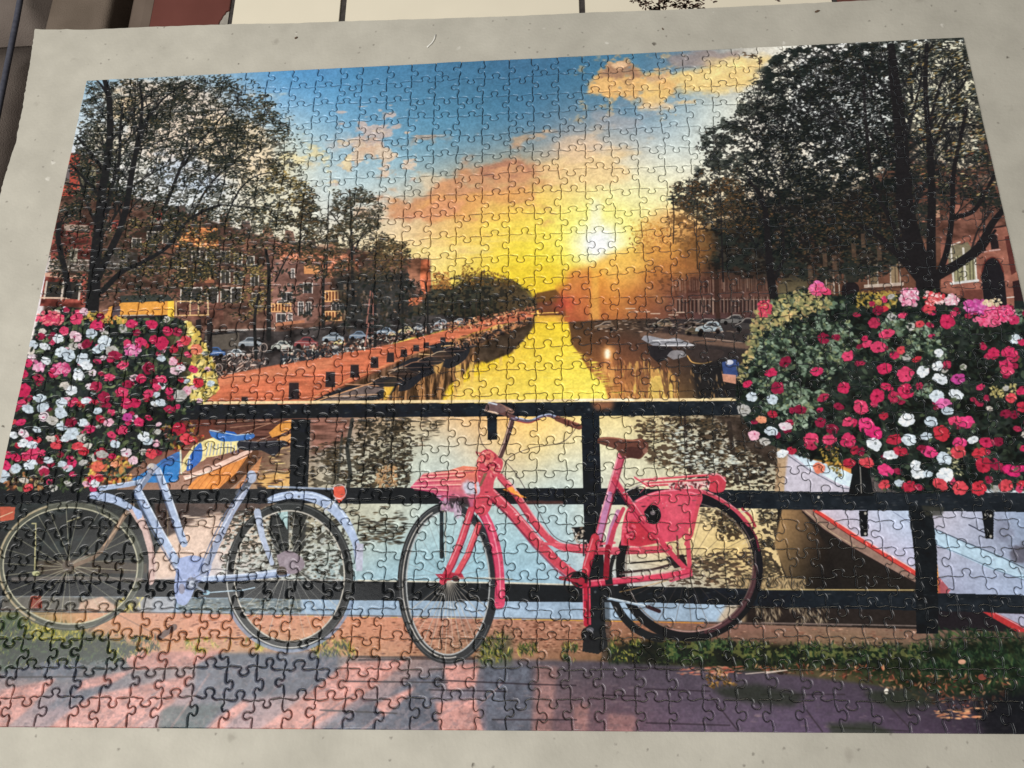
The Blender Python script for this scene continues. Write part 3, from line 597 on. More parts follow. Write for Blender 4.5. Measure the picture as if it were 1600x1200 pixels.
for (x, y, w, h, c) in ((945, 510, 34, 8, (120, 96, 76)), (1035, 506, 34, 8, (96, 86, 68)), (1085, 516, 30, 12, (84, 74, 58)), (1100, 506, 36, 9, (60, 56, 56)), (1108, 512, 44, 11, (176, 192, 200)), (1145, 500, 40, 9, (110, 108, 106)), (1165, 508, 36, 12, (62, 58, 58)), (1078, 505, 20, 8, (70, 60, 54))):
    poly(smooth([(x - w / 2, y + h * .5), (x - w * .45, y - h * .05), (x - w * .2, y - h * .35), (x - w * .02, y - h * .85), (x + w * .28, y - h * .85), (x + w * .42, y - h * .2), (x + w / 2, y + h * .5)], 4), c, .92)
    poly([(x - w * .14, y - h * .3), (x - w * .0, y - h * .7), (x + w * .24, y - h * .7), (x + w * .34, y - h * .2)], (38, 36, 40), .8); line(smooth([(x - w * .45, y), (x - w * .2, y - h * .35), (x, y - h * .88), (x + w * .28, y - h * .88)], 4), 1.1, (196, 186, 176), .75)
    disc(x - w * .28, y + h * .5, h * .33, h * .36, (24, 22, 24)); disc(x + w * .3, y + h * .5, h * .33, h * .36, (24, 22, 24))
poly([(1000, 518), (1060, 522), (1120, 530), (1190, 540), (1190, 548), (1120, 540), (1050, 532), (1000, 526)], (122, 92, 76), .8, 1.5); line([(1100, 528), (1160, 535)], 1.4, (190, 160, 140), .8)
poly(smooth([(1002, 530), (1010, 524), (1040, 530), (1056, 528), (1082, 538), (1080, 541), (1040, 541), (1020, 540)], 4), (150, 152, 162), .9); line([(1020, 532), (1055, 531)], 1.6, (222, 222, 226)); line([(1030, 540), (1085, 539)], 2, (214, 212, 214))
poly(smooth([(1012, 540), (1046, 542), (1050, 552), (1030, 566), (1016, 556)], 4), (40, 38, 42), .95)
poly(smooth([(1042, 556), (1050, 548), (1066, 548), (1072, 556), (1052, 562)], 4), (136, 132, 136), .95); line(smooth([(1074, 556), (1082, 566), (1100, 568), (1112, 564)], 5), 1.8, (226, 170, 90)); poly(smooth([(1076, 552), (1096, 546), (1130, 548), (1122, 562), (1096, 566)], 4), (62, 52, 50), .9)
poly([(1080, 570), (1150, 560), (1160, 630), (1090, 630)], (34, 34, 36), .85, 4); dabs([(1075, 580), (1140, 580), (1140, 628), (1075, 628)], 40, (3, 9), [(190, 140, 80), (130, 110, 90)], ang=(80, 100), asp=(.15, .3), a=(.4, .8))
for x, y in ((990, 487), (1008, 487), (1024, 490), (1052, 492), (1062, 488), (985, 482)): line([(x - 7, y), (x + 7, y)], 1.8, (216, 190, 165), .8)
dabs([(930, 500), (1060, 495), (1160, 520), (1000, 520), (930, 518)], 260, (2, 8), [(150, 120, 96), (40, 34, 34), (40, 34, 34), (90, 66, 54), (206, 180, 160)], ang=(-20, 20), asp=(.15, .4), a=(.4, .9))
poly(smooth([(1128, 566), (1150, 562), (1156, 576), (1150, 590), (1130, 585)], 4), (60, 84, 150), .8); disc(1140, 566, 6, 4, (215, 215, 225), .9); poly([(1128, 584), (1150, 586), (1150, 600), (1130, 596)], (220, 150, 120), .9)
# -- big tree, left
LEAF_D = [(36, 44, 42), (28, 35, 35), (42, 47, 40), (24, 29, 29), (52, 54, 42), (32, 40, 36)]
LEAF_W = [(84, 74, 48), (66, 60, 42), (106, 88, 56), (58, 54, 40)]
LEAF_Y = [(166, 138, 74), (140, 114, 58), (184, 156, 86), (108, 94, 54)]
BARK = (34, 34, 36)
def limb(p, w, c=BARK, a=.97): line(p, w, c, a, sm=True)
def in_mask(pts):
    r = raster(T(pts), 1); m = np.zeros((PH, PW), np.float32); m[r[1]:r[1] + r[0].shape[0], r[2]:r[2] + r[0].shape[1]] = r[0]; return m
def grow(p, w, mask, out, depth, lean=0.0, kids=(3, 5)):
    """twigs off a limb (photo px); their tips go to out"""
    p = smooth(p, 6); seg = np.linalg.norm(np.diff(p, axis=0), axis=1); Ln = seg.sum(); cum = np.r_[0, np.cumsum(seg)] / max(Ln, 1e-6)
    for k in range(rng.integers(*kids) + int(Ln / 45)):
        t = rng.uniform(.25, 1.0) if depth else rng.uniform(.3, 1)
        i = min(np.searchsorted(cum, t), len(p) - 1); q = p[i]; dv = p[i] - p[max(i - 1, 0)]
        if np.hypot(*dv) < 1e-6: continue
        an = math.atan2(dv[1], dv[0]) + rng.choice([-1, 1]) * rng.uniform(.3, 1.0) + lean
        ln = min(Ln * rng.uniform(.25, .5), 90) * (1 if depth else 1.1)
        if ln < 7: continue
        e1 = q + ln * .5 * np.array([math.cos(an), math.sin(an)]); an += rng.uniform(-.35, .35); e2 = e1 + ln * .5 * np.array([math.cos(an), math.sin(an)]) + (0, rng.uniform(-4, 2))
        tq = T(e2); xx, yy = int(tq[0]), int(tq[1])
        if not (0 <= xx < PW and 0 <= yy < PH) or mask[yy, xx] < .5: continue
        w1 = max(w * .5, .7); line([q, e1, e2], (w1, max(w1 * .5, .6)), BARK, .85, sm=True)
        out.append((e2, an, ln))
        if rng.random() < .6: out.append((e1, an, ln))
        if depth < 2: grow([q, e1, e2], w1, mask, out, depth + 1, lean)
def leaves(tips, n, spread, size, pick, mask, nz=None, thr=.5, asp=(.35, .65)):
    for (e, an, ln) in tips:
        for _ in range(int(n)):
            x, y = e + rng.normal(0, spread, 2) * (1.25, .75); tq = T((x, y)); xx, yy = int(tq[0]), int(tq[1])
            if not (0 <= xx < PW and 0 <= yy < PH) or mask[yy, xx] < .5: continue
            if nz is not None and nz[yy, xx] < thr: continue
            L_ = rng.uniform(*size) * 1.4; cs = pick(x, y); c = np.clip(C3(cs[rng.integers(len(cs))]) * rng.uniform(.8, 1.15), 0, 1)
            stamp(tq[0], tq[1], L_, L_ * rng.uniform(*asp), rng.uniform(-45, 45), c, rng.uniform(.75, 1))
LT = [(136, 126), (200, 123), (300, 120), (366, 117), (376, 128), (398, 126), (412, 145), (424, 150), (434, 175), (448, 190), (458, 212), (446, 232), (430, 240), (440, 262), (452, 276), (470, 285), (494, 302), (500, 330), (504, 350), (490, 372), (470, 395), (430, 410), (420, 460), (410, 490), (380, 500), (330, 480), (260, 465), (180, 470), (130, 470), (80, 460), (80, 350), (105, 270)]
ML = in_mask(LT)
for p_, c_ in (([(180, 130), (300, 125), (360, 180), (330, 250), (250, 260), (200, 230)], (236, 212, 188)), ([(230, 240), (330, 250), (360, 300), (260, 300)], (196, 212, 232)), ([(300, 180), (400, 190), (430, 260), (380, 300), (320, 260)], (240, 214, 174)), ([(140, 190), (180, 200), (200, 250), (140, 245)], (238, 222, 190)), ([(380, 290), (480, 300), (490, 350), (400, 350)], (226, 222, 196)), ([(160, 140), (220, 150), (210, 200), (160, 190)], (226, 196, 150))): cloud(p_, c_, 12, N2, .5, .9, .8)
speck([(136, 126), (366, 117), (452, 208), (500, 340), (400, 380), (105, 300)], (66, 66, 58), NL, .6, .75, 6)
speck([(90, 340), (330, 340), (420, 390), (420, 470), (330, 470), (180, 460), (80, 450)], (52, 48, 40), NL, .57, .7, 8)
LIMBS_L = (([(142, 500), (147, 440), (150, 400), (155, 350), (160, 300), (168, 250), (172, 200), (170, 150), (163, 123)], (20, 7)), ([(150, 440), (168, 400), (186, 362), (198, 320), (206, 270), (215, 230), (226, 195), (240, 170)], (12, 6)), ([(160, 455), (190, 425), (222, 410), (262, 385), (288, 350), (318, 330), (345, 320)], (9, 4)),
             ([(165, 330), (178, 280), (186, 250), (188, 200), (192, 160)], (6, 3)), ([(200, 300), (212, 235), (222, 170), (218, 130)], (7, 3)), ([(226, 195), (250, 160), (275, 140), (300, 128)], (4, 2)), ([(165, 270), (150, 250), (130, 225), (121, 215)], (6, 3)), ([(150, 300), (128, 275), (110, 256)], (5, 2.5)),
             ([(108, 462), (103, 430), (96, 400), (91, 372), (92, 350)], (9, 7)), ([(170, 150), (160, 135), (150, 124)], (4, 2)), ([(255, 330), (275, 280), (290, 240), (292, 220)], (6, 3)), ([(285, 260), (310, 225), (340, 190), (365, 160)], (4, 1.6)), ([(300, 340), (320, 300), (345, 270), (380, 240), (420, 225)], (4, 1.6)), ([(172, 220), (200, 190), (230, 165), (262, 150)], (3.5, 1.5)),
             ([(290, 240), (310, 240), (340, 222), (362, 215)], (3, 1.2)), ([(352, 345), (372, 300), (400, 275), (440, 268)], (3, 1.4)), ([(212, 235), (240, 215), (262, 210)], (3, 1.2)), ([(130, 300), (145, 295), (160, 295)], (3, 2)), ([(95, 285), (125, 290), (150, 296)], (3, 2.5)))
tips = []
for p, w in LIMBS_L: limb(p, w)
for p, w in LIMBS_L[:24]: grow(p, max(w) * .5, ML, tips, 0, -.05)
def pickL(x, y):
    if y > 345: return LEAF_D + LEAF_W * 2 + LEAF_Y[1:] if x > 190 else LEAF_D + LEAF_W
    if x > 380: return LEAF_D + LEAF_W * 2 + LEAF_Y[3:]
    return LEAF_D * 2 + LEAF_W[1:2] + LEAF_W[3:]
leaves(tips, 1 + 15000 / max(len(tips), 1), 8.5, (2.0, 4.6), pickL, ML, N3, .30)
dabs(LT, 5200, (2.0, 4.6), LEAF_D * 2 + LEAF_W, ang=(-45, 45), asp=(.35, .6), a=(.75, 1), nz=N3, thr=.56, soft=5, edge=.6)
dabs([(330, 125), (380, 122), (455, 185), (470, 225), (440, 262), (508, 305), (508, 350), (400, 345), (320, 240)], 1500, (1.8, 4.2), LEAF_D * 2 + LEAF_W, ang=(-40, 40), a=(.6, .95), nz=N3, thr=.52, soft=6)
dabs([(85, 280), (200, 300), (330, 400), (330, 470), (80, 460)], 1300, (2.0, 4.6), LEAF_D * 2 + LEAF_W, ang=(-40, 40), a=(.7, 1), nz=N3, thr=.56, soft=5)
dabs([(240, 310), (400, 330), (530, 350), (540, 410), (430, 400), (330, 370)], 1700, (1.8, 4.2), LEAF_D * 2 + LEAF_W * 2, ang=(-40, 40), a=(.6, .95), nz=N3, thr=.5, soft=7)
dabs([(190, 340), (330, 345), (420, 380), (420, 480), (390, 510), (340, 470), (260, 440), (190, 410)], 1500, (2, 4.4), LEAF_W * 2 + LEAF_Y + LEAF_D, ang=(-40, 40), a=(.6, 1), nz=N3, thr=.58, soft=6)
dabs([(380, 400), (420, 420), (425, 460), (405, 500), (390, 480)], 260, (2, 4.6), LEAF_Y + LEAF_W, ang=(-40, 40), a=(.7, 1), nz=N3, thr=.5, soft=5)
dabs([(400, 262), (440, 262), (490, 300), (492, 330), (440, 330)], 420, (2, 4.4), LEAF_W + LEAF_Y, ang=(-40, 40), a=(.5, .9), nz=N3, thr=.52, soft=4)
for p, w in LIMBS_L[:10]: limb(p, tuple(v * .85 for v in w), BARK, .75)
# second tree in the street
ST = [(530, 300), (545, 290), (565, 296), (580, 305), (596, 318), (600, 340), (590, 360), (640, 385), (640, 420), (600, 440), (540, 440), (500, 430), (450, 400), (440, 330), (490, 300), (505, 345)]
for p, w in (([(552, 470), (550, 410), (549, 360), (548, 320), (546, 296)], (5, 2)), ([(549, 400), (570, 360), (590, 330)], (2.5, 1.2)), ([(549, 380), (530, 350), (515, 330)], (2.5, 1.2)), ([(510, 430), (512, 380), (513, 320)], (2.5, 1.3)), ([(430, 440), (450, 400), (480, 360)], (3, 1.5)), ([(468, 400), (470, 350), (470, 320)], (2.5, 1.2)), ([(550, 350), (562, 325), (566, 305)], (2, 1)),
             ([(420, 530), (420, 470), (420, 420), (415, 390)], (7, 4)), ([(505, 510), (505, 450), (508, 400)], (5, 3)), ([(586, 540), (586, 480), (585, 430)], (5, 3)), ([(630, 530), (629, 480), (628, 420)], (4, 2)), ([(668, 520), (668, 470), (664, 440)], (3, 2)), ([(400, 560), (398, 500), (404, 460)], (5, 4))):
    limb(p, w, (38, 38, 38))
speck(ST, (60, 56, 48), NL, .62, .7, 6)
tips = []
MS = in_mask(ST)
for p, w in (([(550, 440), (549, 360), (546, 296)], 4), ([(512, 400), (513, 320)], 2.5), ([(470, 400), (470, 330)], 2.5), ([(586, 440), (585, 400)], 2.5), ([(629, 460), (628, 395)], 2.5)): grow(p, w, MS, tips, 0)
leaves(tips, 14, 6, (1.8, 4), lambda x, y: [(48, 50, 44), (66, 60, 46), (84, 72, 52), (40, 42, 40)], MS)
dabs(ST, 2200, (2.2, 5.2), [(44, 48, 40), (62, 56, 40), (80, 68, 46), (36, 38, 36), (110, 84, 56)], ang=(-50, 50), a=(.55, .95), nz=N3, thr=.52, soft=5)
dabs([(520, 296), (566, 292), (600, 330), (588, 365), (550, 380), (520, 360)], 520, (2.2, 4.8), [(48, 52, 44), (70, 66, 50)], ang=(-50, 50), a=(.5, .9), nz=N3, thr=.42, soft=3)
dabs([(600, 385), (632, 382), (640, 410), (600, 420), (570, 400)], 420, (2.2, 5), [(56, 50, 40), (90, 76, 50), (120, 90, 56)], ang=(-50, 50), a=(.6, .95), soft=4)
dabs([(430, 420), (560, 440), (640, 430), (670, 470), (640, 510), (520, 520), (440, 480)], 600, (3, 8), [(34, 40, 40), (44, 48, 42), (60, 52, 42)], a=(.5, .9), nz=N3, thr=.5, soft=5)

# -- right: house front behind the tree
poly([(1205, 395), (1300, 330), (1420, 230), (1540, 210), (1575, 290), (1605, 430), (1605, 500), (1210, 500)], (96, 62, 50), .95, 6, N2, .3)
poly([(1470, 370), (1520, 352), (1572, 352), (1602, 440), (1604, 490), (1470, 480)], (150, 92, 76), 1, 1, N3, .12)
poly([(1412, 200), (1560, 190), (1572, 300), (1575, 350), (1480, 380), (1420, 330)], (112, 72, 60), .9, 3, N3, .3)
for (x, y, w, h, c) in ((1492, 225, 7, 30, (190, 200, 200)), (1505, 225, 9, 26, (150, 90, 76)), (1440, 220, 8, 30, (70, 50, 46)), (1520, 218, 8, 24, (196, 205, 200)), (1436, 322, 8, 26, (190, 120, 96)), (1460, 320, 7, 20, (200, 150, 120)), (1490, 320, 10, 24, (176, 110, 90)), (1384, 322, 7, 24, (196, 150, 96)), (1390, 395, 12, 48, (150, 128, 96)), (1358, 400, 12, 46, (120, 104, 78)), (1292, 425, 9, 34, (130, 96, 76)), (1455, 240, 6, 40, (150, 110, 84)), (1370, 350, 5, 40, (140, 84, 64))):
    poly([(x, y), (x + w, y), (x + w + 2, y + h), (x + 2, y + h)], c, .9)
for (x, y, w, h) in ((1355, 400, 15, 48), (1390, 396, 15, 48), (1290, 425, 12, 34), (1310, 430, 10, 30)):
    line([(x, y), (x + 2, y + h)], 1.8, (196, 184, 168), .85); line([(x + w, y), (x + w + 2, y + h)], 1.8, (196, 184, 168), .85); line([(x + w / 2, y), (x + w / 2 + 2, y + h)], 1.2, (60, 46, 38), .8)
poly([(1350, 445), (1412, 441), (1412, 446), (1350, 450)], (205, 190, 175), .8)
poly([(1480, 385), (1512, 378), (1526, 400), (1526, 436), (1490, 442), (1482, 410)], (126, 116, 90)); poly([(1494, 400), (1522, 396), (1524, 436), (1492, 440)], (150, 146, 108))
for x in (1489, 1508, 1525): line([(x - 3, 388), (x + 1, 440)], 2.6 if x != 1508 else 3.2, (216, 210, 200))
for x in (1496, 1503, 1515, 1520): line([(x, 400), (x + 1, 437)], 1.4, (60, 54, 44), .8)
line([(1486, 443), (1528, 438)], 4, (205, 205, 202)); line([(1478, 386), (1500, 378)], 2, (215, 205, 190))
poly(smooth([(1537, 470), (1534, 425), (1540, 408), (1552, 402), (1562, 410), (1568, 425), (1574, 480)], 5), (34, 32, 36)); line(smooth([(1534, 425), (1540, 408), (1552, 402), (1562, 410), (1568, 425)], 5), 2, (104, 48, 42))
poly(smooth([(1549, 390), (1547, 372), (1552, 366), (1558, 370), (1561, 388)], 5), (40, 34, 36)); line([(1546, 392), (1562, 390)], 2.4, (200, 160, 150)); poly([(1527, 376), (1538, 374), (1541, 392), (1528, 394)], (52, 38, 38)); line([(1526, 395), (1542, 393)], 2, (196, 150, 140))
line([(1528, 360), (1575, 352)], 3, (40, 32, 34), .8); poly([(1570, 370), (1578, 368), (1588, 425), (1580, 430)], (92, 48, 44)); poly([(1580, 378), (1584, 378), (1596, 420), (1588, 424)], (176, 166, 150)); poly([(1582, 440), (1598, 436), (1604, 480), (1586, 480)], (52, 34, 36))
line([(1574, 465), (1584, 464)], 2, (215, 205, 195)); poly([(1500, 454), (1535, 452), (1536, 470), (1500, 470)], (104, 58, 50), .9)
for (x, y, w, h) in ((1316, 440, 26, 34), (1275, 432, 12, 20)): poly(smooth([(x, y + h), (x, y + 8), (x + w / 2, y), (x + w, y + 8), (x + w, y + h)], 5), (30, 28, 32), .9)
line([(1345, 452), (1412, 448)], 1.6, (70, 48, 42), .9); poly([(1215, 445), (1235, 420), (1262, 425), (1262, 465), (1215, 470)], (92, 92, 66), .7, 3)

# -- big tree, right
RT = [(1222, 72), (1300, 66), (1510, 56), (1528, 130), (1545, 210), (1575, 330), (1540, 330), (1500, 310), (1470, 340), (1430, 390), (1400, 425), (1330, 440), (1260, 440), (1200, 430), (1130, 425), (1080, 390), (1050, 372), (1040, 345), (1052, 330), (1046, 300), (1062, 285), (1090, 270), (1108, 248), (1090, 232), (1096, 212), (1112, 198), (1150, 178), (1160, 168), (1148, 152), (1172, 142), (1182, 118), (1200, 108), (1212, 92)]
MR = in_mask(RT); CORE = [(1180, 190), (1240, 130), (1400, 90), (1420, 300), (1330, 400), (1200, 400), (1150, 330)]
RD = [(30, 36, 36), (24, 28, 30), (36, 40, 35), (22, 24, 26), (42, 44, 37)]
RW = [(80, 60, 42), (62, 52, 38), (104, 76, 50), (52, 47, 36)]
for p_, c_ in (([(1240, 110), (1390, 90), (1400, 230), (1300, 250), (1230, 200)], (214, 220, 220)), ([(1420, 70), (1510, 60), (1530, 160), (1540, 250), (1430, 260)], (226, 220, 190))): cloud(p_, c_, 14, N2, .45, .8, .8)
poly([(1060, 372), (1120, 350), (1200, 310), (1400, 280), (1420, 400), (1300, 430), (1210, 440), (1100, 420), (1060, 396)], (44, 38, 33), .75, 14)
speck(RT, (58, 56, 50), NL, .58, .8, 7); speck(RT, (38, 40, 40), NLb, .62, .8, 9); speck(CORE, (28, 30, 31), NL, .44, .8, 10)
speck([(1060, 372), (1200, 320), (1400, 290), (1420, 420), (1210, 440), (1100, 420)], (32, 30, 29), NLb, .45, .8, 8)
speck(RT, (40, 46, 42), N3, .5, .8, 9); speck(CORE, (24, 28, 28), N3, .56, .85, 12); speck([(1210, 75), (1395, 68), (1400, 130), (1300, 140), (1190, 150)], (30, 38, 36), N3, .46, .85, 8)
LIMBS_R = (([(1450, 470), (1448, 430), (1430, 390), (1415, 330), (1412, 280), (1408, 220), (1402, 160), (1396, 110), (1392, 72)], (34, 12)), ([(1440, 440), (1410, 405), (1380, 375), (1350, 355), (1325, 345)], (14, 5)), ([(1415, 400), (1390, 340), (1368, 300), (1360, 260), (1352, 180), (1350, 120)], (8, 4)), ([(1455, 430), (1455, 370), (1456, 300), (1452, 220), (1446, 140), (1448, 70)], (14, 6)),
             ([(1462, 440), (1480, 390), (1488, 330), (1490, 270), (1502, 210), (1510, 170)], (9, 5)), ([(1465, 430), (1500, 410), (1530, 385), (1550, 350), (1570, 325)], (16, 8)), ([(1480, 425), (1530, 395), (1555, 360)], (6, 4)), ([(1490, 340), (1520, 330), (1540, 300), (1560, 260)], (8, 4)), ([(1212, 480), (1204, 430), (1200, 380), (1196, 330), (1185, 300), (1170, 282)], (13, 5)), ([(1208, 440), (1228, 400), (1250, 380), (1280, 360)], (5, 2)),
             ([(1412, 250), (1390, 220), (1372, 170), (1345, 110)], (5, 2)), ([(1380, 250), (1350, 190), (1330, 150)], (4, 2)), ([(1355, 250), (1320, 190), (1296, 150)], (3, 1.4)), ([(1450, 200), (1470, 130), (1490, 100)], (4, 2)), ([(1452, 250), (1480, 180), (1512, 120)], (4, 2)), ([(1225, 400), (1222, 340), (1215, 290)], (4, 2)), ([(1130, 440), (1128, 380), (1126, 300)], (2.5, 1.4)), ([(1052, 380), (1053, 330), (1050, 300)], (1.8, 1)), ([(1090, 420), (1088, 370), (1090, 310)], (2, 1)),
             ([(1340, 200), (1310, 190), (1280, 170)], (2.5, 1.2)), ([(1425, 180), (1440, 120), (1436, 90)], (3.5, 1.6)))
tips = []
for p, w in LIMBS_R: limb(p, w, (34, 32, 34))
for p, w in LIMBS_R: grow(p, max(w) * .45 if isinstance(w, tuple) else w, MR, tips, 0, .05)
grow([(1190, 400), (1180, 300), (1170, 180)], 3, MR, tips, 0); grow([(1240, 400), (1245, 280), (1250, 120)], 4, MR, tips, 0); grow([(1120, 380), (1110, 320), (1105, 260)], 2.5, MR, tips, 0); grow([(1300, 330), (1290, 200), (1290, 100)], 4, MR, tips, 0)
def pickR(x, y):
    if x < 1160 and y > 260: return RW * 2 + RD[:2] + [(140, 96, 54)]
    if y > 320: return RD * 2 + RW
    return RD * 3 + RW[1:2]
leaves(tips, 1 + 9500 / max(len(tips), 1), 8, (2.0, 4.8), pickR, MR, N3, .36)
dabs(RT, 3600, (2.0, 4.8), RD * 3 + RW[1:2], ang=(-60, 20), asp=(.35, .6), a=(.75, 1), nz=N3, thr=.5, soft=4, edge=.5)
dabs(CORE, 2600, (2.0, 4.8), RD, ang=(-60, 20), asp=(.35, .6), a=(.75, 1), nz=N3, thr=.42, soft=8)
dabs([(1048, 292), (1092, 268), (1150, 280), (1190, 300), (1190, 370), (1120, 360), (1060, 365)], 1100, (1.6, 3.8), RW * 2 + [(140, 92, 48), (60, 44, 34)], ang=(-60, 20), a=(.6, .95), nz=N3, thr=.5, soft=4)
dabs([(985, 352), (1010, 342), (1035, 350), (1040, 385), (1000, 390)], 320, (1.6, 3.8), [(206, 160, 60), (180, 130, 52), (226, 190, 90)], a=(.4, .8), soft=3)
dabs([(1240, 330), (1360, 300), (1420, 370), (1380, 410), (1270, 420), (1230, 400)], 900, (2, 4.6), RW * 2 + RD * 2, ang=(-60, 40), a=(.6, .95), nz=N3, thr=.5, soft=6)
for x_, y_ in ((1163, 84), (1170, 88), (1178, 86), (1184, 92), (1188, 98)): dabs([(x_ - 5, y_ - 3), (x_ + 5, y_ - 3), (x_ + 5, y_ + 3), (x_ - 5, y_ + 3)], 7, (2, 5), RW, ang=(-30, 30), a=(.8, 1))
dabs([(1225, 90), (1400, 70), (1420, 260), (1300, 290), (1180, 270), (1190, 200)], 900, (1.4, 3.6), [(170, 178, 174), (190, 186, 172), (150, 160, 162), (206, 206, 198)], ang=(-60, 10), asp=(.3, .6), a=(.4, .9), nz=N4, thr=.56)
dabs([(1300, 150), (1380, 130), (1385, 200), (1320, 210)], 150, (2, 5), [(196, 204, 206), (216, 216, 210)], ang=(-60, 10), asp=(.3, .6), a=(.5, 1), nz=N3, thr=.5)
dabs([(1180, 230), (1290, 220), (1300, 300), (1160, 300), (1120, 290)], 300, (1.4, 3.6), [(206, 196, 166), (176, 172, 156), (216, 204, 176)], ang=(-60, 10), asp=(.3, .5), a=(.4, .9), nz=N4, thr=.54)
dabs([(1420, 70), (1508, 62), (1530, 150), (1545, 230), (1470, 260), (1420, 180)], 520, (2, 7), [(206, 208, 192), (206, 192, 150), (176, 146, 84), (160, 130, 70), (190, 198, 190)], ang=(-45, -10), asp=(.2, .4), a=(.5, .95), nz=N3, thr=.52)
dabs([(1420, 180), (1545, 180), (1570, 300), (1480, 320), (1420, 260)], 300, (2, 6), [(176, 136, 70), (196, 176, 130), (140, 80, 58), (60, 70, 50)], ang=(-40, 0), asp=(.2, .4), a=(.5, .95), nz=N3, thr=.52)
dabs([(1215, 300), (1400, 200), (1420, 400), (1250, 430)], 420, (1.4, 3.8), [(110, 96, 68), (92, 76, 56), (136, 112, 78), (100, 108, 96)], ang=(-60, 10), asp=(.3, .5), a=(.4, .9), nz=N4, thr=.55)
cloud([(1000, 350), (1060, 320), (1120, 380), (1090, 430), (1010, 430)], (226, 140, 62), 18, N1, .5, .2, .45)
for p, w in LIMBS_R[:9]: limb(p, tuple(v * .9 for v in w), (33, 31, 33), .85)
for p, w in LIMBS_R[9:]: limb(p, w, (34, 32, 34), .6)
for (x, y) in ((1330, 380), (1345, 365), (1300, 400), (1262, 415), (1285, 395), (1370, 385)): poly([(x, y), (x + 7, y), (x + 8, y + 22), (x + 1, y + 22)], (112, 84, 66), .55)

# -- water seen through the railing
poly([(1585, 470), (1830, 470), (1830, 790), (1585, 790)], (34, 42, 40)); poly([(1590, 780), (1830, 780), (1830, 940), (1590, 940)], (160, 174, 200)); poly([(1590, 930), (1830, 930), (1830, 1160), (1590, 1160)], (40, 42, 40)); poly([(-140, 640), (160, 640), (160, 1160), (-140, 1160)], (58, 56, 54)); poly([(-140, 600), (40, 600), (20, 770), (-140, 770)], (40, 44, 44))
field([(200, 690, (90, 60, 50)), (300, 670, (120, 62, 52)), (400, 665, (96, 66, 58)), (450, 680, (110, 80, 70)), (420, 720, (98, 72, 60)), (440, 750, (196, 160, 110)), (500, 665, (140, 98, 84)), (560, 660, (176, 140, 112)), (500, 690, (176, 160, 150)), (540, 720, (196, 206, 200)), (600, 690, (176, 168, 140)), (600, 740, (190, 182, 150)), (650, 680, (205, 196, 165)), (640, 730, (190, 206, 200)),
       (700, 665, (236, 200, 150)), (750, 680, (226, 180, 130)), (700, 700, (196, 212, 206)), (720, 740, (196, 205, 195)), (800, 670, (240, 196, 120)), (840, 690, (246, 214, 110)), (890, 680, (240, 216, 160)), (820, 720, (226, 200, 150)), (880, 720, (205, 210, 190)), (860, 750, (190, 206, 206)), (800, 750, (205, 200, 175)), (950, 665, (242, 228, 160)), (1000, 670, (220, 200, 140)), (950, 730, (222, 220, 196)), (1000, 740, (205, 205, 180)),
       (1060, 670, (190, 176, 140)), (1100, 700, (196, 205, 196)), (1160, 680, (150, 130, 110)), (1180, 740, (196, 200, 180)), (580, 800, (205, 200, 175)), (640, 800, (215, 208, 185)), (660, 830, (168, 200, 206)), (720, 810, (172, 204, 208)), (600, 870, (160, 196, 206)), (620, 900, (158, 190, 204)), (800, 820, (170, 202, 208)), (850, 870, (158, 194, 208)), (800, 900, (154, 188, 208)), (890, 800, (176, 202, 206)),
       (960, 830, (226, 214, 180)), (1000, 870, (226, 200, 150)), (1060, 860, (232, 200, 130)), (1140, 860, (236, 196, 110)), (1080, 905, (170, 176, 180)), (980, 890, (190, 196, 200)), (1210, 860, (226, 196, 140)), (1200, 900, (205, 176, 120)), (480, 830, (160, 150, 128)), (440, 860, (150, 150, 132)), (530, 900, (166, 190, 196)), (380, 830, (226, 196, 176)), (320, 820, (226, 196, 176)), (300, 850, (228, 196, 176)), (250, 880, (226, 190, 160)), (280, 890, (205, 200, 215))],
      [(150, 640), (1260, 640), (1260, 930), (150, 930)])
poly([(0, 780), (250, 780), (300, 790), (330, 800), (300, 812), (260, 840), (240, 870), (240, 910), (0, 910)], (52, 56, 56), .96, 2, N2, .3)
poly([(240, 780), (440, 780), (400, 800), (350, 815), (320, 812), (300, 830), (245, 840)], (84, 70, 66), .9, 3)
poly([(0, 792), (24, 792), (22, 812), (0, 815)], (196, 92, 70), 1, 1); line([(0, 808), (20, 800)], 1.4, (232, 200, 160))
poly([(262, 842), (300, 815), (345, 800), (360, 815), (330, 860), (300, 900), (244, 905), (246, 870)], (228, 198, 178), .9, 4); dabs([(290, 805), (350, 800), (330, 820), (290, 828)], 26, (8, 18), [(120, 92, 78), (240, 214, 190)], ang=(-8, 2), asp=(.1, .2), a=(.5, .9))
poly([(55, 876), (120, 874), (230, 880), (230, 896), (60, 898)], (92, 82, 72), .8, 2)
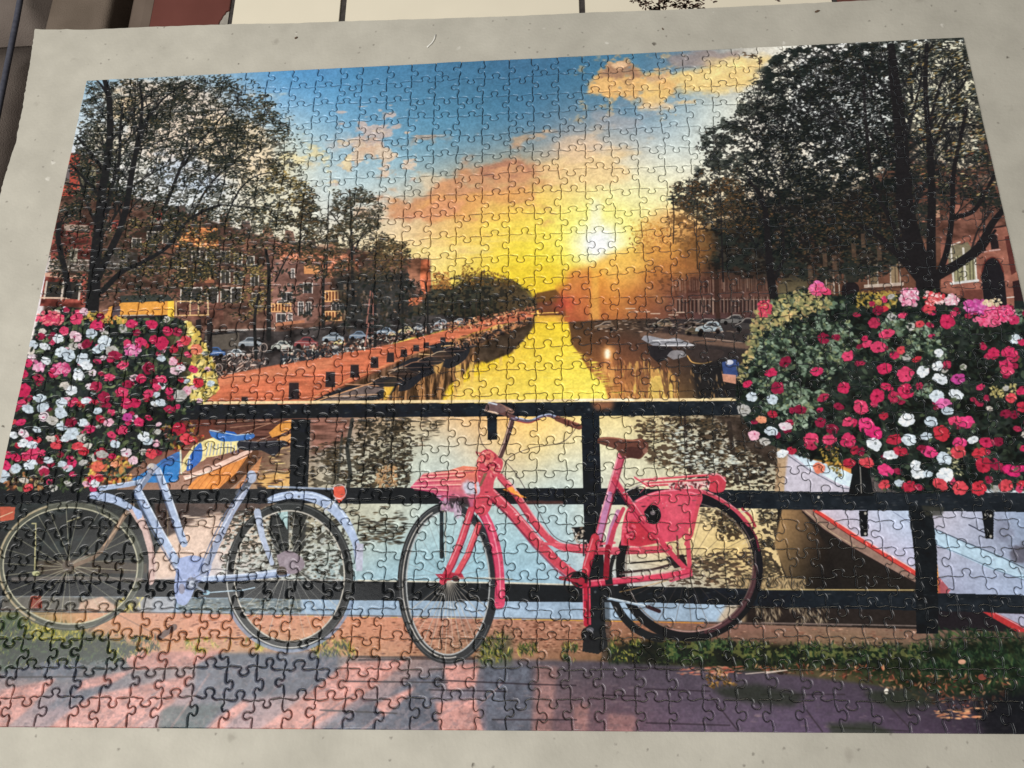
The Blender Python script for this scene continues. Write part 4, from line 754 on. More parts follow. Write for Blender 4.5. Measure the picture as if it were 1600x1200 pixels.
# mirrored trees: broken dark flecks
DK = [(58, 54, 46), (74, 62, 48), (44, 42, 38), (96, 80, 58)]
speck([(556, 655), (640, 652), (652, 690), (634, 764), (560, 764), (552, 700)], (70, 62, 50), NF, .48, .9, 4); speck([(556, 655), (640, 652), (640, 764), (560, 764)], (44, 42, 38), NL, .56, .8, 4); speck([(486, 690), (556, 680), (560, 764), (486, 764)], (84, 78, 66), NF, .58, .85, 3)
dabs([(560, 655), (640, 652), (650, 690), (632, 762), (560, 762), (552, 700)], 700, (2, 5), DK, ang=(-8, 8), asp=(.3, .5), a=(.5, .95), nz=N3, thr=.46, soft=5)
dabs([(620, 652), (700, 652), (680, 680), (640, 700)], 160, (3, 10), DK + [(150, 120, 96)], ang=(-4, 4), asp=(.15, .3), a=(.3, .8), nz=N3, thr=.5, soft=4)
poly([(486, 655), (550, 655), (540, 690), (510, 700), (486, 712)], (128, 84, 72), .85, 5, NH, .35)
dabs([(486, 700), (560, 680), (560, 762), (486, 762)], 620, (2.5, 7), DK, ang=(-8, 8), asp=(.25, .45), a=(.5, .95), nz=N3, thr=.55, soft=3)
line([(548, 655), (544, 700), (546, 740), (542, 762)], 6, (54, 56, 54), .9, jit=1.5); line([(534, 680), (530, 720), (528, 750)], 3.5, (66, 66, 60), .85, jit=1.5); line([(612, 655), (612, 700), (610, 740)], 2, (54, 50, 44), .8, jit=1)
dabs([(590, 730), (620, 725), (620, 762), (585, 762)], 120, (3, 8), [(205, 160, 110), (190, 140, 96)], asp=(.3, .5), a=(.4, .8))
dabs([(540, 788), (600, 788), (630, 800), (640, 850), (570, 850), (556, 800)], 260, (3, 12), DK, ang=(-4, 4), asp=(.15, .3), a=(.5, .9), nz=N3, thr=.45, soft=5)
speck([(345, 800), (440, 790), (540, 800), (552, 900), (545, 960), (345, 960)], (62, 60, 54), NF, .47, .85, 3); speck([(345, 800), (440, 790), (540, 800), (552, 900), (545, 960), (345, 960)], (206, 214, 208), NLb, .66, .7, 3)
dabs([(345, 800), (440, 790), (540, 800), (552, 900), (545, 960), (345, 960)], 800, (2, 5), DK + [(84, 84, 78)], ang=(-8, 8), asp=(.3, .5), a=(.5, .95), nz=N3, thr=.46, soft=3)
poly([(424, 795), (455, 792), (452, 830), (448, 880), (436, 880), (420, 830)], (48, 52, 52), .95, 1.5); poly([(456, 796), (480, 792), (476, 850), (458, 880)], (52, 54, 52), .9, 2); poly([(430, 795), (450, 793), (449, 828)], (172, 205, 206), .95)
speck([(985, 650), (1060, 650), (1200, 652), (1215, 690), (1218, 764), (1080, 756), (1010, 715), (1000, 680)], (74, 58, 44), NF, .47, .9, 6); speck([(1050, 650), (1200, 652), (1218, 764), (1080, 756), (1060, 700)], (40, 36, 32), NL, .52, .9, 6)
dabs([(985, 650), (1060, 650), (1200, 652), (1215, 690), (1218, 762), (1080, 750), (1010, 715), (1000, 680)], 1500, (2, 5), DK + [(110, 80, 50)], ang=(-10, 10), asp=(.3, .5), a=(.55, .95), nz=N3, thr=.47, soft=5)
dabs([(1070, 660), (1110, 655), (1130, 750), (1080, 745)], 620, (2.5, 6), DK, ang=(-10, 10), asp=(.35, .6), a=(.6, .95), nz=N3, thr=.42, soft=5)
poly([(1110, 650), (1200, 650), (1212, 690), (1216, 730), (1190, 715), (1150, 690), (1140, 665)], (58, 48, 42), .92, 4, N3, .4); line([(1070, 652), (1074, 690), (1078, 740)], 4, (48, 40, 38), .85, jit=1.5); line([(1140, 660), (1146, 720), (1152, 755)], 7, (52, 44, 40), .85, jit=1.5)
dabs([(1040, 655), (1060, 660), (1120, 700), (1200, 740), (1100, 745), (1050, 720)], 420, (2.5, 7), [(226, 226, 205), (196, 205, 196)], ang=(-8, 8), asp=(.3, .5), a=(.5, .9), nz=N4, thr=.5)
dabs([(1090, 800), (1130, 795), (1180, 830), (1180, 850), (1120, 840)], 360, (2.2, 6), DK, ang=(-10, 10), asp=(.35, .6), a=(.5, .95), nz=N3, thr=.45, soft=4)
speck([(1080, 868), (1180, 856), (1180, 918), (1040, 918)], (70, 56, 46), NF, .47, .9, 4)
dabs([(1080, 870), (1180, 860), (1180, 918), (1080, 918)], 300, (2.5, 6), DK + [(130, 96, 72)], ang=(-8, 8), asp=(.2, .45), a=(.5, .9), nz=N3, thr=.48, soft=4)
speck([(1185, 795), (1220, 798), (1212, 860), (1224, 925), (1190, 925)], (54, 46, 40), NL, .52, .9, 2); speck([(1095, 795), (1150, 795), (1180, 840), (1130, 845)], (60, 48, 38), NL, .5, .9, 4)
dabs([(1185, 795), (1220, 798), (1215, 860), (1225, 925), (1190, 925)], 420, (2.2, 6), DK, ang=(-20, 20), asp=(.35, .6), a=(.5, .95), nz=N3, thr=.5, soft=2)
line([(1220, 895), (1222, 975)], 4, (60, 48, 36), .9)

# -- moored boat on the left, bright tarpaulin
poly([(330, 655), (460, 655), (455, 700), (420, 690), (340, 680)], (96, 62, 54), .9, 2, NH, .4)
for a_, b_ in (((375, 678), (440, 655)), ((400, 690), (455, 668)), ((340, 660), (420, 656)), ((360, 668), (430, 660))): line([a_, b_], 1.5, (190, 140, 110), .7)
poly(smooth([(420, 676), (440, 660), (458, 656), (456, 668), (440, 678), (425, 684)], 4), (226, 150, 66)); poly(smooth([(430, 690), (440, 682), (457, 678), (457, 692)], 4), (240, 168, 96))
poly([(456, 765), (410, 765), (400, 745), (456, 735)], (236, 180, 100), .85, 2); dabs([(400, 690), (455, 690), (455, 760), (400, 765)], 90, (6, 16), [(60, 44, 40), (130, 90, 76), (240, 200, 130)], ang=(-6, 2), asp=(.1, .22), a=(.5, .9))
poly(smooth([(395, 700), (388, 720), (370, 740), (340, 765), (295, 766), (310, 745), (350, 720)], 5), (228, 142, 70), 1, 0, N2, .12)
for i in range(6): line([(386 - i * 13, 710 + i * 6), (372 - i * 14, 735 + i * 5), (350 - i * 10, 764)], 1.2, (180, 100, 52), .6)
poly(smooth([(396, 700), (404, 710), (380, 745), (352, 768), (338, 768), (370, 738)], 5), (96, 66, 50), .9); poly([(362, 768), (395, 730), (410, 712), (404, 735), (380, 765)], (216, 140, 90), .8, 1)
poly(smooth([(286, 744), (330, 728), (390, 702), (385, 714), (340, 732), (290, 752)], 4), (236, 196, 178)); line([(288, 752), (340, 733), (392, 708)], 1.6, (110, 66, 46)); line([(290, 748), (330, 736)], 3, (246, 230, 215), .9)
poly(smooth([(312, 690), (350, 680), (382, 684), (376, 700), (340, 712), (310, 716)], 4), (244, 226, 150)); poly(smooth([(302, 696), (318, 690), (322, 716), (300, 726), (284, 738), (286, 718)], 4), (240, 220, 150))
poly(smooth([(326, 673), (352, 678), (372, 680), (396, 678), (392, 686), (350, 690), (330, 682)], 4), (66, 120, 200)); poly([(352, 673), (366, 675), (372, 680), (354, 681)], (40, 96, 196)); line([(328, 672), (370, 680), (395, 677)], 1.6, (190, 215, 235))
poly(smooth([(304, 700), (314, 692), (316, 712), (310, 724), (292, 736), (294, 716)], 4), (60, 110, 196)); line([(296, 712), (296, 732)], 1.5, (215, 225, 235))
for i in range(10): line([(326 + i * 5, 694 + rng.uniform(-3, 3)), (322 + i * 5.5, 712 - i * .6)], 1.6, (110, 130, 190), .7)
poly(smooth([(250, 722), (282, 706), (280, 738), (274, 752), (245, 754), (205, 752), (225, 738)], 5), (58, 130, 205)); poly(smooth([(250, 720), (276, 708), (279, 716), (262, 728), (252, 730)], 4), (66, 110, 180)); line([(282, 704), (283, 740)], 2.5, (220, 220, 190))
# right-hand boat
poly([(1330, 715), (1610, 730), (1610, 775), (1330, 775)], (30, 32, 34)); poly([(1540, 742), (1610, 738), (1610, 772), (1540, 772)], (205, 218, 226)); poly([(1352, 738), (1400, 745), (1440, 768), (1352, 772)], (92, 84, 82))
poly([(1228, 706), (1300, 735), (1345, 768), (1225, 772)], (196, 190, 205)); poly([(1232, 706), (1262, 716), (1310, 730), (1340, 745), (1338, 764), (1312, 756), (1262, 730)], (206, 226, 240)); line([(1226, 708), (1265, 735), (1315, 762), (1340, 766)], 1.6, (96, 100, 118), .9)
poly([(1216, 700), (1232, 705), (1224, 772), (1210, 772)], (190, 150, 110), .7, 2)
poly([(1215, 795), (1260, 795), (1435, 900), (1435, 930), (1240, 930), (1222, 890), (1213, 850)], (40, 36, 34), 1, 1)
field([(1220, 800, (176, 136, 92)), (1250, 800, (110, 82, 56)), (1215, 850, (186, 146, 92)), (1240, 850, (120, 92, 62)), (1265, 850, (52, 44, 38)), (1225, 880, (84, 68, 50)), (1260, 900, (46, 40, 36)), (1300, 900, (36, 33, 32)), (1230, 820, (150, 116, 76))], [(1222, 796), (1252, 796), (1290, 850), (1320, 926), (1240, 926), (1222, 885), (1210, 850)], soft=1.5)
poly([(1252, 796), (1280, 796), (1335, 838), (1432, 898), (1434, 912), (1330, 855), (1285, 825)], (150, 118, 104)); line([(1254, 800), (1290, 830), (1335, 858), (1430, 912)], 2, (44, 36, 36)); line([(1258, 798), (1300, 832), (1340, 856)], 1.2, (190, 165, 130))
field([(1290, 800, (200, 186, 200)), (1340, 800, (196, 190, 210)), (1420, 800, (186, 205, 232)), (1400, 850, (186, 190, 215)), (1425, 890, (190, 180, 205)), (1370, 830, (190, 196, 220))], [(1276, 796), (1424, 796), (1432, 892), (1330, 835)])
line([(1396, 800), (1424, 818)], 1.2, (110, 120, 150), .8)
line([(1274, 797), (1330, 834), (1380, 866), (1434, 898)], 7, (222, 66, 58)); line([(1276, 795), (1332, 831), (1382, 862), (1434, 893)], 1.6, (240, 190, 190)); line([(1274, 801), (1330, 838), (1434, 902)], 1.2, (110, 40, 40))
field([(1460, 805, (186, 176, 190)), (1500, 805, (196, 200, 222)), (1550, 810, (160, 166, 190)), (1600, 805, (150, 176, 210)), (1480, 840, (186, 190, 212)), (1550, 850, (142, 150, 176)), (1600, 860, (126, 130, 150)), (1480, 880, (166, 176, 200)), (1550, 890, (170, 186, 212)), (1600, 920, (172, 190, 222)), (1480, 920, (150, 152, 180)), (1530, 925, (166, 176, 205))], [(1455, 796), (1810, 796), (1810, 930), (1470, 930)])
poly([(1458, 825), (1510, 848), (1560, 866), (1610, 890), (1610, 908), (1550, 890), (1510, 872), (1460, 850)], (176, 206, 226), .95); line([(1458, 825), (1510, 848), (1560, 868), (1605, 890)], 2, (74, 86, 104)); line([(1462, 850), (1510, 870), (1560, 892), (1605, 908)], 1.4, (104, 124, 150)); line([(1514, 820), (1545, 836)], 2, (60, 64, 84))
cloud([(1570, 860), (1605, 845), (1608, 880), (1590, 880)], (84, 80, 92), 7, N3, .5, .8, .8); cloud([(1555, 810), (1585, 815), (1580, 850), (1555, 845)], (120, 124, 146), 8, N3, .5, .8, .7)
poly([(1466, 900), (1485, 922), (1480, 930), (1466, 930)], (176, 66, 70), .8, 1)
poly([(1100, 930), (1800, 935), (1800, 1000), (1100, 990)], (46, 40, 38))
poly([(1440, 930), (1610, 930), (1610, 990), (1440, 985)], (38, 34, 38)); poly([(1535, 956), (1560, 958), (1610, 985), (1610, 996), (1585, 985)], (190, 50, 52)); poly([(1558, 958), (1610, 960), (1610, 984)], (166, 166, 190)); line([(1556, 958), (1605, 984)], 1.4, (226, 170, 180))
poly([(1180, 940), (1440, 944), (1440, 985), (1180, 978)], (46, 40, 38), 1, 1); dabs([(1180, 945), (1300, 948), (1290, 976), (1180, 974)], 190, (4, 11), [(150, 130, 104), (96, 80, 62), (190, 170, 140)], ang=(60, 120), asp=(.12, .25), a=(.4, .9), nz=N3, thr=.45)
line([(1190, 973), (1440, 978)], 1.6, (170, 150, 140), .7); poly([(1150, 900), (1260, 905), (1258, 922), (1150, 920)], (190, 160, 112), .8, 1); dabs([(1150, 900), (1260, 905), (1258, 922), (1150, 920)], 150, (4, 10), DK, ang=(50, 130), asp=(.15, .3), a=(.5, .9))
# -- quay strip, brick edge, grass, paving
poly([(0, 930), (300, 930), (560, 930), (1150, 938), (1160, 973), (1100, 972), (700, 966), (240, 958), (0, 956)], (158, 182, 206), 1, 1, N2, .08); poly([(1135, 945), (1165, 945), (1165, 972), (1120, 972)], (206, 170, 126), .7, 3)
poly([(0, 930), (240, 932), (235, 960), (0, 958)], (96, 86, 72), .8, 4); poly([(48, 930), (64, 930), (66, 950), (46, 950)], (150, 76, 60), .9, 1)
poly([(126, 940), (160, 932), (185, 950), (170, 956), (122, 954)], (214, 176, 152), .9, 1.5); poly([(218, 934), (276, 932), (272, 955), (214, 956)], (176, 176, 180), .8, 2)
poly([(280, 935), (470, 935), (470, 958), (280, 955)], (104, 116, 118), .8, 2); dabs([(280, 935), (470, 935), (470, 960), (280, 958)], 260, (3, 8), [(170, 176, 172), (70, 72, 68), (120, 116, 96)], ang=(-8, 8), a=(.4, .8), asp=(.25, .5))
field([(30, 965, (120, 120, 80)), (90, 965, (216, 160, 112)), (160, 970, (206, 148, 116)), (230, 970, (206, 145, 118)), (300, 970, (208, 140, 112)), (420, 975, (212, 140, 112)), (560, 980, (206, 140, 112)), (700, 975, (186, 130, 112)), (850, 985, (172, 122, 100)), (1000, 985, (150, 104, 84)), (1100, 985, (130, 92, 78)), (1300, 990, (140, 108, 92)), (1430, 995, (130, 100, 84)), (1600, 1000, (90, 70, 56)), (100, 1000, (150, 140, 80)), (250, 1000, (208, 150, 108)), (420, 1005, (190, 150, 110)), (560, 1010, (206, 146, 110)), (850, 1010, (176, 120, 92)), (1000, 1010, (120, 92, 60)), (1300, 1015, (120, 100, 60)), (1600, 1020, (60, 56, 40)),
       (150, 1045, (150, 130, 90)), (850, 1042, (150, 110, 90)), (1100, 1045, (84, 72, 56)), (1250, 1045, (84, 72, 56)), (1400, 1045, (76, 70, 50)), (1600, 1045, (50, 48, 38)), (300, 1020, (206, 150, 120)), (620, 1022, (196, 138, 108)), (760, 1020, (150, 120, 90))],
      [(-90, 956), (240, 958), (700, 966), (1100, 974), (1610, 988), (1700, 1110), (-90, 1060)])
line([(0, 952), (240, 957), (700, 964), (1100, 972), (1330, 977)], 2, (110, 92, 86), .8)
dabs([(240, 960), (700, 968), (1440, 985), (1440, 1015), (700, 1024), (240, 1015)], 1500, (2.5, 8), [(120, 74, 58), (226, 172, 140), (96, 60, 50), (186, 118, 92)], ang=(-6, 6), asp=(.2, .4), a=(.25, .7), nz=N4, thr=.45)
dabs([(640, 968), (930, 970), (930, 1020), (640, 1016)], 700, (2.5, 6), [(92, 62, 52), (214, 160, 130), (76, 54, 46)], ang=(-20, 20), asp=(.25, .5), a=(.35, .8))
# paving
field([(20, 1030, (120, 106, 96)), (100, 1030, (82, 98, 88)), (200, 1025, (96, 106, 104)), (300, 1030, (170, 140, 130)), (400, 1025, (120, 124, 126)), (500, 1030, (110, 116, 122)), (620, 1035, (190, 140, 124)), (720, 1045, (104, 108, 118)), (800, 1045, (112, 104, 112)), (900, 1050, (90, 82, 90)), (1000, 1050, (86, 78, 88)), (1100, 1055, (88, 77, 88)), (1200, 1060, (82, 72, 82)), (1300, 1070, (80, 68, 84)), (1450, 1080, (46, 44, 46)), (1600, 1080, (34, 34, 38)),
       (20, 1060, (150, 136, 142)), (100, 1070, (126, 122, 140)), (200, 1060, (120, 122, 136)), (300, 1060, (140, 132, 140)), (400, 1060, (122, 124, 136)), (520, 1060, (150, 136, 138)), (640, 1070, (140, 130, 138)), (760, 1070, (126, 116, 126)), (860, 1090, (116, 98, 106)), (960, 1090, (98, 84, 98)), (1060, 1100, (94, 80, 98)), (1200, 1110, (92, 78, 98)), (1300, 1110, (86, 72, 92)), (1450, 1110, (72, 60, 76)), (1600, 1130, (30, 30, 38)),
       (20, 1120, (170, 144, 144)), (120, 1120, (160, 134, 138)), (220, 1120, (196, 156, 152)), (330, 1120, (166, 140, 140)), (450, 1120, (200, 156, 150)), (560, 1120, (150, 136, 144)), (700, 1120, (120, 116, 130)), (850, 1125, (128, 98, 98)), (960, 1125, (116, 86, 92)), (1060, 1130, (100, 86, 104)), (1200, 1135, (96, 82, 104)), (1350, 1135, (86, 72, 92)), (1500, 1130, (66, 54, 70))],
      [(0, 1022), (300, 1020), (560, 1026), (760, 1030), (1000, 1034), (1200, 1050), (1400, 1075), (1610, 1085), (1830, 1090), (1830, 1160), (-90, 1160), (-90, 1022)], soft=2)
PKB, SLB = (214, 148, 136), (98, 104, 117)
for p in ([(309, 1022), (529, 1016), (523, 1079), (378, 1092), (302, 1098)], [(542, 1110), (668, 1066), (693, 1139), (498, 1142)], [(0, 1030), (126, 1012), (125, 1062), (0, 1062)], [(126, 1062), (200, 1052), (130, 1098), (70, 1110)], [(755, 1040), (830, 1040), (832, 1145), (760, 1145)], [(640, 1060), (690, 1050), (690, 1075), (610, 1085)], [(302, 1098), (380, 1090), (330, 1142), (250, 1142)]): poly(p, SLB, .85, 5, N3, .12)
poly([(252, 1104), (353, 1098), (315, 1142), (246, 1142)], (92, 104, 104), .8, 5, N3, .15)
for p in ([(183, 1019), (353, 1016), (300, 1041), (208, 1047)], [(151, 1085), (302, 1054), (271, 1098), (208, 1142), (69, 1142), (126, 1098)], [(0, 1079), (88, 1060), (50, 1104), (6, 1140), (-20, 1140)], [(403, 1142), (479, 1085), (542, 1035), (636, 1032), (605, 1060), (542, 1104), (479, 1142)], [(693, 1041), (750, 1035), (743, 1073), (699, 1079)], [(680, 1098), (743, 1092), (756, 1145), (687, 1145)], [(318, 1142), (340, 1120), (378, 1096), (390, 1100), (345, 1142)], [(130, 1062), (210, 1046), (180, 1066), (120, 1080)], [(585, 1100), (650, 1072), (640, 1085), (600, 1120)]): poly(p, PKB, .9, 3.5, N3, .14)
for p in ([(838, 1040), (872, 1042), (868, 1070), (862, 1145), (830, 1145), (836, 1090)], [(895, 1100), (920, 1100), (918, 1142), (898, 1142)], [(950, 1115), (995, 1118), (992, 1145), (948, 1145)]): poly(p, (196, 136, 124), .5, 5, N3, .12)
for k in range(14): x0 = 60 + k * 50 + rng.uniform(-15, 15); line([(x0, 1142), (x0 + rng.uniform(60, 110), 1142 - rng.uniform(50, 90))], rng.uniform(2, 6), [(150, 124, 128), (206, 156, 148), (96, 98, 110)][k % 3], .35)
speck([(-60, 1020), (800, 1030), (1600, 1080), (1600, 1150), (-60, 1150)], (70, 66, 74), NLb, .72, .22, 3); speck([(-60, 1020), (760, 1030), (760, 1150), (-60, 1150)], (206, 166, 158), NL, .74, .15, 3)
dabs([(0, 1030), (1600, 1085), (1600, 1145), (0, 1140)], 1500, (3, 11), [(180, 150, 146), (96, 90, 100), (70, 64, 74), (130, 116, 126)], ang=(-6, 6), asp=(.2, .4), a=(.06, .2), k=1.3)
for p in ([(540, 1064), (700, 1066)], [(670, 1078), (790, 1080)], [(500, 1110), (620, 1114)], [(680, 1064), (830, 1070), (900, 1071)], [(940, 1086), (1000, 1088)], [(1005, 1075), (1110, 1080)], [(770, 1124), (900, 1126)], [(1010, 1130), (1140, 1134)], [(1190, 1086), (1320, 1086)], [(1110, 1086), (1150, 1140)], [(1260, 1110), (1285, 1144)], [(1300, 1137), (1420, 1142)], [(1380, 1095), (1425, 1140)], [(560, 1030), (640, 1030)], [(640, 1028), (740, 1030)], [(990, 1043), (1060, 1046)], [(0, 1058), (130, 1056)]):
    line(p, 2.4, (58, 50, 56), .75, jit=.6)
poly([(545, 1024), (640, 1026), (640, 1030), (545, 1028)], (70, 66, 66), .7, 1); poly([(640, 1024), (740, 1026), (740, 1031), (640, 1031)], (84, 70, 66), .7, 1)
# grass tufts and leaf litter
GRN = [(44, 66, 42), (34, 52, 38), (70, 90, 50), (50, 74, 44), (26, 40, 30)]
GRY = [(176, 166, 74), (150, 140, 66), (110, 120, 60), (206, 186, 90)]
def grass(pts, n, cols, L=(4, 10)): dabs(pts, n, L, cols, ang=(40, 140), asp=(.14, .3), a=(.45, .9), nz=N3, thr=.42, soft=4)
poly([(0, 965), (30, 955), (45, 985), (130, 985), (180, 1000), (220, 1010), (180, 1030), (60, 1030), (0, 1050)], (72, 88, 66), .8, 6); poly([(40, 975), (110, 982), (120, 1000), (70, 1004), (40, 995)], (176, 164, 82), .7, 5)
grass([(0, 960), (40, 965), (130, 985), (230, 1000), (200, 1030), (0, 1040)], 620, GRN + GRY[:2]); grass([(40, 972), (120, 980), (130, 1000), (50, 1000)], 260, GRY); grass([(150, 1000), (250, 995), (250, 1020), (170, 1025)], 200, GRY + GRN)
grass([(180, 945), (215, 928), (235, 928), (200, 955)], 90, [(226, 205, 110), (150, 140, 70)]); grass([(290, 1000), (420, 1005), (400, 1020), (300, 1018)], 160, GRY); grass([(480, 1000), (540, 1000), (560, 1022), (490, 1024)], 220, GRY + GRN[:2])
poly([(750, 1000), (800, 990), (800, 1040), (745, 1040)], (84, 92, 72), .6, 6); grass([(750, 990), (800, 985), (800, 1030), (750, 1035)], 220, GRY + GRN)
poly([(950, 1010), (1010, 1000), (1180, 1005), (1300, 1010), (1440, 1010), (1600, 1000), (1600, 1085), (1480, 1090), (1400, 1070), (1300, 1045), (1150, 1050), (1080, 1040), (950, 1036)], (38, 50, 34), .85, 7, N3, .4)
grass([(810, 1010), (840, 1005), (840, 1025), (810, 1028)], 90, GRY + GRN); grass([(880, 1008), (910, 1006), (905, 1030), (880, 1032)], 90, GRN + GRY[:1]); grass([(950, 1000), (1000, 998), (1000, 1030), (950, 1034)], 240, GRY + GRN)
grass([(1040, 1003), (1160, 1000), (1150, 1030), (1045, 1030)], 520, [(80, 102, 62), (54, 76, 50), (36, 50, 38)], (5, 11)); grass([(1160, 1005), (1440, 1008), (1430, 1030), (1170, 1032)], 700, GRN + [(130, 120, 60)], (5, 11)); grass([(1440, 980), (1500, 985), (1760, 1000), (1760, 1085), (1520, 1080), (1440, 1060)], 1300, GRN + [(34, 56, 40), (24, 36, 28)], (6, 18))
speck([(960, 1000), (1440, 1008), (1600, 990), (1600, 1060), (1440, 1050), (1180, 1036), (960, 1036)], (24, 32, 26), NLb, .56, .7, 5); speck([(1040, 1002), (1440, 1008), (1440, 1030), (1040, 1028)], (120, 122, 66), NL, .66, .6, 4); speck([(0, 985), (230, 1000), (200, 1035), (0, 1045)], (50, 66, 54), NLb, .52, .6, 6)
dabs([(1180, 1040), (1340, 1036), (1440, 1050), (1600, 1060), (1540, 1120), (1460, 1100), (1340, 1060), (1200, 1052)], 420, (3, 9), [(176, 92, 66), (120, 62, 48), (196, 140, 100), (70, 44, 38), (40, 34, 32)], a=(.5, .95), asp=(.25, .5))
dabs([(1100, 1048), (1130, 1045), (1150, 1070), (1110, 1075)], 90, (3, 8), [(190, 140, 70), (120, 84, 46), (60, 50, 36)], a=(.6, .95)); dabs([(1060, 1045), (1160, 1040), (1160, 1056), (1060, 1054)], 60, (4, 12), [(190, 100, 80), (206, 150, 120)], ang=(-20, 20), asp=(.15, .3), a=(.6, .95))
poly([(1110, 1075), (1180, 1068), (1260, 1085), (1240, 1105), (1180, 1100), (1130, 1090)], (44, 50, 40), .75, 6); poly([(1350, 1080), (1430, 1075), (1470, 1100), (1400, 1108), (1360, 1095)], (44, 52, 38), .75, 6); poly([(1540, 1080), (1610, 1070), (1610, 1150), (1540, 1150), (1520, 1110)], (26, 28, 30), .7, 8); poly([(1290, 1130), (1360, 1128), (1400, 1146), (1300, 1148)], (44, 56, 36), .6, 5)
disc(1385, 1080, 3.5, 4.5, (226, 220, 205)); dabs([(1460, 1110), (1540, 1105), (1530, 1122), (1470, 1124)], 36, (5, 12), [(226, 160, 110), (196, 120, 84)], ang=(-20, 20), asp=(.2, .35), a=(.7, 1)); line([(1165, 1053), (1230, 1047), (1196, 1052)], 1.4, (226, 205, 190), .9)
disc(1503, 1034, 6, 4, (205, 150, 120)); disc(1535, 1058, 7, 5, (150, 72, 60), .9)

# -- railing
RAIL = (33, 38, 44)
def rail(p, c=RAIL): poly(p, c, 1, .5, N3, .12)
line([(290, 629.5), (560, 628), (930, 625.5), (1200, 623.5)], 4.5, (240, 214, 160)); line([(900, 625), (990, 624.5)], 4, (255, 240, 205))
rail([(170, 634), (300, 632), (560, 631), (930, 628), (1230, 626), (1230, 648), (930, 650), (560, 652), (290, 656), (170, 660)])
poly([(925, 627), (960, 627), (955, 640), (930, 640)], (220, 130, 80), .6, 5)
rail([(-90, 767), (250, 765), (560, 762), (930, 763), (1180, 766), (1230, 768), (1600, 770), (1830, 772), (1830, 802), (1600, 800), (1230, 796), (930, 788), (560, 787), (250, 786), (-90, 787)])
poly([(820, 782), (880, 783), (880, 788), (820, 787)], (96, 62, 56), .8, 1.5); line([(-80, 787), (560, 786)], 1.2, (90, 92, 94), .5)
rail([(-90, 900), (300, 906), (560, 908), (930, 914), (1040, 917), (1270, 922), (1600, 930), (1830, 935), (1830, 963), (1600, 958), (1270, 950), (1040, 942), (930, 941), (560, 938), (300, 933), (-90, 930)])
line([(560, 907), (800, 911), (905, 914)], 2.4, (226, 215, 190), .9); line([(1190, 921), (1430, 922), (1435, 925)], 2, (196, 170, 110), .9); line([(240, 905), (560, 907)], 1.4, (205, 190, 180), .6)
rail([(455, 655), (485, 655), (481, 765), (452, 765)]); rail([(908, 648), (936, 648), (940, 780), (944, 900), (946, 1000), (916, 1000), (915, 900), (912, 780)]); rail([(1420, 790), (1456, 790), (1464, 860), (1466, 960), (1466, 990), (1432, 990), (1430, 880)], (28, 31, 34))
poly([(912, 990), (946, 985), (950, 1010), (935, 1022), (910, 1018)], (40, 42, 46), 1, 1); poly([(1440, 790), (1476, 792), (1472, 806), (1446, 806)], (58, 58, 50), .8, 2)
poly([(940, 900), (952, 900), (954, 1030), (940, 1030)], (52, 54, 56), .6, 2)
rail([(761, 650), (776, 650), (777, 687), (762, 687)]); rail([(1342, 798), (1356, 798), (1356, 838), (1345, 838)], (26, 28, 31)); rail([(1534, 798), (1553, 798), (1552, 842), (1540, 842)], (26, 28, 31)); rail([(1335, 725), (1356, 722), (1366, 775), (1325, 775)], (28, 30, 32)); line([(1344, 728), (1346, 770)], 1.6, (176, 170, 160), .8)
for x, y in ((1279, 777), (1352, 802), (1540, 804), (1548, 806), (1548, 838), (1352, 834)): disc(x, y, 2, 2.4, (196, 190, 176), .9)
line([(262, 795), (262, 850)], 1, (170, 150, 110), .7)

# -- flower boxes
GREEN = [(50, 62, 48), (38, 48, 42), (70, 84, 56), (30, 38, 36), (26, 32, 32), (92, 104, 70)]
LF = [(62, 492), (90, 480), (130, 484), (160, 494), (215, 500), (250, 494), (285, 500), (306, 520), (322, 548), (335, 575), (340, 605), (320, 628), (292, 640), (280, 660), (300, 690), (270, 700), (230, 715), (200, 740), (180, 765), (120, 768), (60, 764), (0, 764), (-10, 745), (10, 700), (30, 600)]
poly(smooth(LF + LF[:1], 4), (36, 42, 42), .97, 2, N3, .4)
dabs(LF, 2000, (5, 13), GREEN, asp=(.35, .6), a=(.6, .95), tone=N2)
poly([(255, 520), (300, 515), (335, 575), (335, 610), (300, 620)], (96, 84, 52), .6, 6)
dabs([(290, 500), (310, 520), (335, 575), (342, 608), (320, 628), (285, 622), (300, 570)], 280, (5, 12), [(236, 206, 96), (226, 190, 80), (246, 220, 130), (150, 130, 60)], asp=(.4, .7), a=(.7, 1))
dabs([(120, 485), (200, 498), (195, 505), (120, 500)], 60, (5, 11), [(226, 190, 80), (236, 150, 70), (205, 170, 70)], a=(.7, 1)); dabs([(140, 720), (210, 710), (205, 760), (130, 764)], 120, (5, 13), [(226, 150, 80), (236, 200, 80), (190, 84, 60), (110, 70, 48)], a=(.6, .95)); dabs([(0, 740), (70, 745), (60, 768), (0, 766)], 60, (5, 13), [(205, 130, 80), (190, 170, 120), (70, 50, 44)], a=(.6, .95))
dabs([(250, 665), (310, 655), (320, 690), (270, 705)], 110, (4, 10), [(196, 70, 56), (96, 50, 44), (190, 150, 60), (60, 46, 40)], a=(.6, .95))
RF = [(1190, 490), (1205, 472), (1230, 458), (1275, 448), (1300, 462), (1350, 458), (1400, 460), (1450, 452), (1500, 465), (1560, 478), (1610, 480), (1700, 500), (1720, 765), (1610, 765), (1545, 765), (1500, 745), (1470, 768), (1410, 770), (1375, 755), (1345, 725), (1300, 722), (1262, 716), (1228, 705), (1195, 690), (1170, 668), (1150, 625), (1158, 570), (1172, 540), (1182, 510)]
